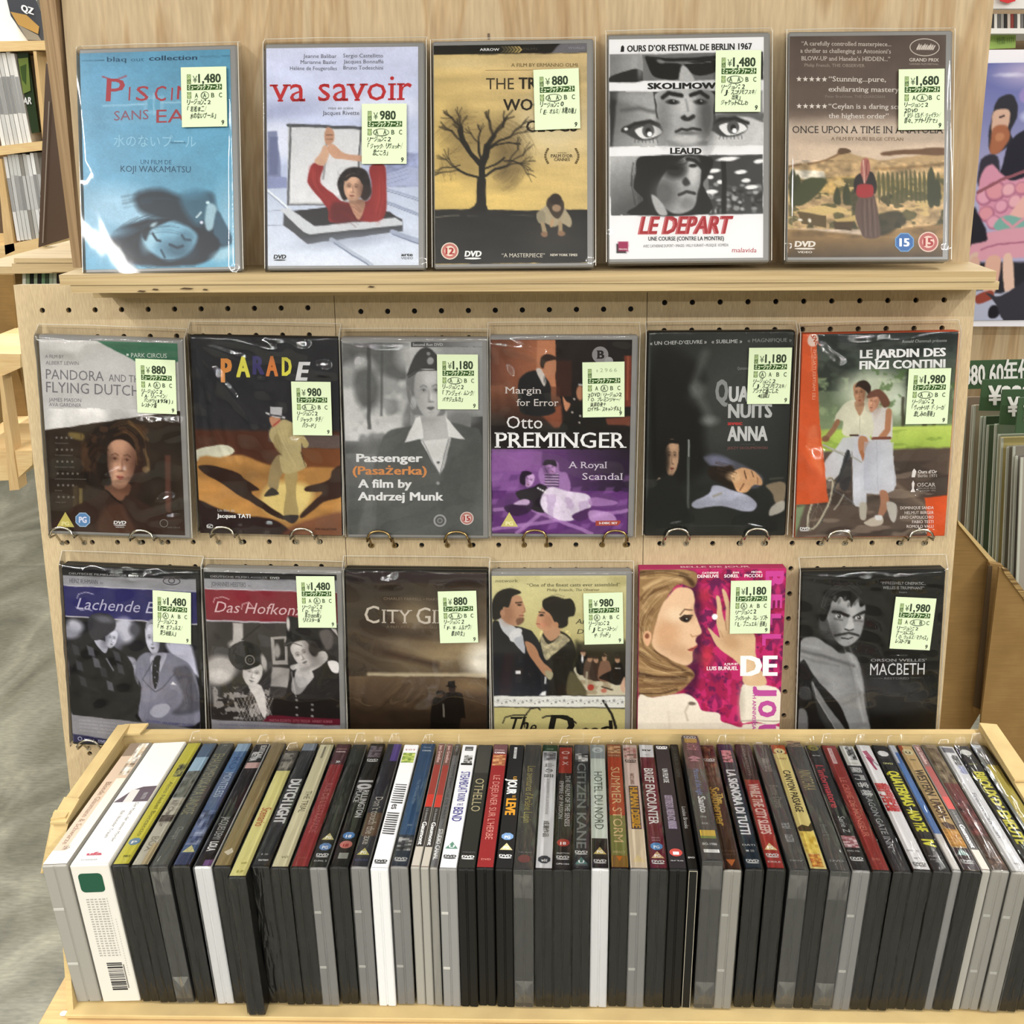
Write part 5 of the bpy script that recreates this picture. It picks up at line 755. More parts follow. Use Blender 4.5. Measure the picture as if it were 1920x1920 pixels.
def art_C5(a):
    a.rc(0, 0, 2000, 2000, 'b0265f').blob(.05, '8a1c40', 7, 9, 3, .1, None, .8).blob(.22, '4f1b44', 6, 6, 5, .08, None, .75)
    for i in range(-1, 5):
        for k in (0, 1):
            cx, cy = 765 + k * 300 * (1 if i % 2 else -1) * 0 + k * 540, 380 + i * 330
            a.ring  # damask medallions
            a.sp([(cx, cy - 120), (cx + 60, cy - 40), (cx + 40, cy + 60), (cx, cy + 130), (cx - 40, cy + 60), (cx - 60, cy - 40)], '5c1a48', 16, .55).sp([(cx, cy - 70), (cx + 26, cy), (cx, cy + 60), (cx - 26, cy)], 'c8306c', 12, .7)
            for g in (-1, 1): a.ln([(cx + g * 30, cy + 100), (cx + g * 110, cy + 60), (cx + g * 120, cy - 30), (cx + g * 60, cy - 90)], 12, '7a1c4a', 10, .7).ln([(cx + g * 20, cy + 30), (cx + g * 80, cy), (cx + g * 70, cy - 50)], 10, 'cf3a66', 10, .6)
    a.sp([(540, 180), (620, 300), (640, 600), (650, 900), (600, 1200), (560, 1320), (500, 1200), (500, 300)], '33122c', 60, .75).el(1000, 1350, 120, 200, 'c23a66', 0, 100, .35).el(690, 940, 60, 90, 'c03a3c', 0, 70, .6).el(660, 390, 60, 60, 'b3323c', 0, 60, .5)
    a.sp([(90, 180), (520, 180), (600, 240), (560, 330), (420, 300), (300, 480), (240, 700), (330, 880), (500, 1000), (580, 1080), (520, 1180), (400, 1260), (200, 1290), (85, 1290)], '8a6c48', 14)
    for k, (p, c, w_) in enumerate((([(90, 200), (300, 190), (500, 230), (560, 300)], '3a2618', 40), ([(130, 330), (300, 240), (450, 260)], 'bd9f74', 34), ([(100, 420), (180, 360), (330, 330)], '5e4228', 40), ([(200, 600), (120, 500), (160, 420), (330, 360)], 'b09068', 30), ([(90, 700), (120, 600), (200, 520)], '6c4e32', 40), ([(90, 900), (200, 980), (340, 1040), (520, 1080)], '5a4028', 44), ([(100, 860), (240, 930), (420, 1000)], 'b79a70', 26), ([(90, 1080), (250, 1120), (500, 1120)], '3e2a1c', 50), ([(90, 1010), (300, 1070), (540, 1060)], 'a88a62', 20), ([(100, 1180), (300, 1200), (480, 1160)], '6e5236', 46), ([(220, 880), (400, 1000), (560, 1090)], '4a3220', 26), ([(120, 240), (260, 210), (420, 210)], '99794f', 26), ([(90, 1260), (280, 1262), (420, 1220)], '45301f', 30))): a.ln(p, w_, c, 24, .85)
    for k, (p_, sp_) in enumerate((([(100, 220), (300, 200), (540, 250)], 50), ([(120, 460), (220, 350), (440, 270)], 60), ([(110, 760), (160, 560), (300, 400)], 60), ([(95, 900), (250, 990), (540, 1060)], 60), ([(90, 1100), (280, 1130), (540, 1110)], 60), ([(100, 1240), (280, 1240), (460, 1200)], 40), ([(130, 660), (150, 820), (300, 940)], 50))): a.hair(p_, sp_, 40, ['c4a67a', '8a6a44', '5a4028', 'ab8b5e', '3c2818', 'd2b88c'], 5, .55, k + 2)
    a.sp([(330, 420), (420, 330), (540, 340), (575, 420), (570, 520), (600, 600), (642, 710), (600, 750), (585, 790), (600, 820), (575, 860), (560, 900), (560, 970), (500, 1005), (380, 960), (250, 880), (200, 800), (240, 620), (290, 480)], 'd3b08e', 12)
    a.el(330, 720, 110, 110, 'c09068', 0, 110, .6).el(430, 880, 150, 60, 'a8805c', 20, 80, .5).el(420, 560, 90, 60, 'e2c8a8', 0, 70, .7).el(560, 560, 20, 60, 'b58c6c', 0, 30, .6)
    a.ln([(450, 560), (490, 515), (555, 520)], 10, '5a3c28', 8).sp([(450, 600), (490, 568), (550, 575), (545, 600), (520, 625), (480, 622)], '3a2a20', 8).ln([(450, 590), (490, 562), (555, 566)], 12, '1c1210', 6).el(500, 600, 22, 20, '1a1210', 0, 5).el(506, 594, 6, 5, 'eee')
    a.sp([(520, 870), (560, 845), (598, 825), (600, 835), (572, 862), (560, 880)], 'a04a42', 6).ln([(520, 868), (590, 850)], 5, '5a2a24', 4).ln([(600, 745), (560, 752), (545, 730)], 8, 'a07450', 8)
    a.sp([(120, 740), (150, 700), (190, 720), (190, 790), (160, 830), (130, 800)], 'cfa07c', 8).el(155, 745, 20, 24, '7a4a34', 0, 10).ln([(100, 820), (200, 900), (330, 960)], 30, '7d5f3e', 20, .8)
    a.sp([(75, 1300), (200, 1290), (420, 1260), (520, 1260), (600, 1320), (650, 1410), (800, 1430), (820, 1500), (900, 1530), (1000, 1560), (1050, 1530), (1340, 1560), (1340, 1810), (75, 1810)], 'd6cdbe', 10).ln([(540, 1340), (500, 1420), (520, 1500)], 14, 'a89c8c', 16, .8).el(560, 1345, 30, 16, '4a3c34', 0, 12, .8).ln([(350, 1420), (370, 1700)], 12, 'bcb2a2', 30, .6)
    a.sp([(995, 1210), (1100, 1170), (1240, 1190), (1350, 1250), (1350, 1520), (1100, 1510), (1000, 1500)], 'd9d2c2', 8).el(1000, 1350, 30, 140, 'a8a090', 0, 40, .6).ln([(1000, 1500), (1340, 1505)], 8, '8a8074', 6)
    a.sp([(800, 760), (770, 640), (775, 500), (765, 410), (790, 405), (810, 470), (825, 560), (845, 620), (850, 500), (815, 360), (830, 345), (860, 390), (885, 470), (900, 600), (1000, 680), (1110, 740), (1115, 880), (1150, 1010), (1220, 1150), (1170, 1190), (1020, 1170), (1000, 1030), (880, 920), (780, 840), (700, 690), (715, 685), (770, 740)], 'c9a883', 8)
    a.el(900, 800, 90, 60, 'ad8862', 30, 60, .6).ln([(850, 620), (860, 700)], 10, '8a6448', 8, .7).ln([(800, 700), (830, 760)], 8, 'a07a58', 10, .7).el(1060, 1050, 50, 100, 'd8bc98', 0, 40, .6).el(755, 580, 24, 26, 'fff', 0, 6)
    a.photo(.04, .06)
    for s_, x0, x1, y, h in (('CATHERINE', 640, 784, 212, 15), ('DENEUVE', 598, 785, 246, 26), ('JEAN', 905, 962, 212, 15), ('SOREL', 832, 962, 246, 26), ('MICHEL', 1070, 1166, 210, 15), ('PICCOLI', 1010, 1166, 246, 26), ('A FILM BY', 842, 965, 1004, 18), ('LUIS BUÑUEL', 688, 965, 1048, 32)): a.t(s_, x0, x1, y, h, 'ecdcdc', .03)
    a.t('B', 205, 330, 1250, 150, 'c9459a', .06, 1200, rot=True).t('E', 400, 510, 1250, 100, 'c9459a', .05, 1248, rot=True).t('L', 560, 640, 1250, 100, 'c9459a', .05, rot=True).t('L', 735, 840, 1180, 150, 'c9459a', .05, rot=True)
    for i, (s_, x0, x1, hh) in enumerate((('B', 195, 325, 150), ('E', 395, 515, 95), ('L', 560, 655, 90), ('L', 735, 835, 155))): a.T[-4 + i] = (s_, x0, x1, (1200, 1245, 1245, 1180)[i], hh, 'bd3f8c', .06, (1200, 1245, 1245, 1180)[i], 0, 0, True, 0)
    a.t('DE', 985, 1315, 1096, 168, 'f1efe6', .05)
    for s_, x0, x1 in (('J', 1195, 1280), ('O', 1320, 1470), ('U', 1535, 1660), ('R', 1690, 1790)): a.t(s_, x0, x1, 1155, 150, 'b04a90', .06, rot=True)
    a.t('40TH ANNIVERSARY', 1190, 1640, 1098, 32, 'b04a90', .02, rot=True)
def art_C6(a):
    a.rc(0, 0, 2000, 2000, '0f0f0f').el(950, 1230, 400, 160, '3a3b3c', 10, 140, .8).el(300, 350, 220, 150, '202020', 0, 120, .8).el(1000, 1350, 300, 80, '2c2d2e', -8, 80, .7).nz(.3, 40, 20, 4)
    a.sp([(130, 800), (260, 760), (430, 850), (600, 900), (660, 980), (700, 1150), (740, 1400), (790, 1580), (860, 1800), (560, 1800), (380, 1500), (130, 1000)], '8c8c8c', 16).nz(.15, 30, 22, 6, (130, 780, 800, 1800)).sp([(560, 900), (660, 980), (720, 1250), (640, 1160), (600, 1000)], 'b5b5b5', 30, .6)
    for p, c, w_ in (([(140, 880), (330, 920), (620, 1010)], '555', 26), ([(140, 930), (300, 980), (480, 1010)], '6f6f6f', 18), ([(130, 820), (300, 860)], 'aaa', 22), ([(540, 1350), (640, 1300), (690, 1240)], '777', 20), ([(660, 1300), (720, 1500)], 'a5a5a5', 30)): a.ln(p, w_, c, 24, .7)
    a.sp([(130, 980), (300, 1150), (480, 1330), (560, 1480), (620, 1640), (700, 1800), (130, 1800)], '161616', 12).sp([(240, 1150), (330, 1270), (420, 1400), (560, 1580), (600, 1700), (470, 1640), (330, 1450), (270, 1280)], '7a7a7a', 14).sp([(250, 1160), (300, 1300), (420, 1500), (480, 1620), (420, 1620), (300, 1420)], '2c2c2c', 10, .9).ln([(250, 1150), (290, 1290), (400, 1470), (480, 1600)], 8, 'bbb', 8, .7).sp([(130, 1200), (220, 1200), (240, 1300), (130, 1290)], '4a4a4a', 20, .8).sp([(130, 1400), (200, 1420), (210, 1610), (130, 1620)], '7c7c7c', 14, .9).sp([(600, 1650), (740, 1560), (860, 1800), (700, 1800)], 'a3a3a3', 30, .7)
    a.sp([(290, 600), (300, 450), (380, 330), (480, 300), (620, 320), (700, 400), (710, 520), (700, 700), (620, 850), (500, 900), (400, 820), (320, 720)], '1b1b1b', 16)
    a.el(340, 640, 50, 90, '555', 0, 30, .8)
    a.sp([(400, 470), (450, 420), (560, 410), (660, 430), (705, 480), (700, 600), (680, 720), (620, 800), (540, 840), (460, 800), (400, 700), (370, 580)], '999', 14)
    a.el(450, 540, 90, 60, '6a6a6a', 0, 60, .6).el(420, 720, 60, 90, '4c4c4c', 0, 60, .7).el(600, 520, 50, 70, 'bdbdbd', 0, 50, .7).el(520, 480, 100, 30, 'a9a9a9', 0, 30, .6)
    a.ln([(420, 540), (480, 545), (560, 575)], 26, '141414', 14).ln([(610, 585), (650, 560), (700, 540)], 24, '141414', 14)
    for cx, cy in ((478, 577), (655, 588)): a.sp([(cx - 40, cy), (cx, cy - 18), (cx + 36, cy), (cx, cy + 20)], 'c9c9c9', 8).el(cx, cy, 18, 18, '222', 0, 5).el(cx - 5, cy - 5, 5, 5, 'eee').ln([(cx - 44, cy + 24), (cx + 30, cy + 34)], 12, '4a4a4a', 14, .7)
    a.sp([(570, 580), (600, 620), (610, 680), (570, 695), (530, 680), (550, 640)], 'c4c4c4', 10, .8).ln([(530, 688), (570, 700), (606, 690)], 12, '2a2a2a', 8).ln([(440, 745), (500, 735), (560, 720), (620, 735), (650, 745)], 20, '2b2b2b', 12).ln([(500, 765), (560, 770), (600, 760)], 10, '1c1c1c', 6).el(550, 800, 50, 20, 'a5a5a5', 0, 14, .8)
    a.sp([(300, 600), (300, 440), (380, 330), (480, 295), (620, 315), (700, 380), (708, 470), (660, 500), (640, 430), (600, 470), (580, 500), (560, 440), (520, 450), (480, 410), (440, 460), (400, 440), (390, 520), (350, 620)], '0f0f0f', 10)
    for x, y in ((430, 420), (470, 450), (520, 430), (610, 470), (640, 440), (560, 480)): a.el(x, y, 14, 22, '555', 20, 12, .7)
    a.hair([(320, 560), (380, 380), (560, 320), (690, 420)], 40, 40, ['3c3c3c', '0a0a0a', '6a6a6a', '1c1c1c'], 5, .6, 3).hair([(560, 800), (660, 1050), (760, 1500)], 60, 16, ['6c6c6c', 'aaaaaa'], 9, .35, 4).photo(.06, .12)
    a.t('“IMPRESSIVELY CINEMATIC...', 836, 1240, 302, 24, 'a9a9a9').t('WELLES IS TRIUMPHANT”', 858, 1226, 342, 24, 'a9a9a9').t('Empire', 1005, 1075, 374, 13, '888', serif=.03)
    a.t('ORSON WELLES’', 768, 1270, 972, 24, '8f8f8f', .02).t('MACBETH', 765, 1255, 1092, 102, 'd6d6d6', -.002, 1088).t('RESTORED', 895, 1118, 1130, 18, '666', .02).ln([(768, 1125), (878, 1125)], 3, '5a5a5a', 4).ln([(1138, 1120), (1250, 1118)], 3, '5a5a5a', 4)
# key: (quad in drawing coordinates, sheet centre u, v on its plane, rotation, sheet w, h, case style, price, ring, handwriting, sticker quad, label)
R_ = 'リージョン：2'
COVERS = {
'A1': ([(465, 312), (1272, 280), (1322, 1490), (492, 1515)], -342.5, 93.3, .6, 129, 183, 'clear', '1,480', 1, [R_, '「若松孝二／', '　水のないプール」'], [(1013, 390), (1257, 382), (1272, 712), (1028, 722)], 'pale blue film case with a sleeping face and a red scrawled title', .3),
'A2': ([(85, 200), (1145, 185), (1168, 1752), (100, 1757)], -183.9, 93.9, -.3, 129, 183, 'clear', '980', 2, [R_, '「ジャック・リヴェット／', '　　恋ごころ」'], [(760, 602), (1072, 600), (1078, 1030), (765, 1030)], 'film case showing a woman in red climbing out of a roof window', .35),
'A3': ([(65, 175), (1147, 158), (1140, 1740), (72, 1752)], -41.3, 94.0, 0, 129, 183, 'clear', '880', 2, ['リージョン：0', '「E・オルミ／木靴の樹」'], [(768, 358), (1085, 345), (1098, 775), (780, 790)], 'sand coloured film case with a bare black tree and a crouching child', .35),
'A4': ([(90, 130), (1205, 108), (1188, 1700), (80, 1722)], 106.2, 96.7, 0, 129, 183, 'clear', '1,480', 2, [R_, '「J・スコリモフスキ／', '　　　　出発」', 'ジャケットにしわ'], [(852, 215), (1178, 212), (1175, 655), (852, 655)], 'black and white film case with three strips of faces and a red title', .35),
'A5': ([(120, 112), (1245, 90), (1222, 1695), (95, 1705)], 256.1, 96.3, -.4, 129, 183, 'clear', '1,680', 3, [R_, '2DVD', '「ヌリ・ビルゲ・ジェイラン／', '昔々、アナトリアで」'], [(895, 350), (1223, 342), (1225, 780), (897, 785)], 'brown film case with a woman in a headscarf looking over a valley', .35),
'B1': ([(62, 205), (1178, 218), (1218, 1760), (147, 1735)], -419.8, 413.5, -2.3, 129, 183, 'clear', '880', 1, [R_, '「A・リューイン／', '　パンドラ(1951)」', 'レストア版'], [(843, 338), (1170, 345), (1170, 770), (862, 760)], 'film case with a pale grey and green top over a dark haired woman', .9),
'B2': ([(70, 180), (1255, 185), (1300, 1755), (135, 1745)], -273.5, 414.1, -1.4, 136, 187, 'book', '980', 2, [R_, '「ジャック・タチ／', '　　パラード」'], [(887, 520), (1205, 520), (1222, 940), (905, 940)], 'dark film case with many coloured letters over a man in a top hat', 1.0),
'B3': ([(95, 210), (1205, 220), (1222, 1765), (140, 1760)], -136.0, 410.7, -.7, 129, 183, 'clear', '1,180', 2, [R_, '「アンジェイ・ムンク／', 'パサジェルカ」'], [(853, 312), (1175, 315), (1175, 742), (855, 738)], 'grey film case with a woman in a uniform cap and a white and orange title', .7),
'B4': ([(95, 200), (1200, 195), (1190, 1755), (95, 1755)], .9, 411.3, -.5, 129, 183, 'clear', '2966', 1, ['2DVD／リージョン2', '「O・プレミンジャー／', '　演説の夜＋', 'ロイヤル・スキャンダル」'], [(810, 370), (1140, 362), (1148, 793), (822, 802)], 'film case with an orange picture above and a purple one below', .7),
'B5': ([(120, 135), (1240, 145), (1205, 1760), (90, 1760)], 146.1, 413.4, -.1, 130, 190, 'black', '1,180', 0, [R_, '「J・スコリモフスキ／', 'アンナと過ごした', '　　4日間」'], [(898, 262), (1235, 265), (1215, 703), (887, 695)], 'black film case with a smoky picture of a woman asleep on a white pillow', .6),
'B6': ([(135, 145), (1390, 140), (1303, 1772), (85, 1780)], 290.5, 411.4, .6, 139, 190, 'book', '1,980', 2, [R_, '「ヴィットリオ・デ・シーカ／', '　悲しみの青春」'], [(990, 420), (1330, 420), (1303, 858), (965, 855)], 'film case with an orange side band and a couple in white with a bicycle', 1.0),
'C1': ([(90, 175), (1260, 195), (1304, 1672), (169, 1755)], -420.9, 193.2, -2.6, 130, 183, 'black', '1,480', 0, [R_, '「M・オフュルス／', '　笑う相続人」'], [(878, 338), (1218, 350), (1232, 778), (905, 775)], 'film case with a dark blue script banner over two people talking', .9),
'C2': ([(75, 205), (1250, 215), (1250, 1749), (113, 1750)], -281.5, 190.0, -1.4, 129, 183, 'clear', '1,480', 1, [R_, '「D・サーク／', '　思ひ出の曲」', 'リマスター版'], [(893, 225), (1228, 222), (1250, 660), (912, 662)], 'film case with a crimson script banner over a man in a peaked cap', .8),
'C3': ([(55, 200), (1285, 195), (1347, 1780), (77, 1779)], -139.5, 189.1, -.8, 136, 187, 'black', '880', 2, [R_, '「F・W・ムルナウ／', '　　　都会の女」'], [(862, 355), (1200, 343), (1236, 785), (900, 802)], 'brown film case with stormy sky and two small dark figures in a field', 1.0),
'C4': ([(98, 228), (1282, 232), (1300, 1783), (134, 1784)], -.6, 187.0, .1, 129, 183, 'clear', '980', 0, [R_, '「J・ヒューストン／', '　　ザ・デッド」'], [(905, 375), (1248, 368), (1270, 808), (925, 817)], 'cream film case with a couple in evening dress facing each other', .6),
'C5': ([(90, 170), (1375, 180), (1335, 1796), (73, 1798)], 146.0, 189.5, .2, 139, 190, 'card', '1,180', 0, [R_, 'ブックレット・スレ・ソフト', '「L・ブニュエル／昼顔」'], [(890, 268), (1243, 268), (1235, 722), (883, 720)], 'pink card boxed disc with a blonde woman in profile against flowered wallpaper', 0),
'C6': ([(140, 225), (1400, 180), (1360, 1806), (123, 1800)], 299.2, 187.6, 1.1, 133, 187, 'black', '1,980', 4, [R_, 'ケースにズレ', '「O・ウェルズ／マクベス」', 'レストア版'], [(962, 400), (1325, 412), (1290, 860), (932, 852)], 'black film case with a staring bearded man wrapped in a grey cloak', 1.0),
}
# ------------------------------------------------------------------ surfaces
PLY = noisemat('birch plywood face', [(.3, 'b09a78'), (.44, 'b8a280'), (.5, 'a68a64'), (.56, 'b69e7a'), (.64, 'a0825c'), (.74, 'b29c78')], (3.4, 3.4, .55), 2.2, 3, 2.6, .55, .04, fine=.3, fscale=(40, 40, 1.2))
PLYH = noisemat('plywood shelf', [(.3, 'b09a72'), (.5, 'c2ab82'), (.7, 'b8a078'), (.9, 'a68c64')], (1.2, 8, 8), 3, 5, .8, .55, .06, fine=.35, fscale=(2, 60, 60))
PEG = noisemat('maple faced board', [(.3, 'bca581'), (.5, 'c6b18c'), (.7, 'bfaa86'), (.85, 'b29e7a')], (14, 14, .5), 3, 5, .3, .5, .04, fine=.4, fscale=(160, 160, 1.5))
PLYEDGE = noisemat('plywood edge layers', [(.3, '7a5f44'), (.45, 'a58a68'), (.6, '8e7454'), (.75, 'b59b78')], (90, 1.5, 1.2), 3, 3, .2, .7, .2)
EDGEH = noisemat('shelf edge layers', [(.3, '9c8460'), (.48, 'c4ae84'), (.6, 'b0986e'), (.8, 'ccb68e')], (1.2, 2, 90), 2, 3, .4, .6, .2)
CARD = noisemat('brown cardboard', [(.3, 'bfa674'), (.7, 'ccb37e')], (8, 8, 8), 4, 4, 0, .8, .1, fine=.2, fscale=(3, 3, 90))
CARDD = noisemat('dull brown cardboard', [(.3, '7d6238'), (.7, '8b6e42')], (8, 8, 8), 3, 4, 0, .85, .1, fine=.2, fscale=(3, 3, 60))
PINE = noisemat('pale pine', [(.3, 'd3b27c'), (.6, 'dcbf8c'), (.85, 'cba670')], (1.5, 6, 6), 3, 4, .8, .6, .05, fine=.3, fscale=(3, 40, 40))
PINEV = noisemat('pine upright', [(.3, 'c6a470'), (.6, 'd2b382'), (.85, 'bd9862')], (8, 8, 1), 3, 4, .8, .6, .05, fine=.3, fscale=(40, 40, 3))
CONC = noisemat('polished concrete', [(.3, '5c5a50'), (.45, '706e5e'), (.55, '7a786a'), (.72, '94917f')], (1.6, .9, 1.3), 2.6, 12, 1.8, .42, .25, .002, fine=.5, fscale=(6, 22, 6), spec=.5)
WALLM = noisemat('white painted wall', [(.3, 'd6d3ca'), (.7, 'dedbd2')], (1, 1, 1), 3, 3, 0, .8, .03)
PRINT = mat('glossy print', rough=.3, spec=.25, attr=True)
PAPER = mat('matt paper', rough=.75, spec=.2, attr=True)
CLEARG = mat('clear grey case plastic', '868583', .3, spec=.5, bump=.1, bscale=60)
CLEARL = mat('milky case plastic', '98958d', .35, spec=.5, bump=.1, bscale=60)
BLACKP = mat('black case plastic', '121211', .45, spec=.3, bump=.12, bscale=500)
WHITEP = mat('white case plastic', 'd8d8d8', .4, spec=.4)
DARK = mat('dark gap', '0c0b0a', .8)
CHROME = mat('chrome wire', 'c9c2b4', .18, metal=1)
BRASS = mat('brass wire', '9c8458', .28, metal=1)
STEEL = mat('screw steel', 'b8b09c', .35, metal=1)
FILM = [filmmat('crisp bag film', .005, (7, 7, 3), .03, rough=.045), filmmat('wrinkled bag film', .01, (16, 16, 7), .03, rough=.04, dist=2.5), filmmat('tight wrap film', .03, (60, 5, 12), .35, rough=.08, dist=1), filmmat('hazy wrap film', .05, (40, 5, 10), .5, rough=.12, dist=1, haze=.035)]
# ------------------------------------------------------------------ the room
def struct(name, mb, m): return tag(mb.build(name, m, world=True), kind='structure')
b = MB(); b.box(-5200, 5200, -6500, 6500, -700, -650); struct('floor', b, CONC)
b = MB(); b.box(-5200, 5200, 6400, 6500, -650, 2050); struct('wall_back', b, WALLM)
STOCK = noisemat('wall lined with stock', [(.3, '3c3832'), (.45, '6a6258'), (.6, '4a463f'), (.8, '85796a')], (6, 6, 2), 3, 5, 0, .8, .1)
b = MB(); b.box(-5200, -5100, -6500, 6400, -650, 2050); struct('wall_left', b, STOCK)
b = MB(); b.box(5100, 5200, -6500, 6400, -650, 2050); struct('wall_right', b, STOCK)
b = MB(); b.box(-5100, 5100, -6500, -6400, -650, 2050); struct('wall_front', b, STOCK)
b = MB(); b.box(-5200, 5200, -6500, 6500, 2050, 2100); struct('ceiling', b, WALLM)
# ------------------------------------------------------------------ the display stand
TB = .0949; T17 = math.radians(17)
def plane(P0, tilt, off=0.):
    N = np.array([0, -math.cos(tilt), math.sin(tilt)]); V = np.array([0, math.sin(tilt), math.cos(tilt)])
    return np.asarray(P0, float) + N * off, V, N
BP0, BV, BN = plane((0, 251, 0), TB)
AP0, AV, AN = plane((0, 225, 575), T17)
def onb(u, v, off=0.): return BP0 + np.array([u, 0, 0]) + BV * v + BN * off
stand = thing('display_stand', (0, 250, -650), 'plywood and pegboard display stand holding the three rows of film cases', 'display stand')
def S(p): return np.asarray(p, float) - np.array([0, 250, -650])
def hole_panel(x0, x1, u0, v0, nu, nv, pu, pv, vtop, vbot):
    """board face with real round holes, its edges and a dark backing behind the holes"""
    mb = MB(); r = 2.5; K = 16
    us = [x0] + [u0 - pu / 2 + pu * i for i in range(nu + 1)] + [x1]; vs_ = [vtop] + [v0 + pv / 2 - pv * j for j in range(nv + 1)] + [vbot]
    def P(u, v, d): return S(onb(u, v, d))
    for i in range(len(us) - 1):
        for j in range(len(vs_) - 1):
            a0, a1, b1, b0 = us[i], us[i + 1], vs_[j], vs_[j + 1]
            if a1 - a0 < .01 or b1 - b0 < .01: continue
            if not (1 <= i <= nu and 1 <= j <= nv): mb.add([P(a0, b0, 0), P(a1, b0, 0), P(a1, b1, 0), P(a0, b1, 0)], [(0, 1, 2, 3)]); continue
            cu, cv = (a0 + a1) / 2, (b0 + b1) / 2; v = []; f = []
            for k in range(K):
                an = 2 * math.pi * (k + .5) / K; cx, cy = math.cos(an), math.sin(an); mm = max(abs(cx), abs(cy))
                v += [P(cu + r * cx, cv + r * cy, 0), P(cu + cx / mm * pu / 2, cv + cy / mm * pv / 2, 0), P(cu + r * cx, cv + r * cy, -5)]
            for k in range(K):
                q = (k + 1) % K; f += [(3 * k, 3 * q, 3 * q + 1, 3 * k + 1), (3 * k, 3 * k + 2, 3 * q + 2, 3 * q)]
            for c, k in ((0, 1), (1, 5), (2, 9), (3, 13)):
                ux, vy = ((a1, b1), (a0, b1), (a0, b0), (a1, b0))[c]; n = len(v); v.append(P(ux, vy, 0)); f.append((3 * k + 1, n, 3 * ((k + 1) % K) + 1)) if True else 0
            mb.add(v, f)
            mb.add([P(cu + 4 * sx, cv + 4 * sz, -5.2) for sx, sz in ((-1, -1), (1, -1), (1, 1), (-1, 1))], [(0, 1, 2, 3)], '000', 1)
    for A, B_ in (((x0, vtop), (x1, vtop)), ((x0, vbot), (x1, vbot)), ((x0, vtop), (x0, vbot)), ((x1, vtop), (x1, vbot))):
        mb.add([P(*A, 0), P(*B_, 0), P(*B_, -18), P(*A, -18)], [(0, 1, 2, 3)])
    mb.add([P(x0, vbot, -18), P(x1, vbot, -18), P(x1, vtop, -18), P(x0, vtop, -18)], [(0, 1, 2, 3)])
    return mb.build('pegboard_panel', [PEG, DARK], stand, fix=False)
hole_panel(-508, -208.6, -483.3, 532.4, 11, 21, 25, 25, 556, -60)
hole_panel(-208, 80.6, -184, 528.5, 11, 21, 25, 25, 556, -60)
hole_panel(81.2, 379, 97, 534, 11, 20, 25.4, 25.5, 556, -60)
# plywood back panel above the shelf
mb = MB(); PP0, PV, PN = plane((0, 279, 571), TB)
mb.prism([S(PP0 + np.array([x, 0, 0]) + PV * z) for x, z in ((-429, -4), (361, -4), (366, 330), (-425, 330))], -PN * 15)
mb.build('back_panel', PLY, stand)
for x, z in ((-202, 178), (-60, 190)):
    mb = MB(); mb.prism([S(PP0 + np.array([x + a * 1.0, 0, 0]) + PV * (z + b_ * 2.4) + PN * .3) for a, b_ in ((-1, -1), (1, -1), (1, 1), (-1, 1))], PN * .2); mb.build('nail_mark', mat('nail hole', '5a442c'), stand)
# left side plank seen on its edge
p = [at(x, y, 292) for x, y in ((70, -30), (101, -30), (152, 502), (137, 502))]
mb = MB(); mb.prism([S(q) for q in p], (0, 260, 0)); mb.build('side_plank', PLYEDGE, stand)
p = [at(x, y, 310) for x, y in ((100, -30), (116, -30), (160, 502), (151, 502))]
mb = MB(); mb.prism([S(q) for q in p], (0, 200, 0)); mb.build('shadow_gap_strip', mat('gap shade', '4a3420', .6), stand)  # dark strip: paints the shade in the gap between plank and panel
# shelf: two stacked plywood layers
zl, zr = 573.3, 568.3
def shelf_layer(x0, x1, yf, yb, dz0, dz1, m, name='shelf_board'):
    mb = MB(); zz = lambda x: zl + (zr - zl) * (x + 422) / 781
    v = [S((x, y, zz(x) + dz)) for x in (x0, x1) for y in (yf, yb) for dz in (dz0, dz1)]
    mb.add(v, [(0, 1, 3, 2), (4, 6, 7, 5), (2, 3, 7, 6)], mi=0); mb.add(v, [(0, 4, 5, 1)], mi=1); mb.add(v, [(0, 2, 6, 4), (1, 5, 7, 3)], mi=0)
    return mb.build(name, [PLYH, EDGEH], stand)
shelf_layer(-426, 362, 215, 305, -8.6, 0, PLYH); shelf_layer(-418, 366, 217, 305, -15.5, -8.8, PLYH)
for x, z, w_ in ((-357, 558.6, 4), (-345, 560, 3), (-318, 560.5, 6), (-302, 559.4, 2.5), (-160, 560.4, 3)):
    mb = MB(); mb.prism([S((x - w_, 215.9, z)), S((x + w_ * .6, 215.9, z - .5)), S((x + w_, 215.9, z + .5)), S((x - w_ * .3, 215.9, z + 1))], (0, -.6, 0)); mb.build('edge_chip', mat('edge void', '4a3620'), stand)
mb = MB(); mb.box(-420, 380, 268 - 250, 300 - 250, 556 + 650 - 10, 556 + 650 - 2); mb.build('shelf_cleat', PLYH, stand)
# ledge for the tray, base, legs
mb = MB(); mb.box(-432, 402, -23 - 250, 245 - 250, 624, 645, b=.8); mb.build('tray_ledge', PINE, stand)
for x in (-420, 350):
    mb = MB(); mb.box(x, x + 40, 100 - 250, 140 - 250, 0, 623); mb.build('leg', PINEV, stand)
mb = MB(); mb.tube([(-415, -7 - 250, 644.9), (-415, -7 - 250, 645.5)], 3.2, k=14); mb.build('screw', STEEL, stand, smooth=False)
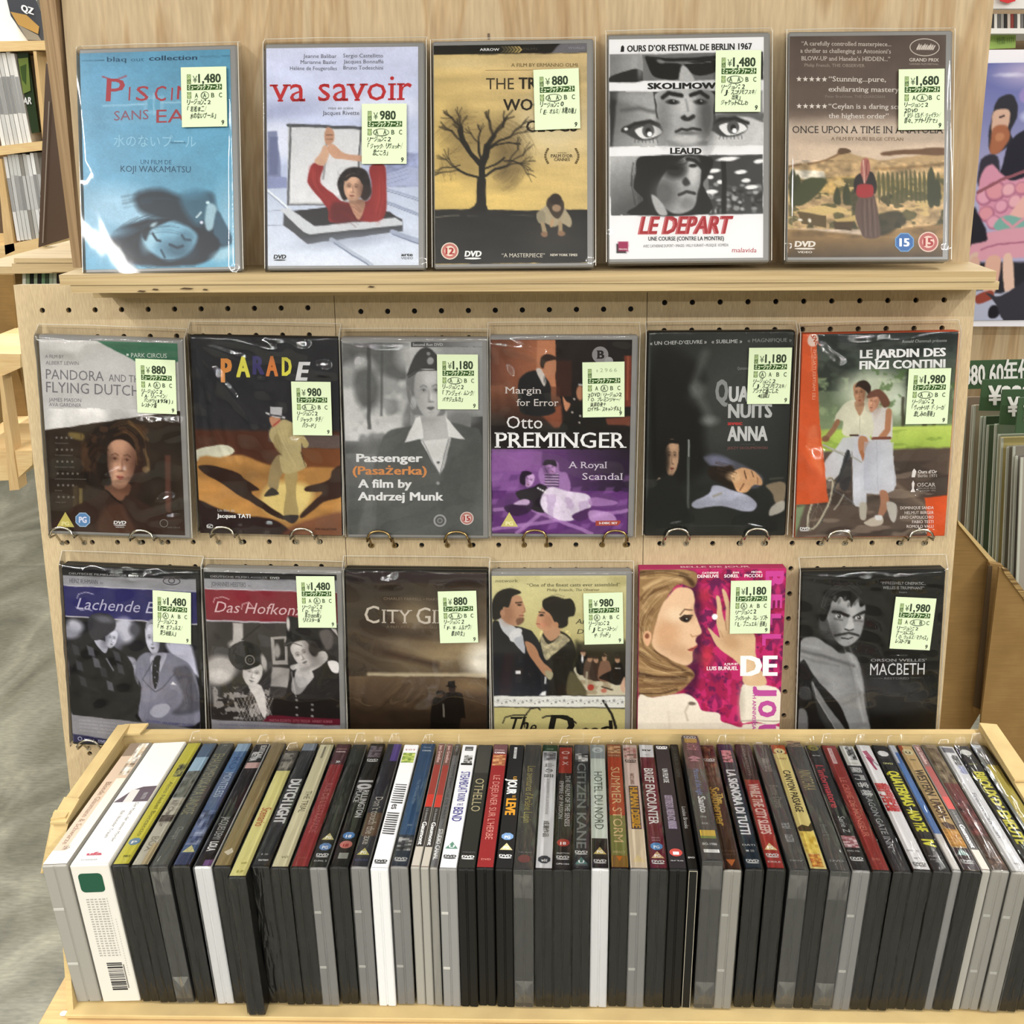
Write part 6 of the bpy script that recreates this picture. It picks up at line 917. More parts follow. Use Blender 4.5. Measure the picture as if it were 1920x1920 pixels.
# ------------------------------------------------------------------ face-out cases
GRN = '2f4d20'
def sticker(a, root, q, price, ring, lines, i):
    x, z = a.loc(np.asarray(q, float)); c = np.array([x.mean(), z.mean()])
    w_ = (math.hypot(x[1] - x[0], z[1] - z[0]) + math.hypot(x[2] - x[3], z[2] - z[3])) / 2; h = (math.hypot(x[3] - x[0], z[3] - z[0]) + math.hypot(x[2] - x[1], z[2] - z[1])) / 2
    an = math.atan2(z[1] - z[0], x[1] - x[0])
    s = Art([(0, 0), (100, 0), (100, 133), (0, 133)], w_, h, 'd0deba', cell=12)
    if price == '2966':
        s.t('¥', 33, 37, 24, 6, '7c8c6c'); [s.t(d, 42 + k * 11, 49 + k * 11, 24, 9, '93a384', -.01) for k, d in enumerate(price)]
    else:
        s.t('¥', 26, 36, 35, 15, '3c4c34', .0); x0 = 38 if len(price) > 4 else 40; x1 = 88 if len(price) > 4 else 76
        s.t(price, x0, x1, 35, 19, '2f3a2a', .034)
    s.shp([(13, 16), (22, 16), (22, 38), (13, 38)], '4f6340').shp([(14, 17), (21, 17), (21, 27), (14, 27)], 'b9cf92').t('税', 14.3, 20.7, 26, 8, '33422a').t('込', 14.3, 20.7, 37, 8, 'b9cf92')
    s.shp([(13, 39), (90, 38.5), (90, 51), (13, 51.5)], GRN).t('ミュージック ファースト', 15, 88, 49.5, 9, 'e4f2cc', .03, sk=.1)
    s.shp([(13, 55), (22, 55), (22, 70), (13, 70)], '4f6340').t('品', 14, 21, 62, 6, 'cde2a2').t('質', 14, 21, 69, 6, 'cde2a2')
    for ch, xx in (('A', 30), ('A', 48), ('B', 66), ('C', 83)): s.t(ch, xx, xx + 7, 68, 10, '36462e', .022)
    s.t('-', 55.5, 58, 63, 4, '46563c')
    cx, rx = ((33.5, 7), (52, 8), (43, 17), (51.5, 12), (61, 18))[ring]
    s.ring(cx, 63.5, rx, 7.5, '2f3a2c', 1.2, 22).ring(cx + 1, 63, rx - .6, 7, '2f3a2c', .7, 22)
    rs = random.Random(i * 7 + 1); y = 83; hs = 11 if len(lines) < 4 else 9.6; dy = (128 - 83) / max(3, len(lines)) * 1.02
    for k, l_ in enumerate(lines):
        t_ = l_.lstrip('　'); ind = len(l_) - len(t_); x = 12 + ind * 6; adv = min(7.6, (94 - x) / max(len(t_), 1))
        for ch in t_:
            if ch not in ' 　': 
                wd = adv * (.5 if ch in '「」・，、()：／1' else .88)
                s.t(ch, x + rs.uniform(-.3, .3), x + wd, y + k * dy + rs.uniform(-.8, .8), hs * rs.uniform(.75, 1.0) * (.8 if ch in 'ョャュッィェ' else 1), '1f241e', .022, sk=.12 + rs.uniform(-.05, .1)) if ch not in '・' else s.shp([(x + 1, y + k * dy - 4), (x + 2.4, y + k * dy - 4), (x + 2.4, y + k * dy - 2.6), (x + 1, y + k * dy - 2.6)], '2b2f28')
            x += adv
    s.t('9', 87, 93, 129, 10, '1f241e', .02, sk=.1)
    mb = MB(); s.emit(mb, 0, 0); c_, n_ = math.cos(an), math.sin(an)
    V = np.vstack(mb.v); X = V[:, 0] * c_ - V[:, 2] * n_ + c[0]; Z = V[:, 0] * n_ + V[:, 2] * c_ + c[1]
    mb.v = [np.stack([X, V[:, 1] * .7 - 3.2, Z + root['sheet_z']], 1)]
    mb.prism([(c[0] + c_ * u * w_ / 2 - n_ * v * h / 2, -2.95, c[1] + n_ * u * w_ / 2 + c_ * v * h / 2 + root['sheet_z']) for u, v in ((-1, -1), (1, -1), (1, 1), (-1, 1))], (0, .15, 0), 'd0deba')
    mb.build('price_sticker', PAPER, root, fix=False)
def shell(mb, x0, x1, z0, z1, d=14.):
    mb.box(x0, x1, 0, d / 2 - .3, z0, z1, b=1.3); mb.box(x0, x1, d / 2 + .3, d, z0, z1, b=1.3); mb.box(x0 + 1.2, x1 - 1.2, d / 2 - .4, d / 2 + .4, z0 + 1.2, z1 - 1.2)
def bag(root, a, x0, x1, z1, sz, top, d, m, seed, amp, folds, spot):
    """clear bag: front sheet with folds (drawing coordinates), sides and a loose flap above the case"""
    rs = np.random.RandomState(seed); mb = MB(); st = 1.9; nx, nz = int((x1 - x0) / st) + 3, int(z1 / st) + 7
    X = np.linspace(x0 - 1.2, x1 + 1.2, nx); Zs = np.concatenate([np.linspace(-1.5, z1 + 1, nz - 5), np.linspace(z1 + 2, z1 + top, 5)])
    A, B_ = np.meshgrid(X, Zs); h = np.zeros_like(A)
    for _ in range(6):
        k = rs.uniform(-.07, .07, 2); h += .16 * amp * (1 + np.sin(A * k[0] + B_ * k[1] + rs.uniform(0, 6)))
    for x_1, y_1, x_2, y_2, hh, sg in folds:
        px, pz = a.loc(np.array([(x_1, y_1), (x_2, y_2)], float)); pz = pz + sz; dx, dz = px[1] - px[0], pz[1] - pz[0]; L2 = dx * dx + dz * dz
        t = ((A - px[0]) * dx + (B_ - pz[0]) * dz) / L2; tc = np.clip(t, 0, 1); dd = (A - px[0] - tc * dx) ** 2 + (B_ - pz[0] - tc * dz) ** 2
        s_ = sg * 1.5; h += min(.42 * hh * s_ * 1.65, 2.3) * np.exp(-dd / (2 * s_ * s_)) * (.35 + .65 * np.sin(np.pi * np.clip(.15 + tc * .7, 0, 1)))
    if amp > .5:
        for kk in range(7):
            an = rs.uniform(0, 3.14); lam = rs.uniform(22, 46); h += (.17 if amp < .7 else .24) * (1 + np.sin((A * math.cos(an) + B_ * math.sin(an)) * 6.28 / lam + rs.uniform(0, 6)))
    if spot is not None:
        dx = np.maximum(np.maximum(spot[0] - A, A - spot[1]), 0); dz = np.maximum(np.maximum(spot[2] - B_, B_ - spot[3]), 0); f_ = np.clip(np.hypot(dx, dz) / 9, 0, 1); f_ = f_ * f_ * (3 - 2 * f_); h = h * f_ + np.minimum(h, 1.2) * (1 - f_)
    Y = -.95 - h
    over = np.clip((B_ - z1) / max(top, 1), 0, 1); Y = Y * (1 - over) + over * (d * .55)
    V = np.stack([A, Y, B_], -1).reshape(-1, 3); i = np.arange((nz - 1) * nx).reshape(nz - 1, nx)[:, :-1].ravel()
    mb.add(V, np.stack([i, i + 1, i + nx + 1, i + nx], 1).tolist())
    for xx, s_ in ((x0 - 1.2, 0), (x1 + 1.2, -1)):
        e = V.reshape(nz, nx, 3)[:, s_]; q = e.copy(); q[:, 1] = d - .2; j = np.arange(nz - 1)
        mb.add(np.vstack([e, q]), np.stack([j, j + 1, j + 1 + nz, j + nz], 1).tolist())
    o = mb.build('clear_bag', m, root, smooth=True, fix=False)
    for xx in (x0 - 1.5, x1 + 1.5):
        mb = MB(); mb.tube([(xx, -.9, 1), (xx, -1.1, z1 * .5), (xx, -.8, z1 + 1), (xx, d * .5, z1 + top)], .34, k=5); mb.build('bag_fold_highlight', mat('bag fold highlight', 'dcd8cc', .15, spec=.8), root)  # film edges in a pale colour that paints their bright highlight
    mb = MB(); mb.tube([(x0 - 1, d * .55, z1 + top), (x0 * .3, d * .55 - .6, z1 + top + .5), (x1 * .4, d * .55 + .4, z1 + top + .2), (x1 + 1, d * .55, z1 + top)], .3, k=5); mb.build('bag_seam', mat('bag seam', 'cfc9ba', .25), root)
FOLDS = dict(
A1=[(480, 320, 505, 900, .3, 6), (1290, 300, 1320, 1480, .5, 1.5)],
A2=[(85, 220, 95, 900, .5, 1.5), (1180, 200, 1190, 1700, .5, 1.5)], A3=[(1160, 180, 1160, 1700, .5, 1.5)], A4=[(85, 150, 85, 1500, .5, 1.5)], A5=[(125, 120, 100, 1600, .5, 1.5), (1240, 120, 1235, 1600, .5, 1.5)],
B1=[(80, 230, 480, 250, .9, 4), (90, 260, 330, 300, .9, 5), (610, 1290, 800, 1200, .9, 2), (620, 1295, 950, 1225, .9, 1.6), (140, 980, 170, 1250, .8, 2), (900, 1560, 1200, 1440, .7, 3), (960, 1640, 1190, 1600, .7, 2), (720, 1570, 800, 1740, .8, 2), (1100, 970, 1190, 940, .6, 1.5), (160, 200, 1160, 215, .6, 1.3)],
B2=[(100, 185, 600, 240, .9, 1.6), (600, 240, 820, 320, .9, 2), (110, 220, 540, 360, .8, 1.6), (100, 230, 580, 850, .9, 1.7), (105, 260, 270, 730, .9, 1.6), (110, 330, 200, 1050, .8, 1.6), (210, 740, 370, 1130, .8, 1.8), (350, 880, 460, 1140, .9, 1.8), (740, 290, 860, 250, 1.2, 4), (960, 270, 1090, 280, 1.2, 4), (960, 350, 1160, 440, 1.1, 4), (440, 1690, 510, 1700, .9, 2), (690, 1690, 760, 1690, 1, 3)],
B3=[(110, 210, 230, 260, .9, 2), (230, 260, 440, 280, .9, 1.6), (110, 230, 150, 420, .8, 2), (500, 280, 620, 280, .6, 1.5), (230, 380, 240, 410, .8, 2)],
B4=[(110, 220, 300, 600, .8, 2.5), (120, 230, 200, 700, .7, 2.5), (120, 215, 480, 330, .7, 2.5), (90, 250, 100, 900, .6, 2)],
B5=[(110, 150, 130, 1300, .7, 2), (1250, 200, 1275, 150, .9, 2), (860, 1680, 1080, 1730, .7, 2), (250, 1700, 420, 1660, .7, 2)],
B6=[(470, 215, 700, 225, .9, 2), (740, 200, 1180, 175, .9, 1.8), (250, 230, 420, 400, .7, 2.5), (180, 1060, 310, 1250, .8, 3), (880, 1320, 1150, 1540, .7, 4), (380, 1760, 570, 1755, .9, 2), (1060, 1745, 1230, 1760, .9, 2)],
C1=[(110, 180, 700, 240, .8, 2), (700, 240, 1250, 190, .9, 2), (1240, 1000, 1290, 1300, .8, 2), (1250, 1150, 1260, 1450, .7, 1.6)],
C2=[(130, 195, 860, 230, 1, 2), (400, 1290, 700, 1050, .7, 2), (700, 1280, 840, 1200, .8, 2), (740, 1310, 1240, 1280, .7, 2), (1130, 1270, 1220, 1220, .8, 2)],
C3=[(90, 215, 190, 240, 1, 2), (350, 290, 500, 280, 1.1, 2.6), (500, 240, 470, 290, .9, 2), (560, 1110, 340, 1350, .9, 1.8), (660, 1190, 540, 1310, .8, 1.6), (740, 1220, 640, 1320, .9, 1.8), (960, 1270, 880, 1340, .9, 2), (150, 1110, 140, 1340, .9, 2), (220, 1100, 180, 1250, .7, 2), (850, 240, 1240, 240, .7, 3)],
C4=[(110, 240, 1280, 236, .4, 2)],
C6=[(150, 230, 700, 260, .9, 2.2), (700, 255, 1380, 185, 1, 2.2), (740, 1160, 980, 1220, .7, 4), (1060, 1250, 1160, 1200, .8, 2), (1230, 1340, 1290, 1420, .9, 1.6), (1110, 1300, 1250, 1290, .7, 2), (870, 1260, 1010, 1250, .6, 3)])
def ave(a, sl): return ''.join('%02x' % int(255 * min(1, max(0, v))) for v in a.C[sl].mean(axis=(0, 1)))
ARTS = dict(A1=art_A1, A2=art_A2, A3=art_A3, A4=art_A4, A5=art_A5, B1=art_B1, B2=art_B2, B3=art_B3, B4=art_B4, B5=art_B5, B6=art_B6, C1=art_C1, C2=art_C2, C3=art_C3, C4=art_C4, C5=art_C5, C6=art_C6)
for ci, (key, (q, u, v, rot, pw, ph, style, price, ring, lines, sq, label, film)) in enumerate(COVERS.items()):
    a = Art(q, pw, ph); ARTS[key](a)
    P0, V, N = (AP0, AV, AN) if key[0] == 'A' else (BP0 + BN * 20, BV, BN)
    r = math.radians(rot); E = np.array([1., 0, 0]); xl = math.cos(r) * E + math.sin(r) * V; zl_ = -math.sin(r) * E + math.cos(r) * V
    mrg = dict(clear=(1, 5.5, 3.4, 4), black=(1, 4.5, 3, 3), book=(.6, .6, .6, .6), card=(.3, .3, .3, .3))[style]   # left, right, bottom, top
    if key in ('B5',): mrg = (1, 2, 1, 1)
    if key in ('C3', 'C6'): mrg = (1, 1.5, 1.5, 2)
    sz = mrg[2] + ph / 2
    org = P0 + E * u + V * v - zl_ * sz
    root = thing('film_case', org, label, 'film case', {'A': 'film cases on the top shelf', 'B': 'film cases in the middle row', 'C': 'film cases in the bottom row'}[key[0]], Matrix([[xl[i], -N[i], zl_[i]] for i in range(3)]))
    root['sheet_z'] = sz
    d = 14. if style != 'card' else 16.; x0, x1, z1 = -pw / 2 - mrg[0], pw / 2 + mrg[1], ph + mrg[2] + mrg[3]
    mb = MB()
    edge = ave(a, (slice(None), slice(0, 4)))
    if style in ('clear', 'black'):
        shell(mb, x0, x1, 0, z1, d); mb.build('case_shell', CLEARG if style == 'clear' else BLACKP, root)
    else:
        mb.box(x0, x1, 0, d, 0, z1, '1b1a1a' if key == 'B2' else ('b54a2a' if key == 'B6' else 'b03060'), b=.6); mb.build('card_case' if style == 'card' else 'card_folder', PAPER, root)
    mb = MB(); a.emit(mb, 0, sz, -.25); mb.build('cover_print', PRINT, root, fix=False)
    # printed spine on the left side
    mb = MB(); mb.add([(x0 - .12, y, z) for y, z in ((1, 4), (d - 1, 4), (d - 1, z1 - 4), (1, z1 - 4))], [(0, 1, 2, 3)], {'C6': '101010', 'B6': 'c9562a', 'C5': 'a83a5c', 'A4': 'dddddd'}.get(key, edge))
    st = {'C6': ('MACBETH', 'd8d8d8', 150, 70, .06), 'B6': ('LES MAITRES ITALIENS', 'e0a890', 150, 90, 0), 'C5': ('BELLE DE JOUR', 'ecdcdc', 160, 60, .04), 'B5': ('QUATRE NUITS AVEC ANNA', '999', 160, 50, .02)}.get(key)
    if st:
        vv, f, W = glyphs(st[0], st[4]); h = 7.
        mb.add(np.stack([x0 - .3 - ZO[id(vv)], d / 2 + h / 2 - vv[:, 1] * h, st[2] + (st[3] - st[2]) * vv[:, 0] / W], 1), f, st[1])
    mb.build('spine_print', PRINT, root, fix=False)
    if key == 'C5':
        vv, f, W = glyphs('BELLE DE JOUR', .03); mb = MB(); mb.add(np.stack([-30 + vv[:, 0] / W * 66, 4 + vv[:, 1] * 5, z1 + .2 + ZO[id(vv)]], 1), f, 'e8b0c0'); mb.build('top_lettering', PRINT, root, fix=False)
    sticker(a, root, sq, price, ring, lines, ci)
    px_, pz_ = a.loc(np.asarray(sq, float)); spot = (px_.min(), px_.max(), pz_.min() + sz, pz_.max() + sz)
    if film: bag(root, a, x0, x1, z1, sz, (9, 12, 7, 11, 8)[ci % 5] * (.55 if key[0] == 'A' else 1), d, FILM[1] if film > .65 else FILM[0], ci * 5 + 2, film * .8, FOLDS.get(key, []), spot)
    del root['sheet_z']
# ------------------------------------------------------------------ wire hooks in the pegboard
def hook(uc, vh, vb, wd, m, label, grp, k):
    """bent wire: two prongs from the holes run under the case and rise as a small arch in front of it"""
    root = thing('wire_hook', onb(uc, vh), label, 'hook', grp, Matrix([[1, 0, 0], [0, math.cos(-TB), -math.sin(-TB)], [0, math.sin(-TB), math.cos(-TB)]]))
    h = wd / 2; z = vb - vh - 1.6; pts = [(-h, 4, 0), (-h, -2, .3), (-h * 1.02, -12, z - 1), (-h * 1.05, -23.5, z - .5), (-h * 1.02, -25.5, z + 3)]
    for t in np.linspace(math.pi, 0, 9): pts.append((h * .95 * math.cos(t), -25.5, z + 3.5 + 6.5 * math.sin(t)))
    pts += [(h * 1.02, -25.5, z + 3), (h * 1.05, -23.5, z - .5), (h * 1.02, -12, z - 1), (h, -2, .3), (h, 4, 0)]
    mb = MB(); mb.tube(pts, 1.15, k=8); mb.build('wire', m, root, smooth=True)
    mb = MB()
    for s_ in (-1, 1): mb.tube([(s_ * h, .2, 0), (s_ * h, -1.4, 0)], 2.4, k=12)
    mb.build('collar', m, root, smooth=False)
HB = [('first', [(95, 136, 1), (244, 286, 1)]), ('second', [(392, 442, 1), (542, 591, 1)]), ('third', [(686, 735, 0), (832, 880, 0)]), ('fourth', [(977, 1029, 0), (1129, 1179, 0)]), ('fifth', [(1243, 1298, 1), (1394, 1445, 1)]), ('last', [(1546, 1604, 1), (1699, 1756, 1)])]
def bpix(px, py, off):
    d = AF + (px - 960) / FL * AR - (py - 960) / FL * AU; P = BP0 + BN * off; t = ((P - CC) @ BN) / (d @ BN); X = CC + t * d
    return X[0], (X - P) @ BV
for i, (nm, hs) in enumerate(HB):
    for j, (xa, xb, ch) in enumerate(hs):
        u = bpix((xa + xb) / 2, 1008, 25)[0]; key = 'B%d' % (i + 1); c = COVERS[key]; sz = c[5] / 2 + (3.4 if c[6] == 'clear' else 1)
        vb = c[2] - sz + math.tan(math.radians(c[3])) * (u - c[1])
        grid = (307.4, 303.5, 304.5)[0 if i < 2 else 1 if i < 4 else 2]
        hook(u, grid, vb, 22, CHROME if ch else BRASS, ('chrome' if ch else 'brass') + ' wire hook under the %s side of the %s case in the middle row' % (('left', 'right')[j], nm), 'wire hooks in the pegboard', i)
for i, nm in enumerate(('first', 'second', 'third', 'fourth', 'fifth', 'last')):
    key = 'C%d' % (i + 1); c = COVERS[key]
    for j, o in enumerate((-46, 40)):
        u = c[1] + o + (-6 if i == 0 else 0); sz = c[5] / 2 + 3; vb = c[2] - sz + math.tan(math.radians(c[3])) * o
        hook(u, vb - 12, vb, 22, CHROME, 'chrome wire hook under the %s side of the %s case in the bottom row' % (('left', 'right')[j], nm), 'wire hooks in the pegboard', i)
# ------------------------------------------------------------------ the cardboard tray of spine-up cases
tray = thing('cardboard_tray', (0, 100, -4), 'open fronted brown cardboard tray packed with spine up film cases', 'tray')
def Tt(p): return np.asarray(p, float) - np.array([0, 100, -4])
mb = MB(); mb.box(-411, 396, -14 - 100, 108, .3, 4.2, b=.8); mb.build('tray_floor', CARD, tray)
mb = MB(); mb.prism([Tt((x, y, z)) for x, y, z in ((-411, 204, 0), (396, 204, 0), (404, 204, 139), (-424, 204, 137))], (0, 9, 0)); mb.build('tray_wall', CARD, tray)
mb = MB(); mb.prism([Tt((x, y, z)) for x, y, z in ((-411, -8, 0), (-415, 8, 40), (-424, 40, 104), (-429, 64, 129), (-429, 70, 137), (-429, 213, 138), (-411, 213, 0))], (5, 0, 0)); mb.prism([Tt(p) for p in ((-434, 62, 134), (-421, 62, 136), (-418, 213, 139), (-430, 213, 138))], (0, 0, 3.5)); mb.build('tray_wall', CARD, tray)
mb = MB(); mb.prism([Tt(p) for p in ((-436, 34, 103), (-424, 34, 105), (-420, 70, 138.5), (-436, 72, 137))], (2, 0, 2.5)); mb.prism([Tt(p) for p in ((-434, 60, 133), (-419, 58, 135), (-417, 84, 141), (-432, 88, 140))], (0, 0, 2)); mb.build('torn_flap', CARD, tray)
mb = MB(); mb.prism([Tt((x, y, z)) for x, y, z in ((391, -8, 0), (393, 8, 60), (399, 40, 132), (402, 213, 139), (391, 213, 0))], (6, 0, 0)); mb.prism([Tt(p) for p in ((394, 30, 131), (409, 30, 131), (411, 213, 140), (397, 213, 140))], (0, 0, 3.5)); mb.build('tray_wall', CARD, tray)
mb = MB(); mb.prism([Tt(p) for p in ((395, 120, 140.5), (414, 122, 139), (413, 212, 143), (397, 213, 144))], (0, 0, 2)); mb.build('torn_flap', CARD, tray)
mb = MB(); mb.prism([Tt(p) for p in ((-424, 200, 137), (-404, 200, 138), (-400, 214, 141), (-424, 214, 140))], (0, 0, 2)); mb.build('corner_flap', CARD, tray)
GEO = [(-395.8, 21.0, -4.23, 1.81), (-368.1, 32.0, -4.06, 1.61), (-343.7, 14.0, -3.82, 1.44), (-328.8, 14.0, -3.53, 1.32), (-313.8, 14.0, -3.21, 1.23), (-296.8, 14.0, -2.86, 1.16), (-280.1, 14.0, -2.51, 1.12), (-265.6, 14.0, -2.15, 1.11), (-251.1, 14.0, -1.81, 1.11), (-236.6, 14.0, -1.48, 1.13), (-221.7, 14.0, -1.17, 1.16), (-206.7, 14.0, -0.88, 1.2), (-192.2, 14.0, -0.63, 1.25), (-176.3, 14.0, -0.41, 1.3), (-160.6, 14.0, -0.21, 1.36), (-145.1, 14.0, -0.06, 1.41), (-129.8, 14.0, 0.07, 1.47), (-117.4, 7.2, 0.17, 1.53), (-109.9, 6.8, 0.24, 1.58), (-102.9, 6.2, 0.28, 1.62), (-91.6, 14.0, 0.3, 1.66), (-77.1, 14.0, 0.31, 1.69), (-62.4, 14.0, 0.3, 1.72), (-47.2, 14.0, 0.28, 1.73), (-31.9, 15.0, 0.26, 1.74), (-15.9, 14.0, 0.23, 1.74), (-1.1, 14.0, 0.21, 1.72), (13.7, 14.0, 0.2, 1.7), (28.6, 14.0, 0.2, 1.67), (44.1, 14.0, 0.22, 1.63), (58.8, 14.0, 0.26, 1.58), (74.2, 14.0, 0.32, 1.52), (89.0, 14.0, 0.4, 1.45), (100.6, 7.8, 0.52, 1.38), (114.8, 15.5, 0.66, 1.31), (130.3, 14.0, 0.84, 1.23), (147.1, 14.0, 1.04, 1.15), (163.5, 14.0, 1.27, 1.07), (180.6, 14.0, 1.52, 0.99), (195.4, 14.0, 1.8, 0.92), (210.9, 15.0, 2.09, 0.85), (226.5, 14.0, 2.39, 0.79), (241.2, 14.0, 2.7, 0.74), (256.6, 14.0, 2.99, 0.7), (271.8, 14.0, 3.27, 0.68), (286.3, 14.0, 3.52, 0.68), (297.4, 7.2, 3.73, 0.71), (308.5, 14.0, 3.87, 0.76), (319.6, 7.2, 3.93, 0.84), (330.7, 14.0, 3.9, 0.95), (345.6, 14.0, 3.74, 1.1), (360.8, 14.0, 3.44, 1.29), (376.5, 14.0, 2.96, 1.53)]
class Spine:
    """printed spine lying on top of the case; yc is the drawing coordinate along it: 1640 at the near end, 165 at the far end"""
    def __init__(s, W, H, base):
        s.W = W - 1.2; s.H = H; s.mb = MB(); s.k = 0; s.r(165, 1640, base)
    def y(s, yc): t = (1640 - np.asarray(yc, float)) / 1475; return 2 + 186 * t / (1.18 - .18 * t)
    def z(s): s.k += 1; return s.H + .12 + .035 * min(s.k, 14)
    def q(s, pts, col): z = s.z(); s.mb.add([(x * s.W / 2, s.y(yc), z) for x, yc in pts], [tuple(range(len(pts)))], col); return s
    def r(s, ya, yb, col, xa=-1, xb=1): return s.q([(xa, yb), (xb, yb), (xb, ya), (xa, ya)], col)
    def t(s, txt, ya, yb, h, col='ddd', xc=0., b=.01, serif=0.):
        """runs away-to-near, letter tops towards the right; h as a share of the width"""
        v, f, W = glyphs(txt, b, serif); hm = h * s.W; z = s.z(); y0, y1 = s.y(ya), s.y(yb)
        s.mb.add(np.stack([xc * s.W / 2 - hm / 2 + v[:, 1] * hm, y0 + (y1 - y0) * v[:, 0] / W, z + ZO[id(v)]], 1), f, col); return s
    def h(s, txt, yc, hm, col='ddd', xa=-.8, xb=.8, b=.02, serif=0.):
        v, f, W = glyphs(txt, b, serif); z = s.z(); y0 = s.y(yc)
        s.mb.add(np.stack([(xa + (xb - xa) * v[:, 0] / W) * s.W / 2, y0 + v[:, 1] * hm, z + ZO[id(v)]], 1), f, col); return s
    def dvd(s, yc, col='ddd'):
        s.h('DVD', yc, 3, col, b=.05); n = 12; y0 = float(s.y(yc)) - 1.3; z = s.z()
        s.mb.add([(.8 * s.W / 2 * math.cos(2 * math.pi * k / n), y0 + .8 * math.sin(2 * math.pi * k / n), z) for k in range(n)], [tuple(range(n))], col); return s
    def rate(s, kind, yc, txt, col, tc='fff'):
        y0 = float(s.y(yc)); r = min(5.2, s.W * .44)
        if kind == 'tri': p = [(-r, y0 - r * .8), (r, y0 - r * .8), (0, y0 + r)]
        else:
            n = 8 if kind == 'oct' else 16; p = [(r * math.cos(2 * math.pi * (k + .5) / n), y0 + r * math.sin(2 * math.pi * (k + .5) / n)) for k in range(n)]
        z = s.z(); s.mb.add([(x, y, z) for x, y in p], [tuple(range(len(p)))], col)
        v, f, W = glyphs(txt, .03); z = s.z(); s.mb.add(np.stack([-r * .45 + r * .9 * v[:, 0] / W, y0 - r * .55 + v[:, 1] * r * .7, z + ZO[id(v)]], 1), f, tc); return s
    def pic(s, ya, yb, cols, seed=1, xa=-.9, xb=.9, n=8):
        """small printed picture: a mottled patch of soft cells"""
        rs = np.random.RandomState(seed); z = s.z(); m = n * 2; C = np.array([lin(hx(c)) for c in cols]); g = rs.randint(0, len(cols), (m // 2 + 1, n // 2 + 1))
        for i in range(m):
            for j in range(n):
                a, b_ = i / 2, j / 2; i0, j0 = int(a), int(b_); c = C[g[i0, j0]] * (1 - (a - i0)) + C[g[min(i0 + 1, m // 2), j0]] * (a - i0); c = c * .75 + .25 * C[g[i0, min(j0 + 1, n // 2)]]
                x0, x1 = xa + (xb - xa) * j / n, xa + (xb - xa) * (j + 1) / n; y0, y1 = ya + (yb - ya) * i / m, ya + (yb - ya) * (i + 1) / m
                s.mb.add([(x0 * s.W / 2, s.y(y1), z), (x1 * s.W / 2, s.y(y1), z), (x1 * s.W / 2, s.y(y0), z), (x0 * s.W / 2, s.y(y0), z)], [(0, 1, 2, 3)], np.broadcast_to(c, (4, 3)).copy())
        return s
GB = ['222', '777', 'bbb', '444']
def sp1(s): s.r(165, 320, '8a7868').pic(170, 560, ['e8e4da', 'c9b59a', '7c6a58', 'f0ece4'], 3, .0, .9).r(560, 1640, 'c8b19a', -1, 0.1).r(600, 1640, 'e2d6c4', .1, 1).r(1480, 1640, 'e9e4da').t('Blonde Glaumann & Schwarze', 640, 1400, .24, '8a6c58', -.35, .01, .03).t('UFA', 1420, 1470, .3, '7a6a5c')
def sp2(s): s.q([(-1, 890), (1, 890), (1, 700), (.2, 705), (-.3, 740)], '5c5058').q([(-.45, 890), (.1, 890), (.1, 740), (-.4, 735)], 'cfcac6').t('MURNAU STIFTUNG', 780, 860, .12, 'bbb', .6).t('Der Mann, der seinen Mörder', 900, 1380, .1, '777', .45, 0, .03).t('Ein blonder Traum', 1000, 1330, .1, '777', -.05, 0, .03).h('ufa', 1540, 4.2, 'a8324a', -.5, .35, .06).h('KLASSIKER', 1600, 1.4, '888', -.6, .3)
def sp3(s): s.pic(420, 580, ['33332a', '77744a', 'b9b56a'], 5, -.3, .9).t('Alois Nebel Boccaccio', 640, 1300, .3, '6a6830', .1, .0).rate('oct', 1370, 'P', '6f8fae').h('MK2', 1560, 2.6, '6a6a2a', -.3, .6, .03)
def sp4(s): s.r(165, 330, '5c7088').r(330, 520, 'a9c4d6').pic(500, 820, ['4a4c46', '8a8c84', '6a6c62'], 6).r(830, 1640, 'bdb9aa').pic(860, 1140, ['c9c5b6', '8a8678', 'aaa698'], 7).t('Le Chanteur', 860, 1180, .34, '6c625a', -.2).t('BOX', 1300, 1480, .5, '8a8472', 0).r(1380, 1640, 'b5a684', .1, 1).pic(1040, 1120, ['4c4440', '6a625a'], 3)
def sp5(s): s.t('EHAUOMENSKAYA UNDISE', 290, 1030, .78, '8f8a62', -.1, .0).t('Champs', 1180, 1330, .4, '8f938c', .1, 0).h('o', 190, 2, 'aaa', -.3, .3)
def sp6(s): s.r(165, 260, '9ab4cc').r(260, 520, '5c7ca4').t('RO', 330, 480, .6, '3f5c88', 0).r(520, 900, '5a6c8c').t('MONTELESS', 520, 820, .55, 'b9c6d4', 0, .0, .03).pic(980, 1400, ['39415c', '6f7fa4', 'a5afc9', '4a5578'], 8).rate('tri', 1450, 'U', 'd5cf96', 'c5bf86').r(1500, 1640, '3c4564')
def sp7(s): s.t('RETVA', 260, 370, .5, 'ddd', -.35, .06).t('EDITIONS', 180, 340, .4, 'ccc', .35, .05).r(390, 460, 'c9a8a4').t('JACQUES DEMY', 1050, 1330, .5, 'bbb', 0, .0).t('LOLA', 1350, 1465, .52, 'e6e6e6', 0, .05).r(1570, 1640, '7a5a8c', -.1, 1)
def sp8(s): s.r(165, 620, '8a7a58').t('DIE FREUDLOSE GASSE', 640, 1200, .3, '8f8058', 0).q([(-.6, 1480), (.2, 1430), (.6, 1480), (.1, 1520)], 'd6cdb9')
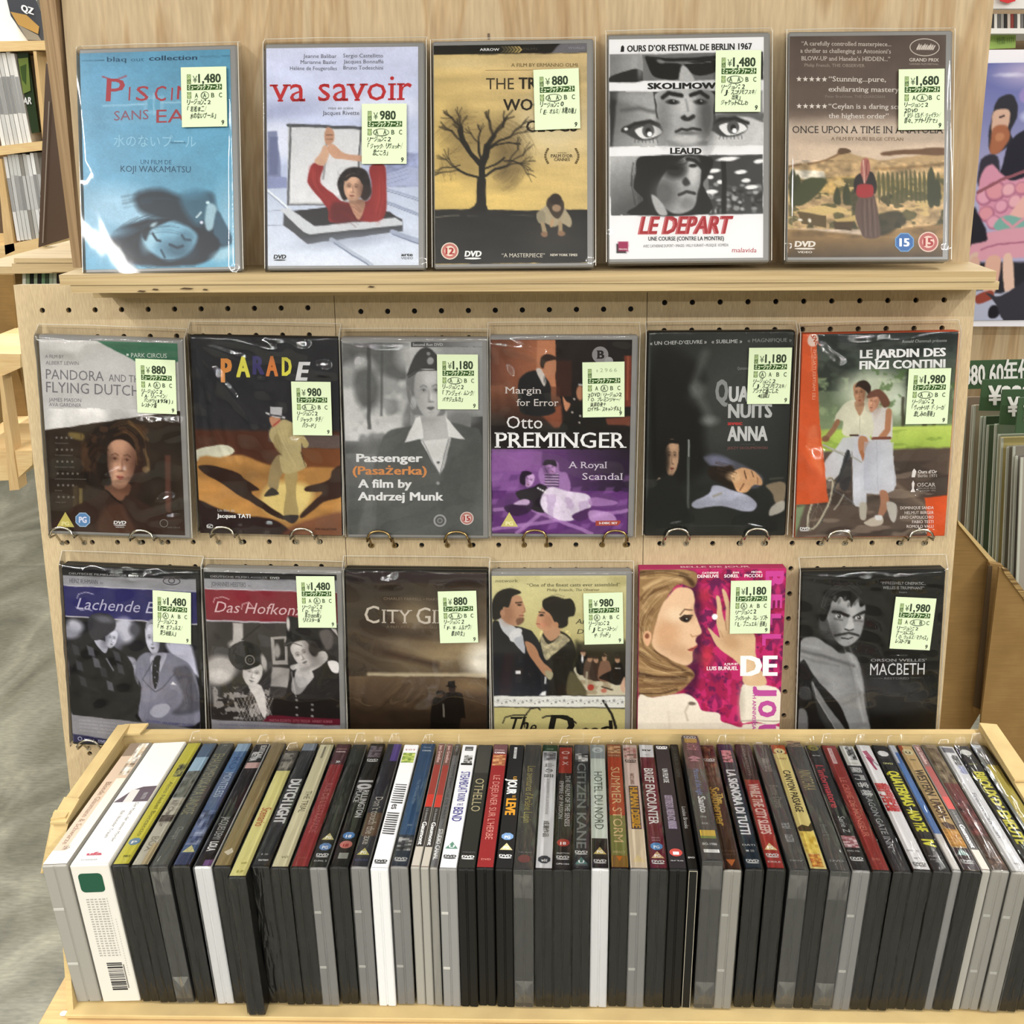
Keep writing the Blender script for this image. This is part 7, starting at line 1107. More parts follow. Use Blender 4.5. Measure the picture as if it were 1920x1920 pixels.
def sp9(s): s.r(165, 400, '4c4a48').pic(190, 400, ['77736a', '3a3836', 'a5a196'], 9).t('Scenario', 840, 1060, .62, 'b5583a', 0, .01).h('2.0', 1600, 2.6, 'a59a4a', -.4, .5).h('DVD', 1500, 1.8, 'a59a4a', -.2, .5)
def sp10(s): s.r(165, 250, '8a94a0').t('DUTCH LIGHT', 600, 1140, .72, 'ddd', .05, .06).h('15', 1520, 2, 'aaa', -.5, .4).h('tartan', 1590, 2.8, 'ccc', -.6, .7, .05)
def sp11(s): s.r(190, 330, '8a8672', -.3, .0).t('THE TRIAL', 730, 990, .42, '5a5844', 0, .0, .03).h('VÓ', 1540, 2.6, '7c7850', -.3, .6)
def sp12(s): s.r(165, 410, '5a3a40').h('STUDIO', 230, 2, 'c9a8a8', -.8, .7, .02).h('CANAL', 262, 2, 'e6d2d2', -.8, .7, .06).h('»', 390, 5, 'ddd', -.3, .4, .03).t('RUE DE L’ESTRAPADE', 640, 1240, .42, 'b56a6a', 0, -.004).h('DVD', 1550, 2.2, 'b5605c', -.6, .5)
def sp13(s): s.r(165, 1000, '3a3d3a').r(400, 900, '2c2f2c').rate('tri', 1280, 'PG', 'd2c98e').rate('oct', 1400, 'PG', '6f92c0').dvd(1510).h('D-PAL 2', 1580, 1.8, 'ddd')
def sp14(s): s.pic(190, 330, ['6a5c66', '3c3438', '88808a'], 4).dvd(370).t('10', 610, 720, .95, 'd0d0d0', 0, .05).t('RILLINGTON', 730, 1060, .44, 'ccc', .42, .03).t('PLACE', 720, 880, .36, 'bbb', -.5, .03).rate('oct', 1280, '18', '5c8cc4').rate('cir', 1390, '18', 'c98078', 'a03030').r(1490, 1560, '9a9c96', -.5, .7)
def sp15(s): s.r(165, 370, '6a58a0', -.1, 1).r(370, 1000, '33343c').r(1000, 1280, '6a5444').t('Don’t touch the axe', 810, 1380, .5, 'c9c4bc', 0, 0, .04).rate('tri', 1470, 'PG', 'cfc67c').h('DVD', 1580, 2.4, '5c6890')
def sp16(s): s.h('S·O·S', 230, 2.4, 'a03a32', -.7, .7).pic(260, 380, ['8aa050', 'c4cc70', '5c7a34'], 6)
def sp16b(s):
    for k in range(9): s.q([(-.85, 640 + k * 27), (.85, 645 + k * 27), (.8, 655 + k * 27 + (k % 3) * 3), (-.7, 650 + k * 27)], '3a3a3a')
    s.t('es', 885, 945, .5, '3a3a3a', 0)
    for k in range(10): s.q([(-.85, 985 + k * 27), (.85, 992 + k * 27), (.7, 1003 + k * 27 + (k % 2) * 4), (-.8, 996 + k * 27)], '3a3a3a')
    s.dvd(1580, '333')
def sp17(s): s.h('STUDIO', 215, 1.8, 'b5c4d2', -.6, .5).h('CANAL', 255, 2, 'dde6ee', -.7, .7, .05).t('The Marseille Way', 600, 900, .2, '7f97b0', -.1).h('DVD', 1160, 2, 'b5c4d2', -.2, .4).r(1270, 1640, '3a4350').pic(1300, 1460, ['d2d2d2', '5a5c62', '2f3238'], 8).dvd(1570)
def gau(s): s.r(165, 780, '8a3a34').r(165, 420, '6a4a44').t('Jean Grémillon', 180, 390, .5, 'd5b8b4', 0).r(780, 930, 'b53a30').r(930, 1410, '3a3634').t('Gaumont', 1110, 1390, .6, 'ddd', 0, .04).t('à la demande', 950, 1100, .36, '999').r(1410, 1640, 'b9b3a8')
def sp20(s): s.r(165, 300, '55504e').t('DVD', 180, 250, .4, 'ccc').t('TOUT L’AMOUR DE PARIS', 410, 1070, .5, '4c4c50', 0, .0).t('STUDIO CANAL', 1190, 1560, .7, 'f0f0f0', 0, .06)
def sp21(s): s.r(185, 235, '555', -.6, .6).h('ccc', 225, 2, 'ddd', -.4, .4).pic(290, 410, ['8a8a8a', '333', 'ccc'], 5, -.5, .7).r(385, 410, '222', -.8, .8).t('STEAMBOAT', 490, 740, .62, '4c4a8c', .1, .02).t('ROUND', 750, 850, .5, '4c4a8c', .1, .02).t('THE', 870, 900, .4, '4c4a8c', .1).t('BEND', 920, 1090, .62, '4c4a8c', 0, .02).rate('tri', 1380, 'U', '5f8a78').dvd(1520, '444')
def sp22(s): s.r(165, 500, '3c3c38').t('OTHELLO', 570, 965, .6, 'a59a78', 0, 0, .03).h('VIDEO', 1460, 1.4, '666').dvd(1520)
def sp23(s): s.r(165, 280, '6a4a4c').h('STUDIO', 240, 2, 'c9b0b0', -.8, .6).h('CANAL', 272, 2.4, 'f0e2e2', -.8, .8, .06).pic(290, 420, ['d2a274', '8a4a34', 'b57a50'], 6).t('LE DEJEUNER SUR L’HERBE', 540, 1310, .46, 'cf8a80', 0, .0).h('DVD', 1560, 2.4, 'd08078', -.6, .6)
def sp24(s): s.r(190, 325, 'ccc', -.35, .05).t('CRITERION', 200, 318, .16, '222', -.16).t('LE', 545, 590, .22, 'cf9a3c', .2, .03).t('JOUR', 575, 760, .62, 'e6e6e6', -.1, .05).t('SE', 770, 800, .2, 'cf9a3c', .3).t('LEVE', 810, 1010, .62, 'd99a34', 0, .06).rate('oct', 1265, 'PG', '7fa4d2').rate('tri', 1390, 'PG', 'e0d29c').dvd(1510)
def sp25(s): s.r(165, 1640, '26241f', -.15, 1).t('Les aventures d’Arsène Lupin', 420, 1100, .5, 'aa9f44', 0, .0).h('THE FILMS', 1460, 1.2, '777').rate('cir', 1530, '', '7a2a24')
def sp26(s): s.r(165, 240, '2c4a34').h('CINE', 220, 2, 'a9c4a9', -.5, .5).pic(250, 350, ['8a8a90', 'cfcfd4', '5c5c64'], 7).t('山 の 音', 390, 560, .5, '444', 0).t('LE GRONDEMENT DE LA MONTAGNE', 570, 1000, .18, 'aaa', 0).t('成瀬作品', 1080, 1270, .3, '444', 0).rate('oct', 1540, 'wild', '3a4048')
def sp27(s): s.r(190, 500, 'a3382c', -.9, .9).h('O', 270, 5, 'e0c4c0', -.6, .6).h('S', 330, 4, 'e0c4c0', -.4, .4).h('X', 400, 5, 'e0c4c0', -.5, .5).t('THE REALM OF THE SENSES', 530, 1140, .32, 'ccc', .42, .01, .03).t('EMPIRE OF PASSION', 600, 1050, .28, 'bbb', -.45, .01, .03).rate('cir', 1335, '18', 'b5443c').h('SELECTION', 1470, 1.8, 'ccc').dvd(1520).h('OPB1084', 1600, 2, 'ddd')
def sp28(s): s.r(165, 270, '66686c').pic(270, 370, ['eee', '222', '555', '222'], 9).t('CITIZEN KANE', 385, 1410, .6, '7f8484', 0, .02).dvd(1465).rate('tri', 1560, 'U', '5f8a86').h('UNIVERSAL', 1615, 1.4, '999')
def sp29(s): s.r(165, 330, '9aa2a4').rate('cir', 225, 'C', 'c4cccc', '889').r(330, 470, 'd3dcd2').t('HOTEL DU NORD', 490, 1180, .56, '55605c', 0, -.005).r(1290, 1640, '222').rate('tri', 1440, 'PG', 'd8c47c').dvd(1570)
def sp30(s): s.r(165, 320, '9c5c3c').pic(185, 270, ['d2a274', '8a4a2c', 'e0c49c'], 5).h('DVD', 305, 2, 'd8b89c').r(320, 1020, 'b0472c').r(1020, 1500, '808248').t('SUMMER STORM', 440, 1340, .6, 'd9bc8c', 0, -.004).h('IMPACT', 1475, 3, 'b5a878', -.8, .8, .04).r(1500, 1640, '8a6a30').q([(-.4, 1510), (.4, 1510), (0, 1570)], 'c9742c')
def sp31(s): s.r(165, 640, 'd8c4bc').pic(195, 330, ['a5605c', 'd2a8a0', '5c4038', 'e0ccc4'], 8).dvd(365, '5a4a44').t('FRITZ LANG', 510, 640, .26, '9a7a6c', 0, .03).r(660, 1180, '4c3a40', -.55, .75).t('HUMAN DESIRE', 675, 1165, .5, 'cf9c2c', .1, .06).r(1180, 1640, 'ddcdb4').rate('tri', 1530, '', 'e0cc9c')
def sp32(s): s.r(165, 315, 'e6e6ea').h('itv', 240, 3.6, '222', -.6, .7, .04).h('STUDIOS', 290, 1, '999', -.4, .4).t('BRIEF ENCOUNTER', 450, 1120, .62, 'eee', 0, .02).h('DAVID', 1290, 1.6, 'c9a4ae', -.5, .5).h('LEAN', 1320, 1.6, 'c9a4ae', -.5, .5).rate('oct', 1385, 'PG', '5c96cc').rate('tri', 1490, 'PG', 'dcb88c').dvd(1580)
def sp33(s): s.dvd(200).t('UN FILM DE', 450, 620, .36, 'a9a9a9', 0, .04).r(770, 920, '5f5560', -.55, .5).r(945, 1010, '5f5560', -.5, .55).r(1030, 1060, '5f5560', -.5, .55).r(1080, 1175, '6a6074', -.5, .6).t('LETTRE D’UNE INCONNUE', 775, 1170, .5, '8a8090', 0, .02).rate('cir', 1455, '1', 'b54a44').h('arte', 1560, 2, '999')
def sp34(s): s.h('_', 190, 1, 'bbb', -.8, .8).t('LES CAHIERS DU CINEMA', 190, 560, .5, '4c504c', 0).t('Louise Brooks', 910, 1170, .5, 'aaa', 0).h('DVD', 1525, 2, 'ccc')
def sp35(s): s.r(165, 230, 'e0dcd0').r(150, 240, '4a3c34').dvd(180).r(190, 240, 'c9a040', -.8, .8).r(240, 560, '5c3038').t('シナリオ', 250, 330, .6, 'd08a90', 0, .04).q([(-.8, 430), (-.1, 400), (.1, 400), (.9, 430), (.2, 440), (.7, 465), (-.6, 465), (-.1, 440)], 'c9909c').t('Mirrors of the night', 560, 880, .34, '6a86c4', 0, .01).t('Santo', 890, 1090, .42, 'e0e0e0', .05, .04).h('1964', 1150, 2.6, 'aaa', -.5, .2).h('SIX', 1230, 2.6, 'aaa', -.5, .3).r(1300, 1370, 'd9b83c', -.85, .85).r(1370, 1400, '7a8a30', -.85, .85).h('BO-1986', 1480, 3, 'ddd', -.8, .8).r(1530, 1570, 'eee', -.8, .9)
def sp36(s): s.r(165, 1640, '4a3428').pic(180, 420, ['5a3020', '9c6a4c', '3a1c14'], 7).dvd(345).pic(420, 640, ['4a3024', '6a4a3a'], 4).t('The', 740, 850, .4, 'd8b860', .4, .04).t('Southerner', 670, 1130, .62, 'c9a040', -.15, .03).h('DVD', 1440, 2.4, '7a5a44').h('JIGOTT', 1480, 2, '7a5a44').r(1540, 1640, '4a2c20').q([(-.6, 1530), (.6, 1530), (0, 1610)], 'c9743c')
def sp37(s): s.r(165, 240, '332f4c').pic(235, 380, ['d0808a', 'e0a0a4', '5c2c34'], 8, -.7, .7).t('LA SIGNORA DI TUTTI', 470, 1245, .6, 'e6e6ea', 0, .05).h('DATI', 1380, 2.2, 'ccc').h('■ 回', 1450, 2.2, 'bbb', -.5, .5).dvd(1570)
def sp38(s): s.r(165, 590, '3c3230').t('DANA ANDREWS', 180, 540, .22, '8a807a', 0).r(590, 1640, 'a03430').t('WHILE THE CITY SLEEPS', 640, 1240, .66, 'e0c4bc', .0, .04).rate('tri', 1390, 'PG', 'e0cc94').dvd(1500).h('EXILE', 1580, 2, 'dcc')
def sp39(s): s.h('DVD', 150, 2.4, 'ccc', -.6, .3, .05).t('BARBARA STANWYCK', 330, 490, .5, '9a928c', 0, .01).t('Bette Davis', 650, 920, .56, '6e665e', 0, .01, .03).t('THE FILM', 1100, 1170, .5, 'aaa', 0, .02).t('COLLECTION', 1240, 1330, .5, 'aaa', 0, .02).h('MMV', 1560, 2, '888')
def sp40(s): s.r(165, 270, 'b5562c').rate('cir', 240, 'U', 'e0d29c', '222').h('UNIV', 340, 3, 'b58a5c', -.6, .7).t('CANYON PASSAGE', 470, 970, .5, '3a3020', .05, .02).q([(-1, 1160), (-.3, 1120), (.5, 1140), (1, 1090), (1, 1180), (.3, 1210), (.1, 1290), (-.8, 1240)], '4a3c20').pic(1200, 1460, ['e0c860', 'c9a83c', 'ecd878'], 5).pic(1470, 1620, ['c97c3c', 'e0b85c', 'a5562c'], 6, -.7, .7)
def sp41(s): s.pic(110, 180, ['7a6450', '2c2824', '9c8468'], 5).t('NINOTCHKA', 460, 700, .75, 'a0925c', 0, .01).t('Ernst L', 1110, 1250, .36, '666', -.1).h('DVD', 1550, 2.4, '999')
def sp42(s): s.rate('cir', 190, 'G', '8a8040', '222').h('arte', 290, 2.4, 'bbb', -.5, .6).t('L’informatore', 400, 910, .54, 'b5444c', -.1, .03).t('Serie Z', 1010, 1200, .42, 'bbb', .1, 0).pic(1240, 1380, ['c9a0a4', '8a4048', 'e0ccd0'], 8).h('DVD MK', 1430, 2, 'bbb').dvd(1520)
def sp43(s): s.r(195, 380, 'd8c4c4', -.35, .25).t('PATHE CLASSIC', 205, 370, .2, 'a03a3a', -.05, .01).t('LE CRIME DE MONSIEUR', 550, 1250, .4, 'cf7c6c', 0, .0).h('DVD', 1530, 3, 'cf7c6c', -.5, .4)
def sp44(s): s.r(165, 400, 'd8d8d4').pic(170, 330, ['222', '888', 'ddd', '444'], 9, -.3, .8).h('EUREKA', 380, 2, 'aaa', -.6, .6).t('龍 門 客 棧', 420, 760, .55, 'd0d0d0', -.1, .02).t('DRAGON GATE INN', 700, 1380, .42, 'a9a9ad', -.05, .0, .03)
def sp45(s): s.q([(-.5, 240), (.2, 230), (.7, 350), (.1, 350)], 'b5607a').q([(-.4, 300), (.3, 320), (.3, 400), (.5, 460), (.2, 460), (-.1, 380)], 'a03a5c').q([(.2, 330), (.95, 400), (.9, 415), (.2, 345)], '6c6470').t('龍門客棧', 620, 960, .62, 'c43a40', -.1, .06).t('新世紀版', 640, 960, .26, 'd07078', .65, .02).h('DIGITAL', 1430, 1.8, 'aaa').h('2005', 1520, 1.6, '999', -.4, .4).dvd(1590, '888')
def sp46(s): s.rate('oct', 260, '', 'ddd').h('DVD', 390, 2.8, 'c9c98c', -.7, .7, .04).t('QUATERMAS', 470, 890, .72, 'e0dc48', .05, .05).t('AND THE', 930, 1190, .72, 'e0dc48', .05, .05).t('IV', 1280, 1370, .72, 'e0dc48', .05, .05).h('RAY', 1490, 1.8, '999').h('DVD', 1530, 1.8, '999')
def sp47(s): s.r(165, 380, 'b9bcc4').r(250, 1220, '4a6ca4', -.1, 1).r(380, 1220, '5578ae').r(1220, 1640, 'd0ccc8')
def sp48(s): s.r(165, 260, 'b5562c', -1, -.4).rate('cir', 240, 'U', 'cfc49c', '222').h('UNIV', 340, 2.4, '8a8470', -.3, .6).t('WESTERN', 450, 760, .62, '4a3c2c', .1, .03).t('UNION', 800, 1030, .62, '5c4434', .1, .04).q([(-.7, 1090), (0, 1070), (.9, 1110), (.8, 1160), (-.3, 1150)], '5c4438').r(1160, 1360, 'c99448').pic(1180, 1340, ['d6a050', 'c08a44', 'e0b878'], 5).r(1380, 1640, '4a3c40').rate('tri', 1430, '', '9ab4b0').dvd(1550, 'ccc')
def sp50(s): s.r(165, 620, '8a7a62').pic(200, 620, ['8a7a5c', '5c4a38', 'a5947a'], 8).r(620, 1240, '7c4440').pic(820, 1240, ['7a3c3c', '4a3434', '95605a'], 6).r(1240, 1640, '5a4438').pic(1480, 1620, ['8a6a58', '4c382c'], 6)
def sp51(s): s.r(180, 240, '7c7c84', -.8, .8).pic(270, 390, ['666', '222', 'aaa'], 6, -.1, .8).r(395, 490, 'a5abc9', .0, .9).t('French Can Can', 720, 1250, .26, '9c9ca4', 0).h('DVD', 1560, 2, 'aaa', -.2, .6)
def sp52(s): s.rate('oct', 240, '', 'd0d0cc').h('DVD', 390, 2.6, '8f8c4c', -.6, .6, .04).t('BIJOUX', 470, 780, .7, 'd9d44c', .05, .05).t('D’', 790, 900, .6, 'd9d44c', .05, .05).t('EMEUTE', 930, 1330, .7, 'd9d44c', .05, .05)
def sp53(s): s.r(165, 1640, 'a5aaaa', -1, -.55).r(165, 400, '5c5a50', -.55, 1).r(400, 1640, 'b5a648', -.55, 1)
# (base colour, shell k/c/l/w/b, drawing, wrapped, extra, label)
SP = [('c8b19a', 'l', sp1, 0, {}, 'thick cream spined clear case, leftmost in the cardboard tray'),
('e6e2de', 'b', sp2, 0, {}, 'thick white card boxed case with green square and barcode on its end'),
('cfc84c', 'k', sp3, 1, {}, 'bright yellow spined case next to the thick white box'),
('9aa0a4', 'k', sp4, 1, {}, 'pale blue and grey picture spined case right of the bright yellow spine'),
('3f443e', 'k', sp5, 2, {}, 'dark green spined case with tall thin olive lettering'),
('54688c', 'k', sp6, 1, {}, 'slate blue spined case with a pale triangle near its front end'),
('232224', 'w', sp7, 1, {}, 'black spined case with a white end and purple patch, left part of the tray'),
('93835c', 'k', sp8, 1, {}, 'plain tan spined case between the purple patched spine and the pale yellow one'),
('dcd693', 'k', sp9, 1, dict(dy=-13), 'pale yellow spined case with red script, poking out in front of the others'),
('34373a', 'k', sp10, 1, {}, 'dark grey spined case with big white blocky capitals, left part of the tray'),
('d6d0b0', 'k', sp11, 1, {}, 'cream spined case with small dark lettering beside a red spine'),
('943a3c', 'k', sp12, 1, {}, 'red spined case with faint red lettering, fourth after the pale yellow spine'),
('2c2f2c', 'c', sp13, 1, {}, 'plain black spined clear case with a triangle and blue octagon near its end'),
('262725', 'k', sp14, 1, {}, 'black spined case with a large white number above two rows of capitals'),
('3a3b42', 'c', sp15, 1, {}, 'charcoal spined clear case with a purple patch at its far end'),
('e2e2e4', 'w', lambda s: (sp16(s), sp16b(s)), 0, {}, 'white case whose white spine bears black brush strokes'),
('3f5f84', 'c', sp17, 1, {}, 'steel blue spined clear case with small pictures near its end'),
('8a3a34', 'l', gau, 0, {}, 'first of two slim red and black spined cases side by side'),
('8a3a34', 'l', gau, 0, {}, 'second of two slim red and black spined cases side by side'),
('7c7c7e', 'l', sp20, 1, {}, 'slim grey spined case with bold white capitals at its near end'),
('e4e4e8', 'c', sp21, 0, {}, 'white spined clear case with violet capitals and a small portrait'),
('2b2b28', 'k', sp22, 0, {}, 'black spined case with thin gold capitals between white and red spines'),
('8c2a2c', 'k', sp23, 0, {}, 'deep red spined case with long pinkish capitals, centre left of the tray'),
('232324', 'k', sp24, 0, {}, 'black spined case with white and orange capitals over octagon and triangle marks'),
('1d1c19', 'k', sp25, 2, {}, 'film wrapped black case with slanting gold script on its spine'),
('e2e2e6', 'k', sp26, 1, {}, 'white spined case with a dark green far end and small upright characters'),
('2a2a2a', 'k', sp27, 1, {}, 'black spined case with a red block of crossed letters and red oval'),
('33363a', 'k', sp28, 1, {}, 'dark grey spined case with wide spaced grey capitals and a green triangle'),
('d3dcd2', 'w', sp29, 1, {}, 'pale green spined white case with thin grey capitals, middle of the tray'),
('b0472c', 'k', sp30, 1, {}, 'case whose spine is orange red above and olive green below'),
('d8c4bc', 'c', sp31, 1, {}, 'pale pink spined clear case with yellow capitals on a dark strip'),
('6c2434', 'k', sp32, 1, {}, 'maroon spined case with a white far end and tall white capitals'),
('29262a', 'k', sp33, 0, {}, 'black spined case with grey purple bars, right after the maroon spine'),
('161816', 'k', sp34, 0, dict(pale=1), 'slim black case edged with thin pale lines on its near end'),
('33302f', 'k', sp35, 2, dict(H=144), 'tallest film wrapped dark case with yellow bands and blue lettering'),
('4a3428', 'l', sp36, 1, {}, 'brown spined milky case with gold slanted lettering'),
('22303c', 'k', sp37, 1, {}, 'navy spined case with a pink face at its far end and white capitals'),
('a03430', 'k', sp38, 1, {}, 'case with a dark far end and red near end crowded with white capitals'),
('2f2a28', 'k', sp39, 2, {}, 'film wrapped dark brown case with faint grey lettering'),
('dccc88', 'k', sp40, 1, {}, 'light yellow spined case with a dark brown hill and small figures'),
('2c2a26', 'k', sp41, 2, {}, 'film wrapped black case with dull gold capitals near its far end'),
('2b2c2e', 'c', sp42, 1, {}, 'black spined clear case with red slanted lettering and a pink picture'),
('8f3430', 'k', sp43, 1, {}, 'brick red spined case with a small white tag at its far end'),
('2e2e32', 'k', sp44, 1, {}, 'dark spined case with white characters above spaced italic capitals'),
('e4e2e4', 'k', sp45, 1, {}, 'white spined case with bold red characters and a small red figure'),
('272629', 'k', sp46, 1, {}, 'black spined case with bright yellow capitals beside a slim blue spine'),
('b9bcc4', 'c', sp47, 1, {}, 'slim blue and white spined case between black and tan spines'),
('c4a878', 'k', sp48, 1, {}, 'tan spined case with dark brown capitals and a small cowboy hat'),
('8a3a34', 'l', gau, 0, {}, 'slim red and black spined case between the tan spine and the mottled brown one'),
('7a6450', 'l', sp50, 1, {}, 'mottled brown and dull red spined milky case near the right end'),
('e2e2e4', 'l', sp51, 1, {}, 'white spined milky case with a blue grey patch near the right end'),
('29292a', 'k', sp52, 1, {}, 'black spined case with yellow capitals, last but one in the tray'),
('b5a648', 'k', sp53, 1, {}, 'mustard yellow spined case against the right wall of the tray')]
SHM = dict(k=BLACKP, c=CLEARG, l=CLEARL, w=WHITEP, b=mat('white card', 'd6d2c8', .7))
rsj = random.Random(11)
for i, ((X, W, lean, yaw), (base, sh, fn, wrap, ex, label)) in enumerate(zip(GEO, SP)):
    H = ex.get('H', 135.)
    dy = ex.get('dy', rsj.uniform(-1.2, 1.2)); R = Matrix.Rotation(math.radians(-yaw), 3, 'Z') @ Matrix.Rotation(math.radians(lean), 3, 'Y')
    root = thing('film_case', (X, dy, .5 + abs(math.sin(math.radians(lean))) * W / 2), label, 'film case', 'spine up film cases in the cardboard tray', R)
    w2 = W / 2; mb = MB()
    if sh == 'b': mb.box(-w2, w2, 0, 190, 0, H, b=.8)
    elif W < 9: mb.box(-w2, w2, 0, 190, 0, H, b=.9)
    else:
        mb.box(-w2, -.22, 0, 190, 0, H - .2, b=.9); mb.box(.22, w2, 0, 190, 0, H - .2, b=.9); mb.box(-w2 + .8, w2 - .8, .8, 189.2, .8, H, b=.8); mb.box(-w2 + .1, w2 - .1, .4, 189.6, H - 5, H, b=1.1)
    mb.build('case_shell', SHM[sh], root)
    if sh in 'cl' and W > 9:
        mb = MB()
        for z in (38, 92): mb.box(-w2 + .8, -.6, -.35, .3, z, z + 2.4, b=.2)
        mb.build('catch', mat('pale plastic catch', 'b9b7b0', .35), root)
    s = Spine(W, H, base); fn(s); s.mb.build('spine_print', PRINT, root, fix=False)
    if ex.get('pale'):
        mb = MB()
        for x in (-w2 + .6, w2 - .9): mb.box(x, x + .35, -.3, .2, 1, H - 1)
        mb.box(-w2 + .6, w2 - .55, -.3, .2, H - 1.4, H - 1); mb.build('pale_edging', mat('pale card edge', 'b5ae9a', .6), root)
    if i == 1:
        mb = MB(); e = 'd6d2c8'
        def rr(x0, x1, z0, z1, c, y=-.15): mb.add([(x0, y, z0), (x1, y, z0), (x1, y, z1), (x0, y, z1)], [(0, 1, 2, 3)], c)
        p = []
        for cx, cz, a0 in ((6.5, 124, 0), (-6.5, 124, 90), (-6.5, 113, 180), (6.5, 113, 270)):
            for k in range(4): an = math.radians(a0 + k * 30); p.append((cx + 3.5 * math.cos(an) - 1, -.2, cz + 3.5 * math.sin(an)))
        mb.add(p, [tuple(range(len(p)))], '24503c')
        rg = random.Random(2)
        for r_ in range(24):
            z = 102 - r_ * 2.4
            for cx in (-9, -5.5, -2, 1.5, 4.5): rr(cx, cx + 2.6 * rg.uniform(.7, 1), z, z + 1.1, 'a19d94')
            rr(8, 8 + .9, z + rg.uniform(0, .6), z + 1.6, 'b1ada4'); rr(11.5, 12.2, z - 20, z - 18.8, 'b5b1a8')
        z = 40
        while z > 12:
            t_ = rg.choice((.5, .8, 1.2, 1.7)); rr(-5, 8, z - t_, z, '2c2a2a'); z -= t_ + rg.choice((.4, .6, 1.0))
        rr(8.6, 9.6, 14, 38, '77736c')
        mb.build('end_print', PAPER, root, fix=False)
    if wrap:
        mb = MB(); g = .45; top = 3 + (i * 37 % 5)
        ny = 14; ys = np.linspace(-.7, 190.7, ny)
        v = []; f = []
        for k, y in enumerate(ys):
            j = .12 * math.sin(y * .09 + i); v += [(-w2 - g, y, 2), (-w2 - g, y, H + .1), (-w2 * .35 + j, y, H + g + 1.0 + .3 * math.sin(y * .05 + i)), (w2 * .45, y, H + g + .75), (w2 + g, y, H + .1), (w2 + g, y, 2)]
        for k in range(ny - 1):
            for c in range(5): f.append((k * 6 + c, k * 6 + c + 1, k * 6 + c + 7, k * 6 + c + 6))
        mb.add(v, f)
        fy = -.75
        mb.add([(-w2 - g, fy, .3), (w2 + g, fy, .3), (w2 + g, fy - .3, H * .5), (w2 + g, fy, H + .2), (0, fy - .5, H + g + .6), (-w2 - g, fy, H + .2), (-w2 - g, fy - .3, H * .5), (0, fy - .7, H * .5)], [(0, 1, 2, 7), (7, 2, 3, 4), (6, 7, 4, 5), (0, 7, 6)])
        if wrap == 2:
            for zz in (6, H - 26): mb.add([(-w2, fy - .35, zz), (w2, fy - .35, zz), (0, fy - .95, zz + 11), (-w2, fy - .35, zz + 22), (w2, fy - .35, zz + 22)], [(0, 1, 2), (3, 4, 2), (0, 2, 3), (1, 4, 2)])
        else: mb.add([(-w2 * .9, 190.5, H + .4), (w2 * .9, 190.5, H + .4), (w2 * .5, 192.5 + top * .6, H + 1 + top), (-w2 * .55, 192.5 + top * .5, H + top)], [(0, 1, 2, 3)])
        mb.build('clear_bag', FILM[3 if wrap == 2 else 2], root, smooth=False, fix=False)
        if wrap == 1 and i % 2 == 0:
            mb = MB(); mb.tube([(-w2 * .85, 190.8, H + .6), (-w2 * .5, 192.8 + top * .5, H + .3 + top), (w2 * .45, 192.8 + top * .6, H + 1.1 + top)], .28, k=5); mb.build('bag_seam', mat('bag seam', 'cfc9ba', .25), root)
# ------------------------------------------------------------------ behind on the left: shelving with booklets
SHL = 2300
def slab(poly, Y, dep, m, parent=None, name='board', col='888', rel=(0, 0, 0)):
    mb = MB(); mb.prism([at(x, y, Y) - np.asarray(rel, float) for x, y in poly], (0, dep, 0), col); return mb.build(name, m, parent, world=parent is None)
O = (-1400, SHL, -650)
shelf = thing('booklet_shelf', O, 'pale pine shelf unit of booklets standing behind the display on the left', 'shelf unit')
def sl(poly, name, m=PINE, dy=0, dep=320): return slab(poly, SHL + dy, dep, m, shelf, name, rel=O)
sl([(-80, 78), (96, 76), (96, 93), (-80, 100)], 'shelf_board'); sl([(-80, 283), (100, 262), (100, 279), (-80, 301)], 'shelf_board'); sl([(-80, 478), (80, 445), (80, 470), (-80, 500)], 'shelf_board')
sl([(62, 96), (68, 96), (88, 262), (80, 264)], 'divider', PINEV); sl([(-6, 298), (3, 298), (28, 470), (10, 478)], 'divider', PINEV)
sl([(-80, 495), (60, 495), (60, 860), (-60, 860)], 'back_board', CARDD, 318, 12)
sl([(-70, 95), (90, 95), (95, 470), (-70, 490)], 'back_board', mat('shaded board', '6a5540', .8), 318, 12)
sl([(-80, 440), (92, 436), (92, 512), (-80, 512)], 'plinth', PINE, 30, 14)
def booklets(n, xa, xb, lean, y0, y1, group, what, pal, seed):
    rg = random.Random(seed); st = (xb - xa) / n
    for k in range(n):
        x = xa + k * st; w_ = st * .9; j = rg.uniform(-3, 4); c = rg.choice(pal)
        p = [at(x, y0 + j - k * .5, SHL + 12), at(x + w_, y0 + j - k * .5, SHL + 12), at(x + w_ + lean, y1 - (x + lean) * .11, SHL + 12), at(x + lean, y1 - (x + lean) * .11, SHL + 12)]
        o = thing('booklet', p[3], what % ('first', 'second', 'third', 'fourth', 'fifth', 'sixth', 'seventh', 'eighth', 'ninth', 'tenth')[k], 'booklet', group)
        mb = MB(); mb.prism([q - p[3] for q in p], (0, 200, 0), c); mb.build('cover', PAPER, o)
        mb = MB(); mb.prism([(p[0] * .75 + p[3] * .25) - p[3] + (.6, -.4, 0), (p[1] * .75 + p[2] * .25) - p[3] - (.6, .4, 0), (p[1] * .35 + p[2] * .65) - p[3] - (.6, .4, 0), (p[0] * .35 + p[3] * .65) - p[3] + (.6, -.4, 0)], (0, .3, 0), rg.choice(['999', 'aaa', 'bbb', '888'])); mb.build('spine_lettering', PAPER, o)
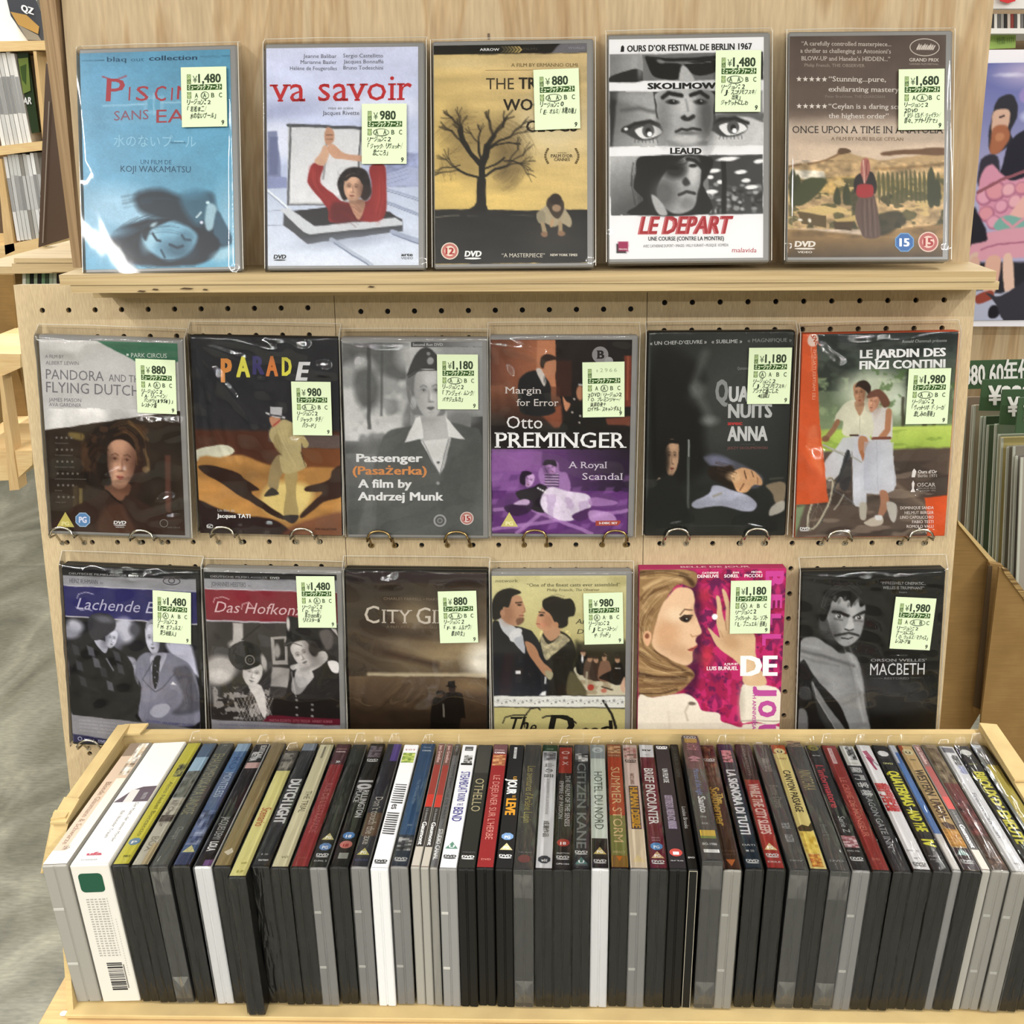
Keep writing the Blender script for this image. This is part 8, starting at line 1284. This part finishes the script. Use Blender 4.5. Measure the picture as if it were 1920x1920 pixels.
booklets(7, -30, 27, 34, 100, 277, 'white booklets on the upper left shelf', '%s white spined booklet from the left on the upper back shelf', ['e2e0dc', 'd6d4d0', 'ecebe8', 'c9c8c4'], 1)
booklets(9, 6, 70, 26, 290, 455, 'white booklets on the lower left shelf', '%s pale spined booklet from the left on the lower back shelf', ['d6d6d6', 'c4c4c2', 'e6e6e4', 'b5b4b0', '8a8680'], 2)
def flat(name, poly, Y, dep, col, label, cat, group=None, m=None, extra=None):
    P = [at(x, y, Y) for x, y in poly]; o_ = P[-1]; o = thing(name, o_, label, cat, group)
    mb = MB(); mb.prism([q - o_ for q in P], (0, dep, 0), col); mb.build('cover' if cat != 'sign' else 'board', m or PRINT, o)
    if extra: extra(o, o_)
    return o
def lay(o, o_, items, Y):
    mb = MB(); k = 0
    for it in items:
        k += 1
        if it[0] == 'p': mb.add([at(x, y, Y) - o_ - (0, 1.5 + .1 * k, 0) for x, y in it[1]], [tuple(range(len(it[1])))], it[2])
        else:
            _, txt, x0, x1, y0, y1, h, col, b_ = it; v, f, W = glyphs(txt, b_)
            mb.add([at(x0 + (x1 - x0) * a / W, y0 + (y1 - y0) * a / W - g * h, Y) - o_ - (0, 1.5 + .1 * k + zz, 0) for (a, g), zz in zip(v, ZO[id(v)] * 8)], f, col)
    mb.build('print', PRINT, o, fix=False)
flat('picture_book', [(32, 98), (52, 98), (74, 248), (60, 250)], SHL + 20, 12, '2c3a24', 'dark picture book with a green photo beside the white booklets', 'book', extra=lambda o, o_: lay(o, o_, [('p', [(34, 110), (53, 108), (58, 170), (44, 176)], '6a7a3c'), ('p', [(38, 125), (50, 120), (50, 160), (42, 150)], '3c5028'), ('t', 'STAR', 32, 60, 197, 195, 13, 'ddd', .03)], SHL + 18))
flat('record_sleeve', [(8, -20), (58, -20), (78, 30), (80, 76), (52, 76), (20, 30)], SHL + 40, 6, '44464c', 'dark and gold printed sleeve leaning on top of the left back shelf', 'sleeve', extra=lambda o, o_: lay(o, o_, [('p', [(20, 22), (50, 28), (74, 50), (72, 64), (34, 46)], 'b08c50'), ('p', [(34, 46), (72, 66), (78, 76), (52, 75)], '8a8478'), ('t', 'QZ', 40, 64, 20, 28, 12, 'eee', .05)], SHL + 38))
flat('blown_out_card', [(-60, -25), (66, -25), (72, 78), (-60, 78)], SHL + 60, 4, 'f2f0ea', 'plain white card standing on the top left shelf behind the leaning sleeve', 'card', m=PAPER)  # added sheet, its white stands in for the overexposed background
flat('brown_folder', [(86, 118), (92, 122), (136, 444), (72, 464), (78, 300)], 700, 8, '3c2c20', 'dark brown folder leaning behind the left edge of the display', 'folder', m=mat('brown folder', '4a382a', .35), extra=lambda o, o_: lay(o, o_, [('p', [(92, 190), (94, 190), (82, 455), (80, 455)], '8a8076')], 698))  # the thin pale strip paints a gloss line on the brown sheet
# pine ledge of the stand behind and its row of cases
O2 = (-600, 330, -650)
led = thing('side_table', O2, 'plywood ledge jutting out behind the upper left of the pegboard', 'table')
mb = MB()
for y0, y1, x0 in ((484, 493, 26), (494, 510, 22)):
    pa, pb, pc, pd = at(x0, y1, 420), at(150, y1, 420), at(150, y0, 420), at(x0, y0, 420); mb.prism([q - np.array(O2) for q in (pa, pb, pc, pd)], (0, 330, 0))
mb.build('table_top', [PLYH], led)
mb = MB(); pa = at(18, 535, 430); mb.prism([at(x, y, 500) - np.array(O2) for x, y in ((-60, 500), (118, 500), (118, 512), (-60, 514))], (0, 300, 0)); mb.build('rail', PLYH, led)
mb = MB(); mb.box(at(60, 500, 640)[0] - O2[0], at(60, 500, 640)[0] - O2[0] + 30, 300, 330, 0, at(60, 505, 640)[2] + 640); mb.build('leg', PINEV, led)
rg = random.Random(8)
for k in range(11):
    x = 42 + k * 7.2; c = ('c9ccc0', '7a8a70', '1d1f1c', '8a9a80', '222', '6a8a6c', '3c4c3c', '9aa894', 'b0b8a8', '2c2420', '1c1c1c')[k]
    P = [at(x, 512, 520), at(x + 6.4, 512, 520), at(x + 6.4, 560, 520), at(x, 560, 520)]
    o = thing('disc_sleeve', P[3], '%s spine from the left of the sleeves peeping over the pegboard' % ('pale grey', 'sage green', 'black', 'light green', 'second black', 'mid green', 'dark green', 'grey green', 'pale green', 'dark brown', 'last black')[k], 'sleeve', 'sleeves behind the pegboard top edge')
    mb = MB(); mb.prism([q - P[3] for q in P], (0, 120, 0), c); mb.build('cover', PAPER, o)
# low pine crates on the left
O3 = (-1500, 1500, -650)
cr = thing('pine_crate', O3, 'pale pine two tier crate on the floor at the left edge', 'crate')
def c3(poly, name, Y=1500, dep=300, m=PINE): return slab(poly, Y, dep, m, cr, name, rel=O3)
c3([(-90, 662), (38, 664), (38, 690), (2, 706), (-90, 730)], 'shelf_board'); c3([(-90, 515), (24, 515), (34, 664), (-90, 664)], 'panel', 1790, 10, CARDD); c3([(38, 690), (2, 706), (25, 843), (60, 845)], 'panel', 1790, 10, CARDD)
c3([(-90, 845), (60, 845), (60, 872), (30, 900), (-90, 905)], 'shelf_board'); c3([(-2, 706), (4, 704), (36, 918), (18, 920)], 'leg', 1496, 40, PINEV); c3([(-40, 700), (-34, 700), (-8, 860), (-20, 860)], 'leg', 1700, 40, PINEV)
# ------------------------------------------------------------------ behind on the right: poster, disc shelf, price signs, records, cartons
RX = 1000
O4 = (700, RX, -650)
rs_ = thing('disc_rack', O4, 'white topped rack behind the display on the right', 'rack')
def r4(poly, name, m, dy=0, dep=60): return slab(poly, RX + dy, dep, m, rs_, name, rel=O4)
WHT = mat('white laminate', 'd6d4d0', .4)
r4([(1840, 53), (2060, 53), (2060, 63), (1840, 63)], 'shelf_board', WHT, -10, 160); r4([(1840, -30), (2060, -30), (2060, 93), (1840, 93)], 'back_board', mat('rack back', '8a7458', .7), 160, 10); r4([(1800, 609), (2060, 609), (2060, 1200), (1800, 1200)], 'front_panel', PLY, 30, 18); r4([(1840, -30), (2060, -30), (2060, 16), (1840, 16)], 'header', WHT, 0, 20)
flat('red_label', [(1868, -20), (1905, -20), (1904, 2), (1890, 6), (1876, 2)], RX - 8, 2, 'c43a3c', 'red torn label at the very top right corner', 'label', m=PAPER)
for k in range(13):
    x = 1858 + k * 6.2; c = ('3a3836', 'c9c4bc', '5c5a58', '8a8680', '2c2a2a', 'b5a89c', '7c3a34', '4a4846', 'd0ccc4', '6a6866', '33302e', 'a59c90', '555')[k]
    P = [at(x, 26, RX + 10), at(x + 5.4, 26, RX + 10), at(x + 5.4, 53, RX + 10), at(x, 53, RX + 10)]
    o = thing('disc_box', P[3], '%s disc box spine on the small shelf above the poster' % ('first', 'second', 'third', 'fourth', 'fifth', 'sixth', 'seventh', 'eighth', 'ninth', 'tenth', 'eleventh', 'twelfth', 'thirteenth')[k], 'disc box', 'disc boxes above the poster')
    mb = MB(); mb.prism([q - P[3] for q in P], (0, 110, 0), c); mb.build('cover', PAPER, o)
flat('green_tag', [(1855, 64), (1905, 63), (1904, 90), (1855, 92)], RX + 20, 3, 'a5c46a', 'lime green price tag above the poster', 'tag', m=PAPER, extra=lambda o, o_: lay(o, o_, [('t', '特価 1171', 1868, 1900, 82, 80, 10, '5c7a3c', 0)], RX + 18))
# poster: a plain invented picture in the same colours
TLp, TRp, BRp, BLp = at(1790, 94, RX - 30), at(2010, 92, RX - 30), at(2010, 612, RX - 30), at(1790, 612, RX - 30)
pr = thing('poster', BLp, 'large white edged poster with pink ruffles and violet lights, right of the display', 'poster')
mb = MB(); mb.prism([q - BLp for q in (TLp, TRp, BRp, BLp)], (0, 4, 0), 'e4e2ea'); mb.build('poster_sheet', PAPER, pr)
pa = Art([(1800, 119), (2000, 119), (2000, 599), (1800, 599)], np.linalg.norm(TRp - TLp) * 200 / 220, np.linalg.norm(TLp - BLp) * 480 / 519, '6f72a8', cell=1.6)
pa.gr((1900, 119), (1900, 340), '59609c', 'a5a3c4').el(1905, 135, 60, 22, 'b5a9c9', 0, 26, .8).el(1902, 176, 14, 15, 'a58cc4', 0, 5, .6).el(1866, 140, 22, 3, 'dde', 0, 5, .7).el(1908, 214, 10, 8, 'dfe6ff', 0, 12, .8).el(1960, 180, 30, 60, '8c5c8c', 0, 20, .7)
pa.sp([(1842, 200), (1850, 180), (1872, 174), (1886, 190), (1889, 215), (1880, 240), (1886, 262), (1850, 280), (1838, 250)], '2c2c34', 3).sp([(1842, 205), (1870, 200), (1876, 220), (1868, 240), (1845, 244)], 'c9a694', 3).sp([(1845, 235), (1870, 230), (1880, 250), (1866, 275), (1845, 280)], '9c6248', 4).el(1860, 250, 9, 8, 'b57c5c', 0, 4).ln([(1855, 215), (1864, 212)], 3, '33252a', 2)
pa.sp([(1872, 300), (1880, 262), (1905, 238), (1940, 240), (1950, 320), (1900, 330), (1866, 335)], '252430', 3).sp([(1830, 290), (1860, 285), (1866, 330), (1830, 340)], '33303c', 4)
pa.sp([(1832, 320), (1850, 300), (1872, 318), (1900, 330), (1960, 310), (1970, 380), (1900, 420), (1862, 418), (1836, 380)], 'c98ca4', 4)
for k, (x, y, r_) in enumerate(((1844, 360, 17), (1864, 350, 20), (1890, 348, 15), (1880, 378, 14), (1852, 392, 16), (1905, 370, 14), (1868, 408, 14), (1915, 345, 14))): pa.el(x, y, r_, r_ * .95, '9a5c7c', 0, 3).el(x - 1, y - 1, r_ * .84, r_ * .8, ('d49ab0', 'cf8f9c', 'd8a4b0')[k % 3], 0, 6)
pa.sp([(1890, 420), (1905, 380), (1930, 350), (1970, 340), (1970, 440), (1900, 440)], 'd8a8a4', 4).ln([(1830, 352), (1870, 330), (1960, 296)], 6, '8a5560', 2).sp([(1868, 415), (1890, 395), (1930, 402), (1960, 390), (1960, 408), (1920, 420), (1890, 428)], '74a49c', 3).ln([(1885, 402), (1905, 418), (1930, 400)], 6, 'c990a0', 3)
pa.sp([(1815, 470), (1836, 440), (1870, 425), (1960, 420), (1970, 470), (1900, 478), (1860, 480), (1830, 490)], 'cc94a6', 4).ln([(1850, 460), (1880, 450), (1960, 444)], 3, '9a5c78', 3).sp([(1805, 500), (1830, 470), (1845, 470), (1815, 530)], 'cbb0a0', 4).sp([(1822, 385), (1835, 390), (1860, 440), (1830, 450), (1815, 470)], '24222c', 4)
pa.rc(1800, 485, 1990, 599, '2a2830', 6).sp([(1862, 480), (1890, 478), (1888, 540), (1864, 545)], 'd0a494', 3).sp([(1895, 478), (1912, 474), (1926, 540), (1908, 545)], 'd6b4a4', 3).sp([(1830, 480), (1850, 485), (1846, 560), (1826, 555)], 'c9a294', 3)
pa.sp([(1800, 560), (1850, 540), (1900, 545), (1960, 530), (1990, 600), (1800, 600)], 'a9adc4', 4).sp([(1850, 550), (1880, 540), (1884, 556), (1856, 566)], '8a4034', 3).el(1890, 582, 12, 14, '1c1a22', 0, 3).el(1826, 592, 12, 6, '1c1a22', 20, 3).sp([(1870, 545), (1900, 550), (1960, 520), (1960, 600), (1912, 600), (1892, 566)], '33323c', 3)
mb = MB(); c_ = (at(1800, 119, RX - 32) + at(2000, 119, RX - 32) + at(2000, 599, RX - 32) + at(1800, 599, RX - 32)) / 4 - BLp
pa.emit(mb, c_[0], c_[2], c_[1]); mb.build('picture', PRINT, pr, fix=False)
SG = '2c4a2c'
def sign(poly, Y, items, label): flat('price_sign', poly, Y, 3, SG, label, 'sign', 'green price signs above the records', mat('sign green', '34502f', .5), extra=lambda o, o_: lay(o, o_, items, Y))
sign([(1800, 677), (2010, 672), (2010, 725), (1800, 730)], 900, [('t', '¥880 60年代', 1790, 1935, 722, 716, 36, 'e0e0dc', .03)], 'longest green price sign, behind the others at the right edge')
sign([(1843, 712), (2010, 708), (2010, 772), (1836, 770)], 820, [('t', '¥880', 1852, 1935, 759, 756, 34, 'e6e6e2', .04)], 'green price sign in front of the longest one, showing most of a yen mark')
sign([(1880, 731), (2010, 729), (2010, 800), (1874, 796)], 760, [('t', '¥880', 1888, 1965, 780, 778, 34, 'e6e6e2', .04)], 'third green price sign from the back with a single yen mark')
sign([(1911, 746), (2010, 744), (2010, 815), (1904, 812)], 700, [('t', '¥880', 1918, 1985, 796, 794, 34, 'e6e6e2', .04)], 'nearest green price sign, cut by the right edge of the view')
pal = ['9a8a78', '8a7c6c', 'a59a84', '6c7c60', '44543c', '5c6c54', '7c8a74', '9aa08c', 'b5a870', '7c7868', '8a8478', '6c6860', '9a948a']
for k in range(13):
    x = 1812 + k * 8.6 + (0, 3, -2, 2, 0, -3, 3, 1, -2, 0, 3, -1, 0)[k]; y = 745 + k * 9.5 + (0, 6, -4, 8, -2, 5, -6, 4, 0, 7, -3, 5, 0)[k]; Y = 980 - k * 26
    P = [at(x, y, Y), at(2060, y - 6, Y), at(2060, 1500, Y), at(x - 26 + k * 1.2, 1180, Y)]
    o = thing('record', P[3], '%s record from the back in the carton behind the right edge of the display' % ('first', 'second', 'third', 'fourth', 'fifth', 'sixth', 'seventh', 'eighth', 'ninth', 'tenth', 'eleventh', 'twelfth', 'thirteenth')[k], 'record', 'bagged records in the cartons')
    mb = MB(); mb.prism([q - P[3] for q in P], (0, 5, 0), pal[k]); mb.build('sleeve', PRINT, o)
    mb = MB(); mb.prism([q - P[3] - (1.5, 0, 0) for q in (P[0], P[0] + (3, 0, 0), P[3] + (3, 0, 0), P[3])], (0, -2, 0), 'b5b8ac'); mb.build('bag_edge', PRINT, o)
def carton(polys, label, O5):
    o = thing('carton', O5, label, 'carton', 'brown cartons of records')
    for nm, poly, Y, dep, m in polys: slab(poly, Y, dep, m, o, nm, rel=O5)
CE = noisemat('corrugated edge', [(.4, '5c4628'), (.6, 'a58a5a')], (3, 3, 160), 4, 2, 0, .9, .4)
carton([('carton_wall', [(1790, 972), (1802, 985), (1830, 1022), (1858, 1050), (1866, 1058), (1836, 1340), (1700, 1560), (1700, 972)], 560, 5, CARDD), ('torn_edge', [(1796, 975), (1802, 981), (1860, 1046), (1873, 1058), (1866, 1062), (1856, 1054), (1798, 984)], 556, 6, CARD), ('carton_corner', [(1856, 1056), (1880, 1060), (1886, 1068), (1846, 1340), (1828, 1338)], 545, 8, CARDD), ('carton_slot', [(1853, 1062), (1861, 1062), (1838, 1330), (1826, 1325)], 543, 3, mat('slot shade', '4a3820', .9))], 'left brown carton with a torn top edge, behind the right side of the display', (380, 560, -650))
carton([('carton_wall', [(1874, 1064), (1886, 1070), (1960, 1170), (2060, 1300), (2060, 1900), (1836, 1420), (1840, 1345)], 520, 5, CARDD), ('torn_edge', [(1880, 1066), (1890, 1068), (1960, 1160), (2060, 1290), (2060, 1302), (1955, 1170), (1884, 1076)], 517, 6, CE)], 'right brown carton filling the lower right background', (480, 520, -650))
mb = MB(); mb.box(385, 900, 300, 900, -420, -400); o = tag(mb.build('low_platform', PINE, world=True), 'low wooden platform under the record cartons', 'platform')
